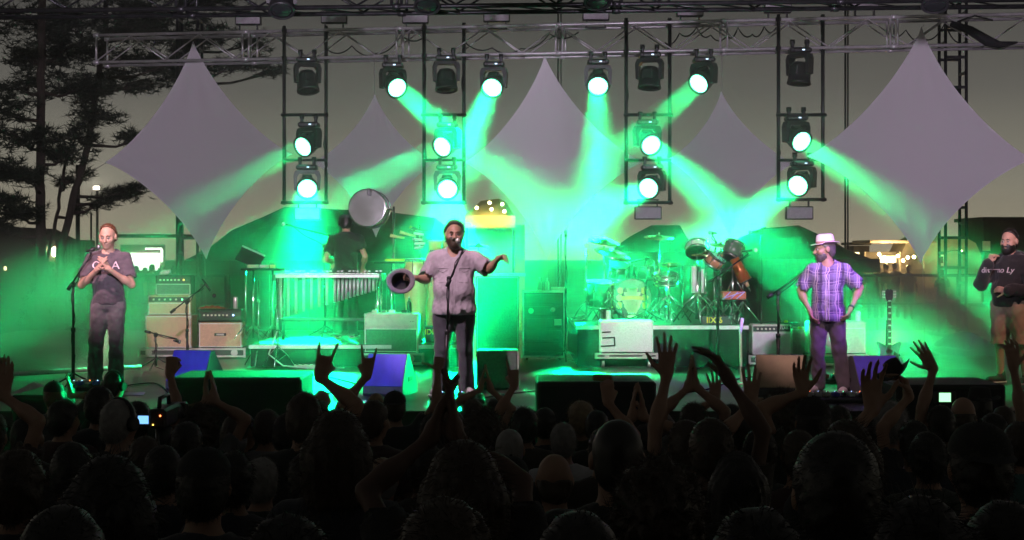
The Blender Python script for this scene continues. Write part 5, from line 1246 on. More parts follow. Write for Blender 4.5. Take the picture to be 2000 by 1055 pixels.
# dark stand hardware left of the vibraphone
t, h = tripod_stand(542, 560, 18.6, FLOOR, 'chrome stand with cable left of the vibraphone', 'percussion_stand', 'stand', .3, .26, .012)
MB().tube([(0, -.03, .5), (-.1, -.1, .2), (.1, -.15, .05), (.5, -.2, .02), (.9, -.1, .02)], .010, n=6).build('cable', mat('pale_cable', (.6, .65, .6), .6), t)
t, h = tripod_stand(505, 545, 19.0, FLOOR, 'thin chrome stand right of the salmon fronted amplifier', 'percussion_stand', 'stand', .3, .24, .010)
deck_case = thing('power_strip', 'pale multi socket power strip on the floor below the vibraphone', 'power strip', W(610, 648, 19.0)); deck_case.location.z = FLOOR+.002; deck_case.location.y = 18.7
MB().box((0, 0, .025), (.4, .07, .05), Matrix.Rotation(R(8), 3, 'Z'), bev=.008).build('strip', M_CREAM, deck_case)
for k in range(5): MB().box((-.15+k*.075, -.022+k*.0105-.02, .052), (.035, .035, .012), bev=.003).build('socket', M_PLASTIC, deck_case)

# ================================================================ people: bodies grown as one continuous surface
f32 = np.float32
def axis_pts(lo, hi, h, fine=()):
    out = [lo]; 
    while out[-1] < hi:
        x = out[-1]; s = h
        for a, b, hf in fine:
            if a-h*.5 <= x <= b: s = min(s, hf)
        out.append(x+s)
    return np.array(out, dtype=f32)
class Field:
    def __init__(s, xs, ys, zs):
        s.x, s.y, s.z = xs, ys, zs; s.F = np.full((len(xs), len(ys), len(zs)), 0.5, dtype=f32)
    def sub(s, lo, hi):
        sl = []
        for a, l, h in ((s.x, lo[0], hi[0]), (s.y, lo[1], hi[1]), (s.z, lo[2], hi[2])):
            sl.append(slice(int(max(0, np.searchsorted(a, l)-1)), int(min(len(a), np.searchsorted(a, h)+1))))
        return tuple(sl), s.x[sl[0]][:, None, None], s.y[sl[1]][None, :, None], s.z[sl[2]][None, None, :]
    def join(s, sl, d, k):
        a = s.F[sl]
        if a.size == 0: return
        h = np.maximum(k-np.abs(a-d), 0)/k; s.F[sl] = np.minimum(a, d)-h*h*k*.25
    def cut(s, sl, d, k):
        a = s.F[sl]
        if a.size == 0: return
        h = np.maximum(k-np.abs(a+d), 0)/k; s.F[sl] = np.maximum(a, -d)+h*h*k*.25
    def cone(s, a, b, ra, rb=None, k=.03, minus=False):
        rb = ra if rb is None else rb; a = np.array(a, f32); b = np.array(b, f32); r = max(ra, rb)+k+.02
        sl, X, Y, Z = s.sub(np.minimum(a, b)-r, np.maximum(a, b)+r)
        ba = b-a; L = float(ba@ba)+1e-9
        t = np.clip(((X-a[0])*ba[0]+(Y-a[1])*ba[1]+(Z-a[2])*ba[2])/L, 0, 1)
        d = np.sqrt((X-a[0]-t*ba[0])**2+(Y-a[1]-t*ba[1])**2+(Z-a[2]-t*ba[2])**2)-(ra+(rb-ra)*t)
        (s.cut if minus else s.join)(sl, d, k)
    def ell(s, c, r, k=.03, M=None, minus=False):
        c = np.array(c, f32); R_ = max(r)+k+.02; sl, X, Y, Z = s.sub(c-R_, c+R_)
        x, y, z = X-c[0], Y-c[1], Z-c[2]
        if M is not None:
            m = M; x, y, z = m[0][0]*x+m[1][0]*y+m[2][0]*z, m[0][1]*x+m[1][1]*y+m[2][1]*z, m[0][2]*x+m[1][2]*y+m[2][2]*z
        k0 = np.sqrt((x/r[0])**2+(y/r[1])**2+(z/r[2])**2)+1e-6; k1 = np.sqrt((x/r[0]**2)**2+(y/r[1]**2)**2+(z/r[2]**2)**2)+1e-6
        (s.cut if minus else s.join)(sl, k0*(k0-1)/k1, k)
    def plane(s, p, n):
        "keep what lies behind the plane (n points out)"
        n = Vector(n).normalized(); X, Y, Z = s.x[:, None, None], s.y[None, :, None], s.z[None, None, :]
        s.F = np.maximum(s.F, (X-p[0])*n[0]+(Y-p[1])*n[1]+(Z-p[2])*n[2]).astype(f32)
    def wrinkle(s, amp, freq, seed, n=6, aniso=(1, 1, 1)):
        rg = np.random.RandomState(seed); X, Y, Z = s.x[:, None, None], s.y[None, :, None], s.z[None, None, :]; acc = 0
        for _ in range(n):
            v = rg.normal(size=3)*aniso; v = v/np.linalg.norm(v)*freq*rg.uniform(.6, 1.5); acc = acc+np.sin(X*v[0]+Y*v[1]+Z*v[2]+rg.uniform(0, 6.28))
        s.F = (s.F+amp*acc/math.sqrt(n)).astype(f32)
    def net(s):
        F = s.F; ins = F < 0
        c = np.zeros(tuple(n-1 for n in F.shape), np.int8)
        for i in (0, 1):
            for j in (0, 1):
                for k in (0, 1): c += ins[i:F.shape[0]-1+i, j:F.shape[1]-1+j, k:F.shape[2]-1+k]
        act = (c > 0) & (c < 8); I, J, K = np.nonzero(act); n = len(I)
        if n == 0: return np.zeros((0, 3)), np.zeros((0, 4), int)
        idx = np.full(act.shape, -1, np.int32); idx[I, J, K] = np.arange(n)
        pos = np.zeros((n, 3)); cnt = np.zeros(n); cs = [(i, j, k) for i in (0, 1) for j in (0, 1) for k in (0, 1)]
        ax = (s.x, s.y, s.z)
        for a in cs:
            for d in range(3):
                if a[d]: continue
                b = list(a); b[d] = 1
                fa = F[I+a[0], J+a[1], K+a[2]]; fb = F[I+b[0], J+b[1], K+b[2]]; m = (fa < 0) != (fb < 0)
                if not m.any(): continue
                t = fa[m]/(fa[m]-fb[m]); q = np.zeros((m.sum(), 3)); base = (I[m], J[m], K[m])
                for e in range(3):
                    lo = ax[e][base[e]+a[e]]
                    q[:, e] = lo if e != d else lo+t*(ax[e][base[e]+1]-lo)
                pos[m] += q; cnt[m] += 1
        pos /= cnt[:, None]; quads = []
        for d in range(3):
            A = [slice(None)]*3; B = [slice(None)]*3; A[d] = slice(0, -1); B[d] = slice(1, None)
            fl = ins[tuple(A)] != ins[tuple(B)]; e1, e2 = (d+1) % 3, (d+2) % 3
            G = np.nonzero(fl); G = list(G)
            ok = (G[e1] > 0) & (G[e2] > 0) & (G[e1] < F.shape[e1]-1) & (G[e2] < F.shape[e2]-1)
            G = [g[ok] for g in G]; sgn = ins[tuple(G)]
            def cell(o1, o2):
                g = [x.copy() for x in G]; g[e1] -= o1; g[e2] -= o2; return idx[tuple(g)]
            q = np.stack([cell(1, 1), cell(0, 1), cell(0, 0), cell(1, 0)], 1)
            q[~sgn] = q[~sgn][:, ::-1]; quads.append(q)
        Q = np.concatenate(quads); Q = Q[(Q >= 0).all(1)]
        return pos, Q
def vnormals(v, q):
    n = np.cross(v[q[:, 2]]-v[q[:, 0]], v[q[:, 3]]-v[q[:, 1]]); out = np.zeros_like(v)
    for i in range(4): np.add.at(out, q[:, i], n)
    return out/(np.linalg.norm(out, axis=1)[:, None]+1e-9)
def net_obj(name, fld, m, parent, fuzz=0, fl=.02, seed=0, smooth_it=1, droop=.3):
    v, q = fld.net()
    if len(v) == 0: return None
    for _ in range(smooth_it):      # light relaxation of the surface
        acc = np.zeros_like(v); cn = np.zeros(len(v))
        for a, b in ((0, 1), (1, 2), (2, 3), (3, 0)):
            np.add.at(acc, q[:, a], v[q[:, b]]); np.add.at(acc, q[:, b], v[q[:, a]]); np.add.at(cn, q[:, a], 1); np.add.at(cn, q[:, b], 1)
        v = v*.5+.5*acc/np.maximum(cn, 1)[:, None]
    tri = np.zeros((0, 3), int)
    if fuzz:
        rg = np.random.RandomState(seed); nn = vnormals(v, q); pick = rg.randint(0, len(v), fuzz)
        d = nn[pick]+rg.normal(size=(fuzz, 3))*.55; d[:, 2] -= droop; d /= np.linalg.norm(d, axis=1)[:, None]
        p = v[pick]-nn[pick]*.004; sd = np.cross(d, rg.normal(size=(fuzz, 3))); sd /= np.linalg.norm(sd, axis=1)[:, None]+1e-9
        L = (fl*rg.uniform(.4, 1.3, fuzz))[:, None]; b = len(v)
        v = np.concatenate([v, p-sd*.0013, p+sd*.0013, p+d*L]); tri = np.stack([b+np.arange(fuzz), b+fuzz+np.arange(fuzz), b+2*fuzz+np.arange(fuzz)], 1)
    me = bpy.data.meshes.new(name); nv, nq, nt_ = len(v), len(q), len(tri)
    me.vertices.add(nv); me.vertices.foreach_set('co', v.astype(f32).ravel())
    me.loops.add(nq*4+nt_*3); me.loops.foreach_set('vertex_index', np.concatenate([q.ravel(), tri.ravel()]).astype(np.int32))
    me.polygons.add(nq+nt_); me.polygons.foreach_set('loop_start', np.concatenate([np.arange(nq)*4, nq*4+np.arange(nt_)*3]).astype(np.int32))
    me.polygons.foreach_set('use_smooth', np.ones(nq+nt_, bool)); me.update(calc_edges=True)
    return obj(name, me, m, parent)

SKINS = {'fair': (0.50, 0.30, 0.22), 'tan': (0.38, 0.22, 0.15), 'dark': (0.13, 0.07, 0.05)}
def skin(k): return mat('skin_'+k, SKINS[k], 0.55, var=0.06, scale=10)
HAIRC = {'black': (.012, .010, .009), 'brown': (.05, .032, .02), 'reddish': (.11, .045, .022), 'grey': (.25, .24, .23), 'blond': (.30, .22, .12), 'white': (.5, .5, .48), 'pepper': (.10, .085, .08)}
def hairm(k): return mat('hair_'+k, HAIRC[k], 0.45, var=0.25, scale=30, spec=.6)
def V(*a): return Vector(a)
def ik(sh, wr, l1, l2, pole):
    d = wr-sh; L = d.length; mx = (l1+l2)*.995
    if L > mx: l1 *= L/mx; l2 *= L/mx
    L = max(L, abs(l1-l2)+.02); c = (l1*l1-l2*l2+L*L)/(2*L); h = math.sqrt(max(0, l1*l1-c*c)); u = d.normalized()
    p = Vector(pole)-u*Vector(pole).dot(u); p = p.normalized() if p.length > 1e-4 else Vector((0, 0, -1)); return sh+u*c+p*h
GEST = {   # curl of index, middle, ring, little (0 straight, 1 closed), thumb (0 out, 1 folded), spread
    'open': ((.05, .0, .05, .12), .05, .26), 'flat': ((.08, .05, .08, .1), .3, .05), 'relaxed': ((.3, .36, .42, .46), .45, .1), 'horns': ((.0, 1, 1, .0), 1.0, .22),
    'point': ((.0, 1, 1, 1), .9, .1), 'fist': ((1, 1, 1, 1), .95, .02), 'thumb': ((1, 1, 1, 1), -.1, .02), 'bent': ((.3, .28, .3, .36), .1, .06), 'claw': ((.35, .35, .4, .45), .2, .26), 'hold': ((.62, .66, .7, .72), .7, .08)}
def hand_prims(wr, d, n, side, gest, s=1.0):
    "capsules of a hand: wrist wr, pointing d, palm facing n, thumb on the side 'side' (unit vector made from d x n)"
    d = Vector(d).normalized(); n = Vector(n); n = (n-d*n.dot(d)).normalized(); t = d.cross(n).normalized()*side; out = []
    curls, th, spr = GEST[gest]
    pc = wr+d*.05*s
    out.append(('cone', wr, wr+d*.03*s, .024*s, .026*s, .02))
    for o in (-.027, -.009, .009, .027): out.append(('cone', wr+d*.02*s+t*o*.6*s, wr+d*.088*s+t*o*s, .014*s, .0125*s, .012))
    Ls = ((.042, .026, .020), (.046, .030, .021), (.043, .028, .020), (.034, .021, .018))
    for i, (c, L) in enumerate(zip(curls, Ls)):
        o = (.029, .010, -.009, -.027)[i]; p = wr+d*(.090-(.006 if i in (0, 3) else 0))*s+t*o*s
        a = spr*(1.5-i)*.55; dv = (d*math.cos(a)+t*math.sin(a)).normalized()
        for j, l in enumerate(L):
            ang = c*(1.35, 1.55, .8)[j]; dv = (dv*math.cos(ang)+n*math.sin(ang)).normalized(); q = p+dv*l*s*1.05
            out.append(('cone', p, q, (.0098, .0088, .0080)[j]*s, (.0090, .0082, .0068)[j]*s, .004)); p = q
    b = wr+d*.022*s+t*.026*s
    if th < 0.5: k1 = (d*.62+t*.75+n*.15).normalized(); k2 = (d*.8+t*.5+n*.2).normalized()
    else: k1 = (d*.72+t*.45+n*.5).normalized(); k2 = (d*.5-t*.5+n*.6).normalized()
    if th < 0: k1 = (t*.95+d*.3).normalized(); k2 = (t*.97+d*.2).normalized()
    q = b+k1*.045*s; out.append(('cone', b, q, .0155*s, .0115*s, .014)); q2 = q+k2*.034*s; out.append(('cone', q, q2, .0112*s, .0098*s, .004)); out.append(('cone', q2, q2+k2*.024*s, .0098*s, .0078*s, .004))
    return out
def Rm(yaw, pitch, roll=0.0): return Matrix.Rotation(yaw, 3, 'Z') @ Matrix.Rotation(pitch, 3, 'X') @ Matrix.Rotation(roll, 3, 'Y')
def make_person(loc, rz, H, label, group=None, P=None, name='person'):
    """P: dict(build, belly, lean, yaw, pitch, arms=[(wrist, hand_dir, palm_normal, gesture, elbow or None)]*2, legs, skin, hair, hairc, shirt, sleeve, hem, trousers, ...) in metres of this body, facing -Y"""
    g = lambda k, d=None: P.get(k, d)
    t = thing(name, label, 'person', loc, rz, group); s = H/1.8; h = g('h', .013); hf = g('hf', .008); bld = g('build', 1.0); bel = g('belly', 0.0); lean = g('lean', 0.0); aw = g('armw', 1.0)
    def bp(x, y, z): return Vector((x*s, (y+lean*max(0, z-.95))*s if False else (y-lean*max(0, z-.95))*s, z*s))
    neck = bp(0, .012, 1.49); hc = bp(0, -.015+g('headfwd', 0), 1.672); HM = Rm(g('yaw', 0), g('pitch', 0), g('roll', 0)); hs = s*g('headscale', 1.0)
    piv = bp(0, .02, 1.58)
    def hp(x, y, z): return piv+HM @ (Vector((x, y, z))*hs+(hc-piv))
    arms = []; shw = .180*bld
    for i, sd in enumerate((-1, 1)):
        a = g('arms', (None, None))[i]; sh = bp(sd*shw, .01, 1.415)
        if a is None: a = (bp(sd*(shw+.09), -.03, .83), (0, -.1, -1), (-sd, 0, 0), 'relaxed', None)
        wr = Vector(a[0]); 
        if wr.z > sh.z+.1*s: sh = sh+V(0, 0, .045*s)+V(-sd*.015*s, 0, 0)
        el = Vector(a[4]) if a[4] is not None else ik(sh, wr, .30*s, .26*s, g('pole', (sd*.8, .35, -.5)))
        arms.append((sh, el, wr, a[1], a[2], a[3], sd))
    legs = g('legs') or [((-.10, -.01, .5), (-.11, .02, .08), (-.14, -.17, .03)), ((.10, -.01, .5), (.11, .02, .08), (.14, -.17, .03))]
    # ---- bounds
    pts = [hp(0, 0, .13)]+[a[2]+Vector(a[3]).normalized()*.22*s for a in arms]+[a[1] for a in arms]+[bp(.26*bld, 0, 1), bp(-.26*bld, 0, 1), bp(0, .2, 1), bp(0, -.24-bel, 1), Vector((0, 0, -.01))]+[Vector(x[2])*s for x in legs]+[Vector(x[1])*s+V(0, .07, 0) for x in legs]+[hp(0, -.14, 0), hp(0, .14, 0)]
    lo = np.array([min(p[i] for p in pts) for i in range(3)])-.06; hi = np.array([max(p[i] for p in pts) for i in range(3)])+.06
    fx, fy, fz = [], [], []
    c = hp(0, 0, 0)
    if g('fine_head', False):
        fx.append((c.x-.1, c.x+.1, .007)); fy.append((c.y-.14, c.y+.12, .007)); fz.append((c.z-.14, c.z+.14, .007))
    for i, a in enumerate(arms):
        if g('fine_hands', (False, False))[i]:
            q = a[2]+Vector(a[3]).normalized()*.09*s; e = .12*s
            fx.append((q.x-e, q.x+e, hf)); fy.append((q.y-e*.9, q.y+e*.9, hf)); fz.append((q.z-e, q.z+e, hf))
    if g('cut_low', None): pass
    fz2 = fz+[(.85*s, 3, h)]
    B = Field(axis_pts(lo[0], hi[0], h, fx), axis_pts(lo[1], hi[1], h, fy), axis_pts(lo[2], hi[2], max(h, .026), fz2))
    # torso
    def torso(Fd, e, k=.06, hips=True):
        Fd.ell(bp(0, 0, 1.30), ((.165*bld+e)*s, (.112+.02*bel+e)*s, (.20+e)*s), k)
        Fd.ell(bp(0, -.02-.35*bel, 1.10), ((.148*bld+.45*bel+e)*s, (.108+.5*bel+e)*s, (.19+e)*s), k)
        if hips: Fd.ell(bp(0, -.0, .95), ((.158*bld+.2*bel+e)*s, (.118+.2*bel+e)*s, (.13+e)*s), k)
        for sd in (-1, 1): Fd.ell(bp(sd*.075*bld, .045, 1.36), ((.085+e)*s, (.06+e)*s, (.11+e)*s), k)
        for a in arms: Fd.cone(neck+V(0, .01, -.035*s), a[0]+V(0, 0, -.004), (.058+e)*s, (.052*bld+e)*s, k)
    def limbs(Fd, e, frac=None, full=True):
        for a in arms:
            sh, el, wr = a[:3]
            if frac is None or frac > 1:
                Fd.cone(sh, el, (.050*bld*aw+e)*s, (.040*aw+e)*s, .03); m = el.lerp(wr, .3)
                end = wr if frac is None else el.lerp(wr, min(1, frac-1))
                Fd.cone(el, end, (.041*aw+e)*s, (.027*aw+e+(.008 if frac else 0))*s, .02)
                if frac is None: Fd.ell(el.lerp(wr, .3), (.043*s*aw, .043*s*aw, .06*s), .03, frame(wr-el))
            else: Fd.cone(sh, sh.lerp(el, frac), (.053*bld+e)*s, (.050+e*1.3)*s, .03)
    def leg_prims(Fd, e, low=0.0, flare=0.0):
        for sd, (kn, an, toe) in zip((-1, 1), legs):
            hip = bp(sd*.088*bld, 0, .90); kn = Vector(kn)*s; an = Vector(an)*s
            Fd.cone(hip, kn, (.088*bld+e)*s, (.058+e)*s, .04)
            if low <= 0: Fd.cone(kn, an, (.056+e)*s, (.038+e+flare)*s, .03)
            else: Fd.cone(kn, kn.lerp(an, .12), (.06+e)*s, (.06+e+flare)*s, .02)
    torso(B, 0); limbs(B, 0); leg_prims(B, 0)
    for kn, an, toe in legs: B.cone(Vector(an)*s+V(0, .02*s, -.03*s), Vector(toe)*s, .04*s, .03*s, .02)
    # neck and head
    B.cone(neck, hp(0, .022, -.075), .062*s*g('neckw', 1.0), .055*s*g('neckw', 1.0), .03)
    hM = HM
    B.ell(hp(0, .015, .02), (.077*hs, .098*hs, .098*hs), .02, hM); B.ell(hp(0, -.018, -.045), (.060*hs, .074*hs, .076*hs), .03, hM)
    B.ell(hp(0, -.064, -.098), (.026*hs, .022*hs, .022*hs), .03, hM)
    for sd in (-1, 1):
        B.ell(hp(sd*.042, -.058, -.028), (.028*hs, .028*hs, .026*hs), .025, hM); B.ell(hp(sd*.082, .012, -.006), (.011*hs, .024*hs, .033*hs), .008, hM)
    if g('fine_head', False):
        B.ell(hp(0, -.080, .022), (.052*hs, .018*hs, .011*hs), .015, hM)
        for sd in (-1, 1): B.ell(hp(sd*.032, -.102, .0), (.020*hs, .020*hs, .013*hs), .012, hM, minus=True)
        B.cone(hp(0, -.090, .008), hp(0, -.116, -.034), .009*hs, .0145*hs, .014)
        for sd in (-1, 1): B.ell(hp(sd*.013, -.103, -.036), (.009*hs, .010*hs, .008*hs), .008, hM)
        B.ell(hp(0, -.088, -.060), (.026*hs, .012*hs, .008*hs), .010, hM); B.ell(hp(0, -.086, -.074), (.022*hs, .012*hs, .008*hs), .008, hM)
        B.ell(hp(0, -.104, -.067), (.022*hs, .012*hs, .003*hs), .004, hM, minus=True)
    for i, a in enumerate(arms):
        for pr in hand_prims(a[2], a[3], a[4], a[6]*g('thumbside', (1, 1))[i], a[5], s*g('handscale', 1.04)): B.cone(pr[1], pr[2], pr[3], pr[4], pr[5])
    body = net_obj('body', B, skin(g('skin', 'fair')), t, smooth_it=1)
    # ---- eyes and brows
    if g('fine_head', False):
        for sd in (-1, 1):
            e = MB().ball(hp(sd*.031, -.083, .0), .0125*hs, n=12).build('eye', mat('eye_white', (.55, .5, .48), .3), t)
            MB().ball(hp(sd*.031, -.0925, -.001), (.0062*hs, .0062*hs, .0062*hs), n=8).build('iris', mat('iris', (.03, .02, .015), .2), e)
            MB().tube([hp(sd*.014, -.098, .022), hp(sd*.03, -.100, .027), hp(sd*.048, -.088, .022)], [.003, .0045, .002], n=5).build('eyebrow', hairm(g('hairc', 'brown')), t)
            MB().tube([hp(sd*.017, -.093, .006), hp(sd*.031, -.0975, .0085), hp(sd*.045, -.088, .005)], .0028, n=5).build('eyelid', skin(g('skin', 'fair')), t)
    # ---- hair
    hk = g('hair', 'short')
    if hk != 'none':
        th = {'buzz': .004, 'short': .012, 'curly': .036, 'long': .018, 'bald': .006, 'bob': .024, 'pony': .012, 'full': .022}[hk]
        rr = .2 if hk in ('long', 'bob', 'curly', 'pony') else .15; q = hp(0, .02, .02)
        zlo = q.z-(.48*s if hk == 'long' else .24 if hk in ('bob', 'pony') else .15); fh = g('hh', .009)
        Hf = Field(axis_pts(q.x-rr, q.x+rr, fh), axis_pts(q.y-rr, q.y+rr, fh), axis_pts(zlo, q.z+.19, fh))
        Hf.ell(hp(0, .018, .024), ((.077+th)*hs, (.098+th)*hs, (.098+th*1.05)*hs), .02, hM)
        if hk in ('short', 'curly', 'full', 'buzz', 'pony'): Hf.ell(hp(0, .05, -.04), ((.066+th)*hs, (.062+th)*hs, (.06+th)*hs), .03, hM)
        if hk == 'bald':
            n = HM @ Vector((0, -.25, 1)); Hf.plane(hp(0, 0, -.012), n)
            Hf.ell(hp(0, .05, -.04), ((.066+th)*hs, (.062+th)*hs, (.055+th)*hs), .03, hM)
        if hk in ('long', 'bob'):
            zz = -.40 if hk == 'long' else -.13
            Hf.ell(hp(0, .045, -.05), ((.085+th)*hs, (.075+th)*hs, (.10+th)*hs), .04, hM)
            for x in (-.055, 0, .055): Hf.cone(hp(x, .055, -.02), hp(x*1.25, .085, zz), (.048+th)*s, (.040+th*.6)*s, .05)
        if hk == 'pony': Hf.cone(hp(0, .11, .03), hp(0, .155, -.02), .028, .034, .02); Hf.cone(hp(0, .155, -.02), hp(0, .15, -.17), .034, .014, .03)
        if hk in ('short', 'full', 'buzz'):
            for sd in (-1, 1): Hf.ell(hp(sd*.095, -.055, -.030), (.042*hs, .058*hs, .062*hs), .012, hM, minus=True)
        n = HM @ Vector((0, -.80, -.60)); hl = g('hairline', 0.0)
        Hf.plane(hp(0, -.052+hl, .050+hl*.5), n)
        if hk == 'curly': Hf.wrinkle(.008, 150, g('seed', 1)); Hf.wrinkle(.006, 330, g('seed', 1)+1)
        elif hk in ('long', 'bob', 'pony'): Hf.wrinkle(.0035, 190, g('seed', 1), aniso=(1, 1, .12))
        elif hk == 'full': Hf.wrinkle(.0035, 110, g('seed', 1), aniso=(1, .7, .7)); Hf.wrinkle(.002, 300, g('seed', 1)+2)
        elif hk == 'bald': Hf.wrinkle(.004, 120, g('seed', 1))
        elif hk != 'buzz': Hf.wrinkle(.0025, 200, g('seed', 1), aniso=(1, .6, .6))
        fz_ = {'curly': (4200, .040), 'long': (2200, .055), 'short': (2600, .020), 'full': (3000, .030), 'buzz': (700, .006), 'bald': (400, .008), 'bob': (1200, .03), 'pony': (800, .03)}[hk]
        net_obj('hair', Hf, hairm(g('hairc', 'brown')), t, int(fz_[0]*g('fuzz', 1.0)), fz_[1], g('seed', 1), 0 if hk == 'curly' else 1, droop=.1 if hk == 'curly' else .7)
    if g('beard'):
        q = hp(0, -.05, -.07); Bf = Field(axis_pts(q.x-.12, q.x+.12, .007), axis_pts(q.y-.12, q.y+.12, .007), axis_pts(q.z-.13, q.z+.11, .007)); bt = g('beard')
        Bf.ell(hp(0, -.024, -.058), ((.062+bt)*hs, (.072+bt)*hs, (.072+bt)*hs), .02, hM); Bf.ell(hp(0, -.064, -.104), ((.032+bt)*hs, (.024+bt)*hs, (.026+bt*1.3)*hs), .03, hM)
        Bf.plane(hp(0, -.03, -.040), HM @ Vector((0, .25, 1))); Bf.plane(hp(0, .012, -.05), HM @ Vector((0, 1, -.1)))
        Bf.ell(hp(0, -.1, -.066), (.020*hs, .03*hs, .007*hs), .006, hM, minus=True); Bf.wrinkle(.002, 300, 5)
        net_obj('beard', Bf, hairm(g('beardc', g('hairc', 'brown'))), t, 500, .012, 3)
        MB().tube([hp(-.03, -.094, -.058), hp(-.012, -.106, -.048), hp(0, -.109, -.046), hp(.012, -.106, -.048), hp(.03, -.094, -.058)], [.004, .0075, .006, .0075, .004], n=6).build('moustache', hairm(g('beardc', g('hairc', 'brown'))), t)
    # ---- clothes
    sh_m = g('shirt')
    if sh_m is not None:
        e = g('loose', .014); hc_ = g('ch', h); sl = g('sleeve', .72); hem = g('hem', .86)
        ax = [p for a in arms for p in (a[0], a[0].lerp(a[1], min(1, sl)), a[1] if sl > 1 else a[0], a[1].lerp(a[2], min(1, sl-1)) if sl > 1 else a[0])]+[bp(.3*bld+.3*bel, .2, hem-.03), bp(-.3*bld-.3*bel, -.24-bel, 1.56)]
        l2 = np.array([min(p[i] for p in ax) for i in range(3)])-.09; h2 = np.array([max(p[i] for p in ax) for i in range(3)])+.09; l2[2] = min(l2[2], (hem-.03)*s)
        Sf = Field(axis_pts(l2[0], h2[0], hc_), axis_pts(l2[1], h2[1], hc_), axis_pts(l2[2], h2[2], hc_))
        torso(Sf, e, .05); limbs(Sf, e*1.15, sl)
        if hem < .9: Sf.ell(bp(0, -.01, hem+.04), ((.165*bld+.3*bel+e)*s, (.125+.3*bel+e)*s, .14*s), .05)
        if g('hood'):
            Sf.ell(bp(0, .10, 1.50), (.13*s, .075*s, .07*s), .04); Sf.cone(bp(-.09, .02, 1.53), bp(0, -.09, 1.47), .03*s, .028*s, .03); Sf.cone(bp(.09, .02, 1.53), bp(0, -.09, 1.47), .03*s, .028*s, .03)
        if g('wr', 1): Sf.wrinkle(g('wramp', .0045), 42, g('seed', 1)+20, aniso=(1, 1, .8)); Sf.wrinkle(g('wramp', .0045)*.45, 110, g('seed', 1)+21)
        # neck hole and hem
        Sf.cone(neck+V(0, -.02*s, .10*s), neck+V(0, -g('vneck', .03)*s, -.01*s), .085*s, .070*s, .006, minus=True)
        if g('vneck', 0) > .04: Sf.cone(neck+V(0, -.12*s, .02*s), neck+V(0, -.17*s, -.10*s), .05*s, .008*s, .006, minus=True)
        Sf.plane((0, 0, hem*s), (0, 0, -1))
        for a in arms:      # sleeve opening: open ended cuff
            if sl <= 1:
                d_ = (a[1]-a[0]).normalized(); q = a[0].lerp(a[1], sl)
                Sf.cone(q+d_*.012, q+d_*.10, (.062+e)*s, (.075+e)*s, .004, minus=True)
        shirt = net_obj('shirt', Sf, sh_m, t, smooth_it=1)
        if g('collar'):
            for sd in (-1, 1):
                a_, b_, c_, d2 = neck+V(sd*.012*s, .075*s, .075*s), neck+V(sd*.075*s, .03*s, .062*s), neck+V(sd*.065*s, -.085*s, .0), neck+V(sd*.025*s, -.115*s, -.055*s)
                e2 = neck+V(sd*.105*s, -.07*s, -.025*s); f2 = neck+V(sd*.11*s, .02*s, .03*s); g2 = neck+V(sd*.05*s, .11*s, .035*s)
                MB().add([a_, b_, c_, d2, e2, f2, g2], [(0, 1, 5, 6), (1, 2, 4, 5), (2, 3, 4)], 0, False).build('collar', sh_m, t)
    tr_m = g('trousers')
    if tr_m is not None:
        ht = g('lh', .02); xs_ = [Vector(q)*s for L_ in legs for q in L_[:2]]
        l2 = np.array([min([p[i] for p in xs_]+[(-.22*bld, -.2, .0)[i]]) for i in range(3)])-.1; h2 = np.array([max([p[i] for p in xs_]+[(.22*bld, .2, 1.02*s)[i]]) for i in range(3)])+.1; l2[2] = .0; h2[2] = 1.03*s
        Tf = Field(axis_pts(l2[0], h2[0], ht), axis_pts(l2[1], h2[1], ht), axis_pts(l2[2], h2[2], ht))
        Tf.ell(bp(0, 0, .95), ((.163*bld+.2*bel)*s, (.124+.2*bel)*s, .135*s), .05)
        leg_prims(Tf, g('tloose', .016), 1 if g('shorts') else 0, g('flare', .018))
        if ht < .016: Tf.wrinkle(.005, 38, g('seed', 1)+9, aniso=(1.2, 1.2, .5)); Tf.wrinkle(.0035, 80, g('seed', 1)+11, aniso=(1, 1, .7))
        Tf.plane((0, 0, (.46 if g('shorts') else .035)*s), (0, 0, -1)); Tf.plane((0, 0, 1.0*s), (0, 0, 1))
        net_obj('trousers', Tf, tr_m, t, smooth_it=1)
        for i, (kn, an, toe) in enumerate(legs):
            an, toe = Vector(an)*s, Vector(toe)*s; ws = g('sh', .014)
            if g('shoes'):
                Ff = Field(axis_pts(min(an.x, toe.x)-.09, max(an.x, toe.x)+.09, ws), axis_pts(min(an.y, toe.y)-.09, max(an.y, toe.y)+.13, ws), axis_pts(-.01, .16, ws))
                Ff.cone(an+V(0, .03, -.04), toe+V(0, -.01, .012), .05, .042, .03); Ff.cone(an+V(0, .01, .0), an+V(0, .01, .03), .052, .05, .03); Ff.plane((0, 0, .004), (0, 0, -1))
                sho = net_obj('shoe', Ff, g('shoes'), t)
                d_ = (toe-an); d_.z = 0; ln = d_.length; rot = Matrix.Rotation(math.atan2(d_.y, d_.x), 3, 'Z')
                MB().box((an+toe)/2*V(1, 1, 0).length*0+V((an.x+toe.x)/2, (an.y+toe.y)/2+.005, .012), (ln+.12, .088, .022), rot, bev=.008).build('sole', g('sole', M_WHITE), sho)
    P['_hp'] = hp; P['_hs'] = hs; P['_HM'] = HM; P['_bp'] = bp; P['_arms'] = arms
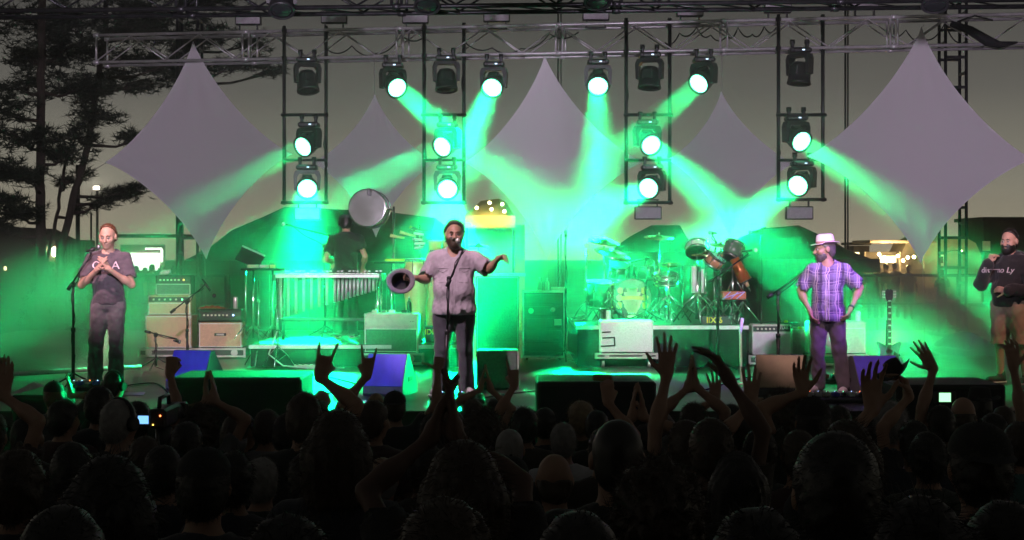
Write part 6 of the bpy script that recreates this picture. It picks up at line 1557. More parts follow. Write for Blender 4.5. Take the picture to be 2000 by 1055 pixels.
    # ---- headgear worn as part of the person
    if g('cap'):
        cm = g('cap'); mb = MB(); back = -1 if g('capback') else 1; vs = []; n = 20; rings = 7
        for j in range(rings+1):
            ph = math.pi*.5*j/rings
            for i in range(n):
                a = 2*math.pi*i/n; vs.append(hp((.090*math.cos(ph))*math.cos(a), .014+.112*math.cos(ph)*math.sin(a), .048+.088*math.sin(ph)))
        mb.add(vs, [(j*n+i, j*n+(i+1) % n, (j+1)*n+(i+1) % n, (j+1)*n+i) for j in range(rings) for i in range(n)], 0, True)
        cp = mb.build('cap', cm, t)
        pk = []; m_ = 9
        for i in range(m_):
            a = -1.1+2.2*i/(m_-1); pk += [hp(.088*math.sin(a), .014-back*.108*math.cos(a), .05), hp(.086*math.sin(a), .014-back*(.108*math.cos(a)+.068*math.cos(a*.85)), .040)]
        MB().add(pk, [(2*i, 2*i+2, 2*i+3, 2*i+1) for i in range(m_-1)], 0, True).build('peak', cm, cp)
        MB().ball(hp(0, .014, .137), .008, n=8).build('button', cm, cp)
    if g('brim'):
        hm, br, ht_, cr = g('brim')     # material, brim radius, crown height, crown radius
        vs = []; n = 28; prof = [(br, .058), (br*.995, .062), (cr*1.1, .050), (cr, .054), (cr*.97, .054+ht_*.5), (cr*.86, .054+ht_*.9), (cr*.55, .054+ht_), (0.001, .054+ht_*.86)]
        for r_, z in prof:
            for i in range(n):
                a = 2*math.pi*i/n; z2 = z+(g('brimcurl', .02)*abs(math.cos(a))**2 if r_ > cr*1.2 else 0)-(.012*(math.sin(a) < -.3) if r_ > cr*1.2 else 0); vs.append(hp(r_*.92*math.cos(a), .012+r_*1.06*math.sin(a), z2))
        hat = MB().add(vs, [(j*n+i, j*n+(i+1) % n, (j+1)*n+(i+1) % n, (j+1)*n+i) for j in range(len(prof)-1) for i in range(n)], 0, True).build('hat', hm, t)
        bs = []
        for z in (.058, .084):
            for i in range(n): a = 2*math.pi*i/n; bs.append(hp((cr*1.012)*.92*math.cos(a), .012+(cr*1.012)*1.06*math.sin(a), z))
        MB().add(bs, [(i, (i+1) % n, n+(i+1) % n, n+i) for i in range(n)], 0, True).build('hat_band', g('bandm', M_RED), hat)
    if g('headphones'):
        pts = [hp(.096*math.sin(a), .01, .035+.098*math.cos(a)) for a in np.linspace(-1.75, 1.75, 13)]
        hb = MB().tube(pts, .011, n=8).build('headphone_band', M_PLASTIC, t)
        for sd in (-1, 1): MB().cyl(hp(sd*.082, .01, -.0), hp(sd*.112, .01, -.0), .042, .034, n=14).build('ear_cup', M_PLASTIC, hb)
    if g('glasses'):
        gl = MB()
        for sd in (-1, 1):
            gl.tube([hp(sd*.032+.022*math.cos(a), -.103, .0+.017*math.sin(a)) for a in np.linspace(0, 6.28, 13)], .002, n=5); gl.tube([hp(sd*.054, -.1, .004), hp(sd*.084, -.02, .006), hp(sd*.086, .02, -.004)], .002, n=5)
        gl.tube([hp(-.01, -.105, .002), hp(.01, -.105, .002)], .002, n=5); gl.build('glasses', M_CHROME, t)
    return t
def wrap_text(s_, size, m, person, cx, cz, shear=0.0):
    "lettering laid over the front of a shirt"
    from mathutils.bvhtree import BVHTree
    sh = [o for o in bpy.data.objects if o.parent == person and o.name.startswith('shirt')][0]
    bv = BVHTree.FromPolygons([v.co for v in sh.data.vertices], [list(p.vertices) for p in sh.data.polygons])
    me = text_mesh(s_, size, .004); bm = bmesh.new(); bm.from_mesh(me); bmesh.ops.subdivide_edges(bm, edges=[e for e in bm.edges if e.calc_length() > .02], cuts=2); bm.to_mesh(me); bm.free()
    for v in me.vertices:
        x, z = cx+v.co.x+shear*v.co.y, cz+v.co.y; hit = bv.ray_cast(Vector((x, -1.0, z)), Vector((0, 1, 0)))
        y = hit[0].y if hit[0] is not None else -.15
        v.co = Vector((x, y-.004-v.co.z, z))
    return obj('lettering', me, m, sh)

# ================================================================ the people on the stage
def cloth(name, col, rough=.85, var=.15, scale=14): return mat(name, col, rough, var=var, scale=scale, bump=.25, bscale=220, sheen=.2)
def deck(px, py, dz=0.0): Y = YF(py, FLOOR+dz); return Vector(((px-1000)*Y/F, Y, FLOOR+dz+.004))
M_SHOEG = mat('grey_shoe', (.22, .21, .22), .7); M_SHOEB = mat('black_shoe', (.03, .03, .03), .6); M_SHOEW = mat('pale_shoe', (.5, .46, .48), .7)
# clapping guitarist, left
P = dict(build=.98, pitch=R(10), yaw=R(-4), hair='short', hairc='reddish', hairline=.044, skin='fair', fine_head=True, headscale=1.1, fine_hands=(True, True), h=.011, hf=.007,
         arms=[(V(-.075, -.27, 1.335), (.55, -.15, .80), (.8, .5, -.2), 'flat', V(-.285, -.10, 1.16)), (V(.075, -.27, 1.335), (-.55, -.15, .80), (-.8, .5, -.2), 'flat', V(.285, -.10, 1.16))],
         legs=[((-.13, -.03, .50), (-.15, .0, .08), (-.20, -.17, .03)), ((.09, -.03, .50), (.08, .03, .08), (.13, -.15, .03))],
         shirt=cloth('mauve_grey_tee', (.095, .075, .09)), sleeve=.80, hem=.90, loose=.022, wramp=.006, trousers=cloth('faded_grey_jeans', (.15, .135, .145)), lh=.013, tloose=.022, flare=.028, shoes=M_SHOEG, sh=.01, seed=3, ch=.011)
p = deck(212, 752); t = make_person(p, R(4), 1.86, 'man in a mauve-grey T-shirt clapping behind the left microphone', 'band members on the stage', P)
M_PINKP = mat('pale_pink_print', (.80, .62, .66), .7)
wrap_text('O', .13, M_PINKP, t, -.115, 1.385); wrap_text('A', .13, M_PINKP, t, .105, 1.385)
# singer
M_SSH = cloth('lilac_grey_shirt', (.42, .37, .41)); M_JEAN = cloth('dark_jeans', (.055, .055, .07))
P = dict(build=1.14, belly=.055, yaw=R(4), pitch=R(-2), hair='full', hairc='brown', hairline=.034, skin='tan', fine_head=True, headscale=1.1, fine_hands=(True, True), h=.012, hf=.008, beard=.013, beardc='brown', neckw=1.15,
         arms=[(V(-.41, -.16, 1.27), (-.95, -.25, .05), (.1, -1, .1), 'hold', V(-.30, -.02, 1.24)), (V(.475, -.22, 1.475), (.75, -.55, .35), (-.4, .2, -.8), 'fist', V(.385, -.06, 1.355))],
         legs=[((-.125, -.02, .50), (-.15, .02, .08), (-.21, -.15, .03)), ((.115, -.02, .50), (.13, .03, .08), (.18, -.14, .03))],
         shirt=M_SSH, sleeve=.86, hem=.84, loose=.028, wramp=.0065, vneck=.05, collar=True, trousers=M_JEAN, lh=.013, tloose=.022, flare=.026, shoes=M_SHOEW, sh=.01, sole=M_WHITE, seed=7, ch=.011)
ps = deck(887, 772); t = make_person(ps, 0, 1.86, 'bearded singer in a lilac-grey shirt holding a hat, centre stage', 'band members on the stage', P)
# shirt placket, pockets, buttons
from mathutils.bvhtree import BVHTree
def on_shirt(person, pts, r, name, m, n=5, off=.003):
    sh = [o for o in bpy.data.objects if o.parent == person and o.name.startswith('shirt')][0]
    bv = BVHTree.FromPolygons([v.co for v in sh.data.vertices], [list(q.vertices) for q in sh.data.polygons]); out = []
    for x, z in pts:
        hit = bv.ray_cast(Vector((x, -1.0, z)), Vector((0, 1, 0)))
        if hit[0] is not None: out.append(hit[0]+Vector((0, -off, 0)))
    if len(out) > 1: MB().tube(out, r, n=n).build(name, m, sh)
def lin(a, b, n=14): return [(a[0]+(b[0]-a[0])*i/n, a[1]+(b[1]-a[1])*i/n) for i in range(n+1)]
for x in (-.017, .017): on_shirt(t, lin((x, 1.40), (x, .88), 30), .0035, 'placket_seam', M_SSH)
for sd in (-1, 1):
    cx_ = sd*.115; on_shirt(t, lin((cx_-.06, 1.36), (cx_, 1.325))+lin((cx_, 1.325), (cx_+.06, 1.36)), .004, 'pocket_flap', M_SSH)
    on_shirt(t, lin((cx_-.06, 1.37), (cx_+.06, 1.37)), .004, 'pocket_flap', M_SSH); on_shirt(t, lin((cx_-.058, 1.36), (cx_-.055, 1.22))+lin((cx_-.055, 1.22), (cx_+.055, 1.22))+lin((cx_+.055, 1.22), (cx_+.058, 1.36)), .0025, 'pocket_seam', M_SSH)
# the hat in his hand: open crown towards the camera
hb = ps+V(-.555, -.28, 1.235); t = thing('felt_hat', 'grey felt hat held out in the singer\'s right hand, its inside showing', 'hat', hb)
M_FELT = mat('grey_felt', (.17, .15, .17), .95, var=.2, scale=20, bump=.2, sheen=.4); M_LIN = mat('black_lining', (.015, .015, .016), .9)
ax = V(.05, -.95, .18).normalized(); Mh = frame(ax); n = 40
def ring(r, z, e=1.0, wob=0.0): return [Mh @ V(r*math.cos(a)*1.0, r*math.sin(a)*e, z+wob*math.cos(2*a)) for a in np.linspace(0, 2*math.pi, n, endpoint=False)]
def rings(rs, m, name, par):
    vs = sum(rs, []); return MB().add(vs, [(j*n+i, j*n+(i+1) % n, (j+1)*n+(i+1) % n, (j+1)*n+i) for j in range(len(rs)-1) for i in range(n)], 0, True).build(name, m, par)
rings([ring(.100, .0, .92), ring(.125, .014, .9, .006), ring(.148, .016, .9, .01), ring(.154, .006, .9, .01), ring(.146, -.004, .9, .01), ring(.102, -.012, .92)], M_FELT, 'brim', t)
rings([ring(.102, -.01, .92), ring(.098, -.06, .9), ring(.088, -.105, .86), ring(.05, -.118, .8), ring(.001, -.10, .8)], M_FELT, 'crown', t)
rings([ring(.100, .0, .92), ring(.094, -.055, .9), ring(.082, -.098, .86), ring(.045, -.108, .8), ring(.001, -.092, .8)], M_LIN, 'lining', t)
rings([ring(.101, .001, .92), ring(.096, -.03, .9), ring(.0955, -.03, .9)], mat('sweatband', (.06, .05, .05), .6), 'sweatband', t)
# right guitarist
def plaid():
    m = bpy.data.materials.new('violet_plaid'); m.use_nodes = True; t = m.node_tree; b = t.nodes['Principled BSDF']; b.inputs['Roughness'].default_value = .85
    tcn = t.nodes.new('ShaderNodeTexCoord'); sp = t.nodes.new('ShaderNodeSeparateXYZ'); nz = t.nodes.new('ShaderNodeTexNoise'); nz.inputs['Scale'].default_value = 5; t.links.new(tcn.outputs['Object'], nz.inputs['Vector'])
    vs_ = t.nodes.new('ShaderNodeVectorMath'); vs_.operation = 'SCALE'; vs_.inputs['Scale'].default_value = .10; t.links.new(nz.outputs['Color'], vs_.inputs[0]); va = t.nodes.new('ShaderNodeVectorMath'); va.operation = 'ADD'; t.links.new(tcn.outputs['Object'], va.inputs[0]); t.links.new(vs_.outputs[0], va.inputs[1]); t.links.new(va.outputs[0], sp.inputs[0])
    def stripe(out, period, w, ph=0.0):
        a = t.nodes.new('ShaderNodeMath'); a.operation = 'MULTIPLY_ADD'; a.inputs[1].default_value = 1/period; a.inputs[2].default_value = ph+50; t.links.new(out, a.inputs[0])
        f = t.nodes.new('ShaderNodeMath'); f.operation = 'FRACT'; t.links.new(a.outputs[0], f.inputs[0])
        l = t.nodes.new('ShaderNodeMath'); l.operation = 'LESS_THAN'; l.inputs[1].default_value = w; t.links.new(f.outputs[0], l.inputs[0]); return l.outputs[0]
    col = None
    base = t.nodes.new('ShaderNodeRGB'); base.outputs[0].default_value = (.10, .06, .17, 1); col = base.outputs[0]
    for out, per, w, ph, c, fac in ((sp.outputs['X'], .11, .45, 0, (.24, .20, .34), .55), (sp.outputs['Z'], .11, .45, .2, (.24, .20, .34), .5), (sp.outputs['X'], .11, .08, .5, (.62, .48, .60), .8), (sp.outputs['X'], .11, .08, .72, (.62, .48, .60), .7),
                                    (sp.outputs['Z'], .11, .08, .5, (.55, .45, .55), .45), (sp.outputs['Z'], .11, .07, .75, (.55, .45, .55), .35), (sp.outputs['X'], .22, .10, .12, (.05, .04, .08), .7)):
        s_ = stripe(out, per, w, ph); k = t.nodes.new('ShaderNodeMath'); k.operation = 'MULTIPLY'; k.inputs[1].default_value = fac; t.links.new(s_, k.inputs[0])
        mx = t.nodes.new('ShaderNodeMix'); mx.data_type = 'RGBA'; t.links.new(k.outputs[0], mx.inputs[0]); t.links.new(col, mx.inputs[6]); mx.inputs[7].default_value = (*c, 1); col = mx.outputs[2]
    t.links.new(col, b.inputs['Base Color']); return m
M_STRAW = mat('white_straw', (.78, .72, .70), .8, var=.06, scale=60, bump=.3, bscale=250)
P = dict(build=1.02, belly=.01, yaw=R(-72), pitch=R(4), hair='buzz', hairc='pepper', skin='tan', fine_head=True, headscale=1.1, fine_hands=(True, True), h=.011, hf=.008, beard=.004, beardc='pepper',
         arms=[(V(-.19, -.11, .90), (.28, -.2, -.9), (.9, .3, .2), 'relaxed', V(-.30, .06, 1.12)), (V(.245, -.12, .93), (-.35, -.25, -.85), (-.8, .3, .2), 'relaxed', V(.345, .06, 1.15))],
         legs=[((-.11, -.04, .50), (-.11, .03, .08), (-.20, -.12, .03)), ((.13, -.05, .50), (.19, -.06, .08), (.16, -.24, .03))],
         shirt=plaid(), sleeve=.84, hem=.83, loose=.026, wramp=.0065, vneck=.035, collar=True, trousers=cloth('grey_trousers', (.11, .095, .11)), lh=.013, tloose=.022, flare=.024, shoes=M_SHOEW, sh=.01, seed=11, ch=.011,
         brim=(M_STRAW, .145, .105, .094), bandm=mat('brown_hat_band', (.35, .2, .15), .7), brimcurl=.015)
t = make_person(deck(1617, 768), R(-14), 1.70, 'man in a violet plaid shirt and white brimmed hat at the right microphone', 'band members on the stage', P)
for x in (-.016, .016): on_shirt(t, lin((x, 1.30), (x, .80), 30), .0032, 'placket_seam', MATS.get('white_hem'))
a = P['_arms'][1]; MB().lathe([(.031, -.012), (.034, -.012), (.034, .012), (.031, .012)], a[2].lerp(a[1], .06), a[2]-a[1], n=18).build('wristwatch', M_PLASTIC, t)
# vibraphone player, back to us
P = dict(build=1.0, lean=.16, pitch=R(14), yaw=R(8), hair='short', hairc='black', skin='fair', h=.013, fine_hands=(False, True), hf=.010, arms=[(V(-.24, -.30, 1.12), (.1, -.9, -.4), (0, 0, -1), 'hold', V(-.30, -.02, 1.12)), (V(.22, -.28, 1.0), (-.1, -.5, -.8), (0, .6, -.6), 'relaxed', V(.28, -.02, 1.17))],
         shirt=cloth('black_tee', (.022, .026, .024)), sleeve=.72, hem=.86, loose=.022, trousers=cloth('black_trousers', (.03, .03, .032)), lh=.018, shoes=M_SHOEB, seed=13, cap=mat('dark_patterned_cap', (.06, .09, .08), .8, var=.6, scale=30), capback=False, headphones=True, pole=None)
P['arms'] = [P['arms'][1][:0] or (V(-.22, -.28, 1.0), (.1, -.5, -.8), (0, .6, -.6), 'relaxed', V(-.28, -.02, 1.17)), (V(.24, -.30, 1.12), (-.1, -.9, -.4), (0, 0, -1), 'hold', V(.30, -.02, 1.12))]
pv = W(675, 600, 20.35); t = make_person((pv.x, 20.35, FLOOR+.306), R(180), 1.80, 'man in a black T-shirt and cap at the vibraphone, seen from behind', 'band members on the stage', P)
# man in the hoodie at the right
M_KHAKI = cloth('khaki_cotton', (.46, .39, .28))
P = dict(build=1.08, belly=.035, pitch=R(4), yaw=R(8), hair='short', hairc='black', hairline=.036, skin='fair', fine_head=True, headscale=1.1, fine_hands=(True, False), h=.012, hf=.008, beard=.013, beardc='black',
         arms=[(V(-.10, -.27, 1.42), (.35, .05, .95), (.3, .8, .2), 'fist', V(-.26, -.20, 1.16)), (V(.10, -.22, 1.10), (-.9, -.2, .1), (0, .9, -.2), 'relaxed', V(.33, -.02, 1.10))],
         legs=[((-.12, -.02, .50), (-.13, .02, .08), (-.16, -.16, .03)), ((.13, .04, .50), (.15, .10, .08), (.20, -.07, .03))],
         shirt=cloth('black_hoodie', (.018, .018, .02)), sleeve=1.92, hem=.90, loose=.030, wramp=.007, hood=True, trousers=M_KHAKI, shorts=True, lh=.013, tloose=.04, flare=.03, shoes=M_SHOEB, sh=.012, seed=17, ch=.012)
ph = deck(1972, 750); t = make_person(ph, R(-52), 1.80, 'bearded man in a black hoodie and khaki shorts standing at the right edge', None, P)
wrap_text('dimo Ly', .092, mat('pale_hoodie_print', (.75, .66, .70), .7), t, -.015, 1.33, .18)

# ================================================================ the crowd
TEE = [cloth('navy_tee', (.022, .026, .04)), cloth('charcoal_tee', (.035, .035, .037)), cloth('dark_green_tee', (.025, .035, .028)), cloth('black_cotton', (.015, .015, .016)), cloth('maroon_tee', (.05, .02, .022)), cloth('brown_shirt', (.05, .04, .03))]
T_WHITE, T_GREY, T_TEAL, T_PINK = cloth('white_tee', (.55, .54, .56)), cloth('grey_tee', (.16, .16, .17)), cloth('teal_shirt', (.05, .16, .15)), cloth('pale_pink_tee', (.36, .27, .31))
M_CROWDJ = cloth('crowd_jeans', (.03, .032, .04))
CAPB = mat('black_cap', (.02, .02, .022), .8); CAPW = mat('blue_white_cap', (.22, .24, .36), .8, var=.5, scale=20)
M_PHONE = mat('phone_screen', (.1, .4, .2), .3, emit=(.35, 1.0, .45), estr=2.0); M_CAMSCREEN = mat('camera_screen', (.1, .2, .4), .3, emit=(.2, .5, 1.0), estr=1.6)
def crowd(px, top, Y, label, hair='short', hairc='brown', shirt=None, arms=(None, None), yaw=0.0, build=1.0, skin='tan', rz=0.0, hy=None, **kw):
    """someone standing at px whose head top is on row top, Y metres away; arms: (px, py, dpx, dpy, palm, gesture) with the hand pointing (dpx, dpy) in the picture.
    arms are listed image-left then image-right; the body faces the stage, so body side -1 (image right after the half turn) takes the second one"""
    x = (px-1000)*Y/F; z0 = terrain(x, Y); H = W(px, top, Y).z-z0; hairadd = {'curly': .03, 'full': .02, 'long': .015, 'bob': .02}.get(hair, .008)
    H = H-hairadd-(.03 if 'brim' in kw else 0); base = Vector((x, Y, z0)); ang = R(180)+rz; Ri = Matrix.Rotation(-ang, 3, 'Z'); A = [None, None]; fine = [False, False]; s = H/1.8
    for i, a in enumerate(arms):
        if a is None: continue
        hx, hy_, dx, dy, palm, gs = a[:6]; dep = a[6] if len(a) > 6 else .12
        d = Vector((dx, .25, -dy)).normalized(); c = W(hx, hy_, Y+dep); wr = c-d*.085*s
        lw = Ri @ (wr-base); side = 1-i
        A[side] = (lw, Ri @ d, Ri @ Vector(palm), gs, None); fine[side] = True
    near = Y < 5.2; anyh = any(fine)
    P = dict(build=build, hair=hair, hairc=hairc, skin=skin, yaw=yaw, shirt=shirt if shirt is not None else TEE[hash_i(px) % len(TEE)], sleeve=.7, hem=.84, loose=.018, trousers=M_CROWDJ, lh=.034, tloose=.012,
             arms=A, fine_hands=fine, handscale=1.14, armw=.86, h=.012 if near else .016, hf=.0085 if Y > 4.5 else .007, ch=.014 if near else .019, hh=.009 if Y < 8 else .012, seed=hash_i(px+top), fuzz=1.0 if Y < 9 else .5, wramp=.004)
    P.update(kw); t = make_person(base, ang, H, label, 'people in the crowd', P); return t, P
def hash_i(a): return int(a*7919) % 9973
CAM, STG, LFT, RGT = (0, -1, 0), (0, 1, 0), (-1, 0, 0), (1, 0, 0)
FEDORA = mat('dark_hat_felt', (.02, .018, .018), .9)
C = crowd
# ---- far left
C(-22, 800, 6.8, 'person half out of the left edge with one hand raised', arms=(None, (10, 742, .02, -1, CAM, 'flat')), hair='short')
C(107, 744, 11.6, 'person in a dark cap clapping beside the white pyramid cover', hair='short', hairc='reddish', cap=CAPB, arms=(None, (136, 755, -.15, -1, LFT, 'flat')), yaw=R(25))
C(122, 778, 9.2, 'dark-haired person whose face has a green rim, below the capped clapper', hair='full', hairc='black', yaw=R(-35))
C(50, 812, 8.2, 'dark head with a thin green rim near the left edge', hair='short', hairc='black', yaw=R(-40))
C(220, 724, 11.9, 'person with big headphones at the clapping guitarist\'s feet', hair='buzz', hairc='black', headphones=True, shirt=TEE[3], yaw=R(-20))
C(194, 752, 9.4, 'tall dark-haired person between the two people with headphones', hair='full', hairc='black', build=1.1)
op, _ = C(229, 778, 7.4, 'camera operator wearing headphones at the left of the crowd', hair='short', hairc='grey', headphones=True, shirt=TEE[3], build=1.12, yaw=R(-25))
C(268, 783, 8.6, 'person with a fist raised beside the left violet wedge', hair='short', hairc='black', arms=(None, (336, 705, .12, -1, STG, 'fist')))
C(392, 790, 8.4, 'brown-haired person clapping before the left subwoofer', hair='curly', hairc='brown', arms=((402, 763, -.15, -1, RGT, 'flat'), (418, 760, -.15, -1, LFT, 'flat')), shirt=T_GREY, seed=4)
C(365, 822, 7.2, 'person in a grey shirt right of the video camera', hair='short', hairc='black', shirt=T_GREY, build=1.1)
C(464, 803, 8.9, 'person in a blue and white cap turned towards the right', hair='bob', hairc='brown', cap=CAPW, yaw=R(-70), skin='fair')
C(520, 798, 8.8, 'short-haired person with a pale shoulder before the left subwoofer', hair='short', hairc='brown', shirt=T_GREY, yaw=R(-20))
C(34, 876, 4.7, 'large dark head at the lower left edge', hair='full', hairc='brown')
C(213, 886, 3.35, 'very large dark head with a sparkling hair clip at lower left', hair='long', hairc='black', clip=True)
C(318, 868, 6.0, 'dark head with glasses arms right of the hair clip', hair='short', hairc='black', glasses=True)
C(284, 850, 6.9, 'dark head under the video camera', hair='short', hairc='brown')
C(398, 872, 4.4, 'large head in a dark cap at lower left of the long-haired woman', cap=CAPB, hair='short', hairc='black', build=1.1)
C(511, 892, 6.4, 'shorter person with a faint grey rim of hair', hair='short', hairc='grey')
# ---- left of centre
C(594, 768, 7.1, 'tall person making the horns sign left of the second wedge', hair='short', hairc='brown', build=1.08, arms=(None, (632, 706, .22, -1, STG, 'horns')), headscale=1.05)
C(628, 757, 12.1, 'small bald head against the bright floor', hair='bald', hairc='grey')
C(659, 803, 5.0, 'woman with long straight hair below the horns hand', hair='long', hairc='brown', headscale=1.08)
C(727, 780, 8.3, 'person making the horns sign before the violet wedge', hair='short', hairc='brown', arms=((719, 708, .06, -1, STG, 'horns'), None), yaw=R(-30))
C(735, 768, 11.6, 'small head in front of the second wedge', hair='short', hairc='blond')
C(771, 763, 10.4, 'person in a dark cap with thumb up at the singer\'s leg', hair='short', hairc='brown', cap=CAPB, capback=True, arms=(None, (858, 704, .1, -1, STG, 'thumb')), thumbside=(-1, 1))
C(746, 885, 6.1, 'bald head with a violet rim near the large raised arms', hair='bald', hairc='grey', shirt=T_GREY)
C(905, 868, 3.9, 'long-haired person with both large hands clapping overhead', hair='long', hairc='brown', headscale=1.12, build=1.05, skin='dark', armw=.78, arms=((858, 806, .35, -1, RGT, 'flat', .30), (884, 800, -.1, -1, LFT, 'flat', .30)))
C(942, 796, 7.6, 'frizzy-haired person in front of the singer', hair='curly', hairc='brown', seed=9)
C(924, 778, 10.6, 'person clapping with hands joined above their head right of the singer', hair='short', hairc='brown', arms=((941, 742, .18, -1, RGT, 'flat'), (955, 742, -.18, -1, LFT, 'flat')))
C(1024, 793, 9.2, 'person pointing a finger up right of the singer', hair='full', hairc='black', arms=((1003, 730, -.1, -1, STG, 'point'), None))
C(965, 778, 11.3, 'dark head behind the frizzy-haired person', hair='short', hairc='black')
C(995, 834, 7.1, 'person with close-cropped hair and a pale rim at centre', hair='buzz', hairc='grey')
C(998, 890, 6.0, 'dark capped head below the close-cropped person', cap=CAPB, hair='short', hairc='black')
C(1083, 881, 5.7, 'round bald head at lower centre', hair='bald', hairc='brown', headscale=1.05)
C(1100, 824, 8.4, 'grey-haired person in a white shirt at centre', hair='short', hairc='grey', shirt=T_WHITE)
C(1136, 781, 9.7, 'fair-haired person before the middle subwoofer', hair='full', hairc='blond', yaw=R(20))
C(1064, 795, 9.6, 'dark-haired head left of the fair-haired person', hair='short', hairc='black')
# ---- right of centre
C(1206, 822, 4.8, 'broad-shouldered person with visible ears in the centre of the crowd', hair='buzz', hairc='black', build=1.15, headscale=1.12, neckw=1.2)
C(1285, 908, 3.7, 'frizzy-haired person at the lower centre right', hair='curly', hairc='brown', headscale=1.1, seed=31)
C(1340, 818, 6.5, 'person with an open hand stretched high right of the silver amplifier', hair='short', hairc='brown', arms=((1303, 702, .06, -1, STG, 'open'), None))
C(1389, 818, 5.6, 'person with a bent hand waving high before the drum riser', hair='short', hairc='brown', headscale=1.05, skin='dark', armw=.78, arms=(None, (1404, 708, -.55, -1, LFT, 'bent')))
C(1356, 786, 8.5, 'person clapping with a yellow wristband below the drum riser', hair='full', hairc='brown', arms=((1346, 733, .1, -1, RGT, 'flat'), (1357, 731, -.02, -1, LFT, 'flat')), wristband=True)
C(1428, 788, 9.0, 'person with a small open hand raised below the riser edge', hair='short', hairc='black', arms=((1397, 758, -.02, -1, STG, 'open'), None))
C(1484, 836, 6.6, 'person with fingers spread wide left of the grey-brown wedge', hair='short', hairc='black', arms=((1468, 758, .08, -1, STG, 'open'), None))
C(1260, 828, 7.6, 'person holding both palms up behind the broad-shouldered one', hair='short', hairc='black', arms=((1236, 790, .08, -1, RGT, 'flat'), (1254, 788, -.06, -1, LFT, 'flat')))
C(1178, 836, 7.3, 'person raising a small flat box above the middle subwoofer', hair='short', hairc='brown', arms=(None, (1186, 758, -.02, -1, STG, 'hold')))
C(1486, 772, 11.7, 'small reddish head below the grey-brown wedge', hair='bald', hairc='reddish')
C(1527, 762, 8.2, 'bushy-haired person in front of the grey-brown wedge', hair='curly', hairc='brown', seed=14, shirt=TEE[1])
C(1588, 775, 7.0, 'person in a backward cap with one clawed hand raised at the right wedge', cap=CAPB, capback=True, hair='short', hairc='black', arms=((1565, 735, -.05, -1, CAM, 'claw'), None))
C(1638, 790, 9.0, 'dark head under the right guitarist\'s shoes', hair='short', hairc='black')
C(1654, 817, 5.1, 'long-haired person behind the huge head at lower right', hair='long', hairc='brown', arms=((1702, 758, .0, -1, CAM, 'claw', .3), None))
C(1633, 852, 3.2, 'huge dark head with one ear showing at lower right', hair='short', hairc='black', headscale=1.1, build=1.1)
C(1739, 781, 8.2, 'grey-haired person before the right violet wedge', hair='full', hairc='grey')
C(1786, 820, 7.3, 'person holding a cowboy hat aloft at the right', hair='short', hairc='black', arms=((1768, 748, -.2, -1, LFT, 'hold'), None))
C(1838, 790, 8.4, 'person with one arm thrown up before the right smoke', hair='short', hairc='black', arms=((1810, 698, -.5, -.9, STG, 'open'), None))
C(1881, 771, 9.0, 'bald person in a pink shirt right of the lit phone', hair='bald', hairc='brown', shirt=T_PINK, arms=((1846, 806, .0, -1, STG, 'hold', .25), None))
C(1914, 752, 10.4, 'person in a wide brimmed dark hat before the right subwoofer', hair='short', hairc='black', brim=(FEDORA, .17, .10, .095), bandm=FEDORA)
C(1940, 806, 7.8, 'person with a braceleted arm straight up at the right edge', hair='short', hairc='black', arms=(None, (1977, 690, .0, -1, STG, 'claw')), bracelet=True)
C(1914, 830, 4.3, 'large dark head in a backward cap below the brimmed hat', cap=CAPB, capback=True, hair='short', hairc='black', headscale=1.08)
C(1992, 822, 7.0, 'person in a teal shirt cut by the right edge', hair='short', hairc='brown', shirt=T_TEAL)
# ---- heads filling the middle rows
for px, top, Y, hr, hc, lab in ((560, 806, 8.0, 'short', 'black', 'dark head left of the tall person making the horns sign'), (690, 800, 9.6, 'short', 'brown', 'head between the two horns hands, low in the crowd'), (846, 806, 8.8, 'full', 'black', 'dark head at the singer\'s feet'),
        (884, 800, 9.8, 'bob', 'brown', 'bobbed head below the singer\'s pedalboard'), (1166, 800, 9.2, 'short', 'black', 'dark head before the middle subwoofer, right of the fair-haired person'), (1290, 800, 9.6, 'bob', 'brown', 'bobbed head right of the middle subwoofer'),
        (1312, 846, 7.2, 'short', 'black', 'dark head left of the person stretching an open hand'), (1452, 800, 8.6, 'full', 'brown', 'head left of the spread fingers before the riser'), (1560, 838, 6.4, 'short', 'brown', 'dark head left of the long-haired person at right'),
        (1700, 806, 8.8, 'short', 'black', 'head below the clawed hand before the right wedge'), (1812, 842, 6.6, 'full', 'black', 'dark head below the thrown-up arm at right'), (1960, 792, 9.8, 'short', 'brown', 'head right of the brimmed hat'),
        (600, 880, 5.6, 'short', 'black', 'dark head under the tall horns person'), (830, 862, 6.2, 'short', 'black', 'dark head left of the large clapping hands'), (1440, 880, 5.4, 'bob', 'black', 'dark bobbed head right of the waving bent hand'), (140, 862, 5.6, 'short', 'black', 'dark head between the green-rimmed heads at left'), (455, 878, 5.8, 'full', 'black', 'dark head below the blue and white cap')):
    C(px, top, Y, lab, hair=hr, hairc=hc)
# ---- nearest, along the bottom edge
C(868, 968, 2.65, 'nearest head at the bottom left of centre, only its crown in view', hair='full', hairc='brown')
C(120, 985, 2.7, 'dark crown of a head in the bottom left corner', hair='short', hairc='black')
C(560, 1000, 2.7, 'dark crown of a head at the bottom below the long-haired woman', hair='full', hairc='black')
C(1130, 995, 2.7, 'dark crown of a head at the bottom centre', hair='short', hairc='black')
C(1480, 985, 2.7, 'dark crown of a head at the bottom between frizzy and huge heads', hair='full', hairc='black')
C(1800, 965, 2.8, 'dark crown of a head at the bottom right', hair='long', hairc='black')
C(1965, 975, 2.9, 'dark crown of a head in the bottom right corner', hair='short', hairc='black')
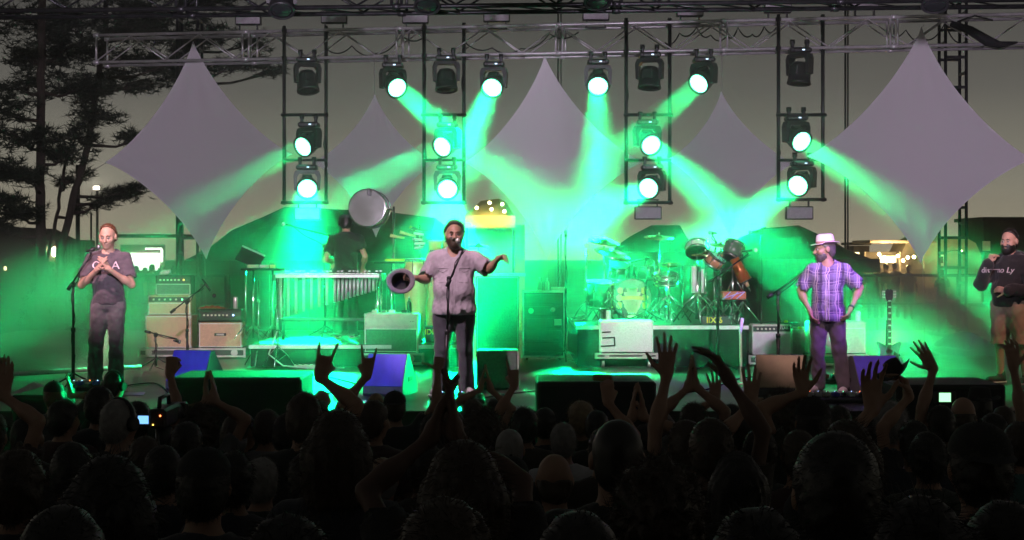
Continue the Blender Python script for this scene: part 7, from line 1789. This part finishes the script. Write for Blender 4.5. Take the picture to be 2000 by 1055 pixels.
# ---- things in their hands
p = W(1750, 728, 7.5); t = thing('cowboy_hat', 'dark cowboy hat held up over the crowd at right', 'hat', p); Mh = Rm(R(-20), R(10), R(-28))*.60; n = 32; vs = []
prof = [(.19, .0), (.185, .006), (.11, .0), (.098, .01), (.092, .07), (.08, .115), (.05, .125), (.001, .105)]
for r_, z in prof:
    for i in range(n):
        a = 2*math.pi*i/n; z2 = z+(.055*abs(math.cos(a))**3 if r_ > .12 else 0)
        vs.append(Mh @ Vector((r_*.85*math.cos(a), r_*1.1*math.sin(a), z2)))
MB().add(vs, [(j*n+i, j*n+(i+1) % n, (j+1)*n+(i+1) % n, (j+1)*n+i) for j in range(len(prof)-1) for i in range(n)], 0, True).build('felt', FEDORA, t)
p = W(1845, 776, 9.2); t = thing('phone', 'phone with a green lit screen held up at right', 'phone', p); MB().box((0, 0, 0), (.15, .012, .075), bev=.006).build('case', M_PLASTIC, t); MB().box((0, -.0075, 0), (.075, .003, .058)).build('screen', M_PHONE, t)
p = W(1176, 738, 7.5); t = thing('small_camera', 'small flat box-like camera held above the middle subwoofer', 'camera', p); MB().box((0, 0, 0), (.105, .04, .035), Matrix.Rotation(R(4), 3, 'Y'), bev=.008).build('body', mat('dull_yellow_plastic', (.3, .28, .1), .5), t); MB().cyl((.02, .02, 0), (.02, .05, 0), .014, n=12).build('lens', M_PLASTIC, t)
# video camera on a tripod
p = W(315, 815, 7.9); g0 = terrain(p.x, 7.9); t = thing('video_camera', 'video camera with a small blue screen on a tripod in the crowd', 'video camera', (p.x, 7.9, g0)); z = p.z-g0
MB().box((0, .05, z), (.10, .30, .11), bev=.015).build('body', M_PLASTIC, t); MB().cyl((0, .2, z), (0, .34, z), .04, .05, n=16).build('lens', M_PLASTIC, t); MB().box((0, .37, z), (.12, .07, .09), bev=.01).build('lens_hood', M_PLASTIC, t)
MB().tube([(0, -.05, z+.05), (0, -.03, z+.11), (0, .16, z+.11), (0, .18, z+.05)], .012, n=6).build('carry_handle', M_PLASTIC, t)
vf = MB().box((-.09, -.03, z-.01), (.012, .09, .065), Matrix.Rotation(R(80), 3, 'Z'), bev=.004).build('viewfinder', M_PLASTIC, t); MB().box((-.09, -.04, z-.01), (.06, .004, .045)).build('screen', M_CAMSCREEN, vf)
MB().ball((.02, -.105, z+.02), .006, n=6).build('tally_lamp', M_LEDR, t); MB().ball((-.02, -.105, z-.03), .005, n=6).build('tally_lamp', mat('amber_led', (1, .6, .1), .4, emit=(1, .6, .1), estr=4), t)
MB().cyl((0, .05, z-.06), (0, .05, z-.20), .05, .03, n=14).build('fluid_head', M_STEEL, t)
for k in range(3):
    a = k*2.094+.5; MB().cyl((.03*math.cos(a), .05+.03*math.sin(a), z-.2), (.42*math.cos(a), .05+.42*math.sin(a), .0), .016, n=8).build('leg', M_STEEL, t)
MB().tube([(0, -.1, z-.08), (.08, -.35, z-.2)], .01, n=6).build('pan_handle', M_STEEL, t)
# far people in front of the food stalls
def far_person(px, py, Y, label, sc=1.0):
    x = (px-1000)*Y/F; z0 = terrain(x, Y); H = W(px, py, Y).z-z0
    P = dict(hair='short', hairc='black', shirt=TEE[hash_i(px) % 5], trousers=M_CROWDJ, lh=.05, h=.03, ch=.034, hh=.022, fuzz=0.01, seed=hash_i(px))
    make_person((x, Y, z0), R(180+hash_i(px) % 60-30), H, label, 'people at the food stalls', P)
for px, py, Y, lab in ((266, 519, 43, 'leftmost silhouette before the lit white stall'), (283, 522, 44, 'middle silhouette before the lit white stall'), (297, 516, 43.5, 'right silhouette before the lit white stall'), (340, 520, 42, 'silhouette right of the lit white stall'),
                        (1704, 519, 44, 'leftmost silhouette before the warm food trailer'), (1716, 521, 44.5, 'second silhouette before the warm food trailer'), (1730, 514, 45, 'third silhouette before the warm hatch'), (1747, 512, 45, 'fourth silhouette right of the warm hatch'), (1775, 517, 44, 'silhouette before the lit sign'), (1840, 526, 42, 'silhouette before the white trailer door')):
    far_person(px, py, Y, lab)

# ================================================================ smoke and haze
def volume_mat(name, dens, col=(0.93, 0.95, 0.94), g=0.70, noise=None):
    m = bpy.data.materials.new(name); m.use_nodes = True; t = m.node_tree
    for n in list(t.nodes):
        if n.type != 'OUTPUT_MATERIAL': t.nodes.remove(n)
    pv = t.nodes.new('ShaderNodeVolumePrincipled'); pv.inputs['Color'].default_value = (*col, 1)
    pv.inputs['Anisotropy'].default_value = g; pv.inputs['Density'].default_value = dens
    t.links.new(pv.outputs[0], t.nodes['Material Output'].inputs['Volume'])
    return m, t, pv
def haze():
    m, t, pv = volume_mat('night_haze', HAZE_DENSITY)
    z0 = -1.0; z1 = 11.0
    o = MB().box((0, 110, (z0+z1)/2), (240, 280, z1-z0)).build('haze', m)
    tag(o, 'thin pale night haze filling the air over the field and stage', 'haze', kind='stuff')
haze()
def smoke(name, label, box, dens, scale, lo, hi, edge=(0.12, 0.12, 0.12), seed=0.0, floor_bias=None, step=None):
    "a cloud of stage smoke: noise-broken density that thins out to nothing at the sides of its box"
    (x0, x1), (y0, y1), (z0, z1) = box
    m, t, pv = volume_mat(name+'_air', 0.0, g=0.72)
    tcn = t.nodes.new('ShaderNodeTexCoord'); mp = t.nodes.new('ShaderNodeMapping'); mp.inputs['Location'].default_value = (seed, seed*.7, 0); mp.inputs['Scale'].default_value = (1, 1, 1.3)
    t.links.new(tcn.outputs['Object'], mp.inputs[0])
    nz = t.nodes.new('ShaderNodeTexNoise'); nz.inputs['Scale'].default_value = scale; nz.inputs['Detail'].default_value = 3; nz.inputs['Distortion'].default_value = 0.4
    t.links.new(mp.outputs[0], nz.inputs['Vector'])
    mr = t.nodes.new('ShaderNodeMapRange'); mr.inputs[1].default_value = lo; mr.inputs[2].default_value = hi; mr.inputs[3].default_value = 0.0; mr.inputs[4].default_value = dens
    t.links.new(nz.outputs[0], mr.inputs[0])
    sp = t.nodes.new('ShaderNodeSeparateXYZ'); t.links.new(tcn.outputs['Generated'], sp.inputs[0])
    cur = mr.outputs[0]
    def mul(a, b):
        n = t.nodes.new('ShaderNodeMath'); n.operation = 'MULTIPLY'; t.links.new(a, n.inputs[0]); t.links.new(b, n.inputs[1]); return n.outputs[0]
    for ax, e_ in zip('XYZ', edge):
        for a, b in ((0.0, e_), (1.0, 1.0-e_)):
            if ax == 'Z' and a == 0.0: continue
            q = t.nodes.new('ShaderNodeMapRange'); q.interpolation_type = 'SMOOTHSTEP'; q.inputs[1].default_value = a; q.inputs[2].default_value = b
            t.links.new(sp.outputs[ax], q.inputs[0]); cur = mul(cur, q.outputs[0])
    t.links.new(cur, pv.inputs['Density'])
    o = MB().box((0, 0, 0), (x1-x0, y1-y0, z1-z0)).build(name, m, None, ((x0+x1)/2, (y0+y1)/2, (z0+z1)/2))
    tag(o, label, 'smoke', kind='stuff')
    return o
smoke('stage_smoke', 'stage smoke drifting round the drum kit and centre of the stage', ((-6.4, 6.4), (16.6, 26.6), (FLOOR+.01, 6.6)), 0.060, 0.60, 0.33, 0.76, edge=(.25, .16, .35))
smoke('floor_smoke', 'low smoke bank rolling over the left side of the stage', ((-9.4, -4.3), (17.4, 26.0), (FLOOR+.012, 3.3)), 0.34, 0.8, 0.30, 0.80, edge=(.25, .2, .6), seed=3.0)
smoke('floor_smoke', 'low smoke bank rolling over the right side of the stage', ((4.2, 9.6), (15.4, 25.0), (FLOOR+.014, 2.9)), 0.36, 0.8, 0.30, 0.80, edge=(.2, .2, .6), seed=7.0)
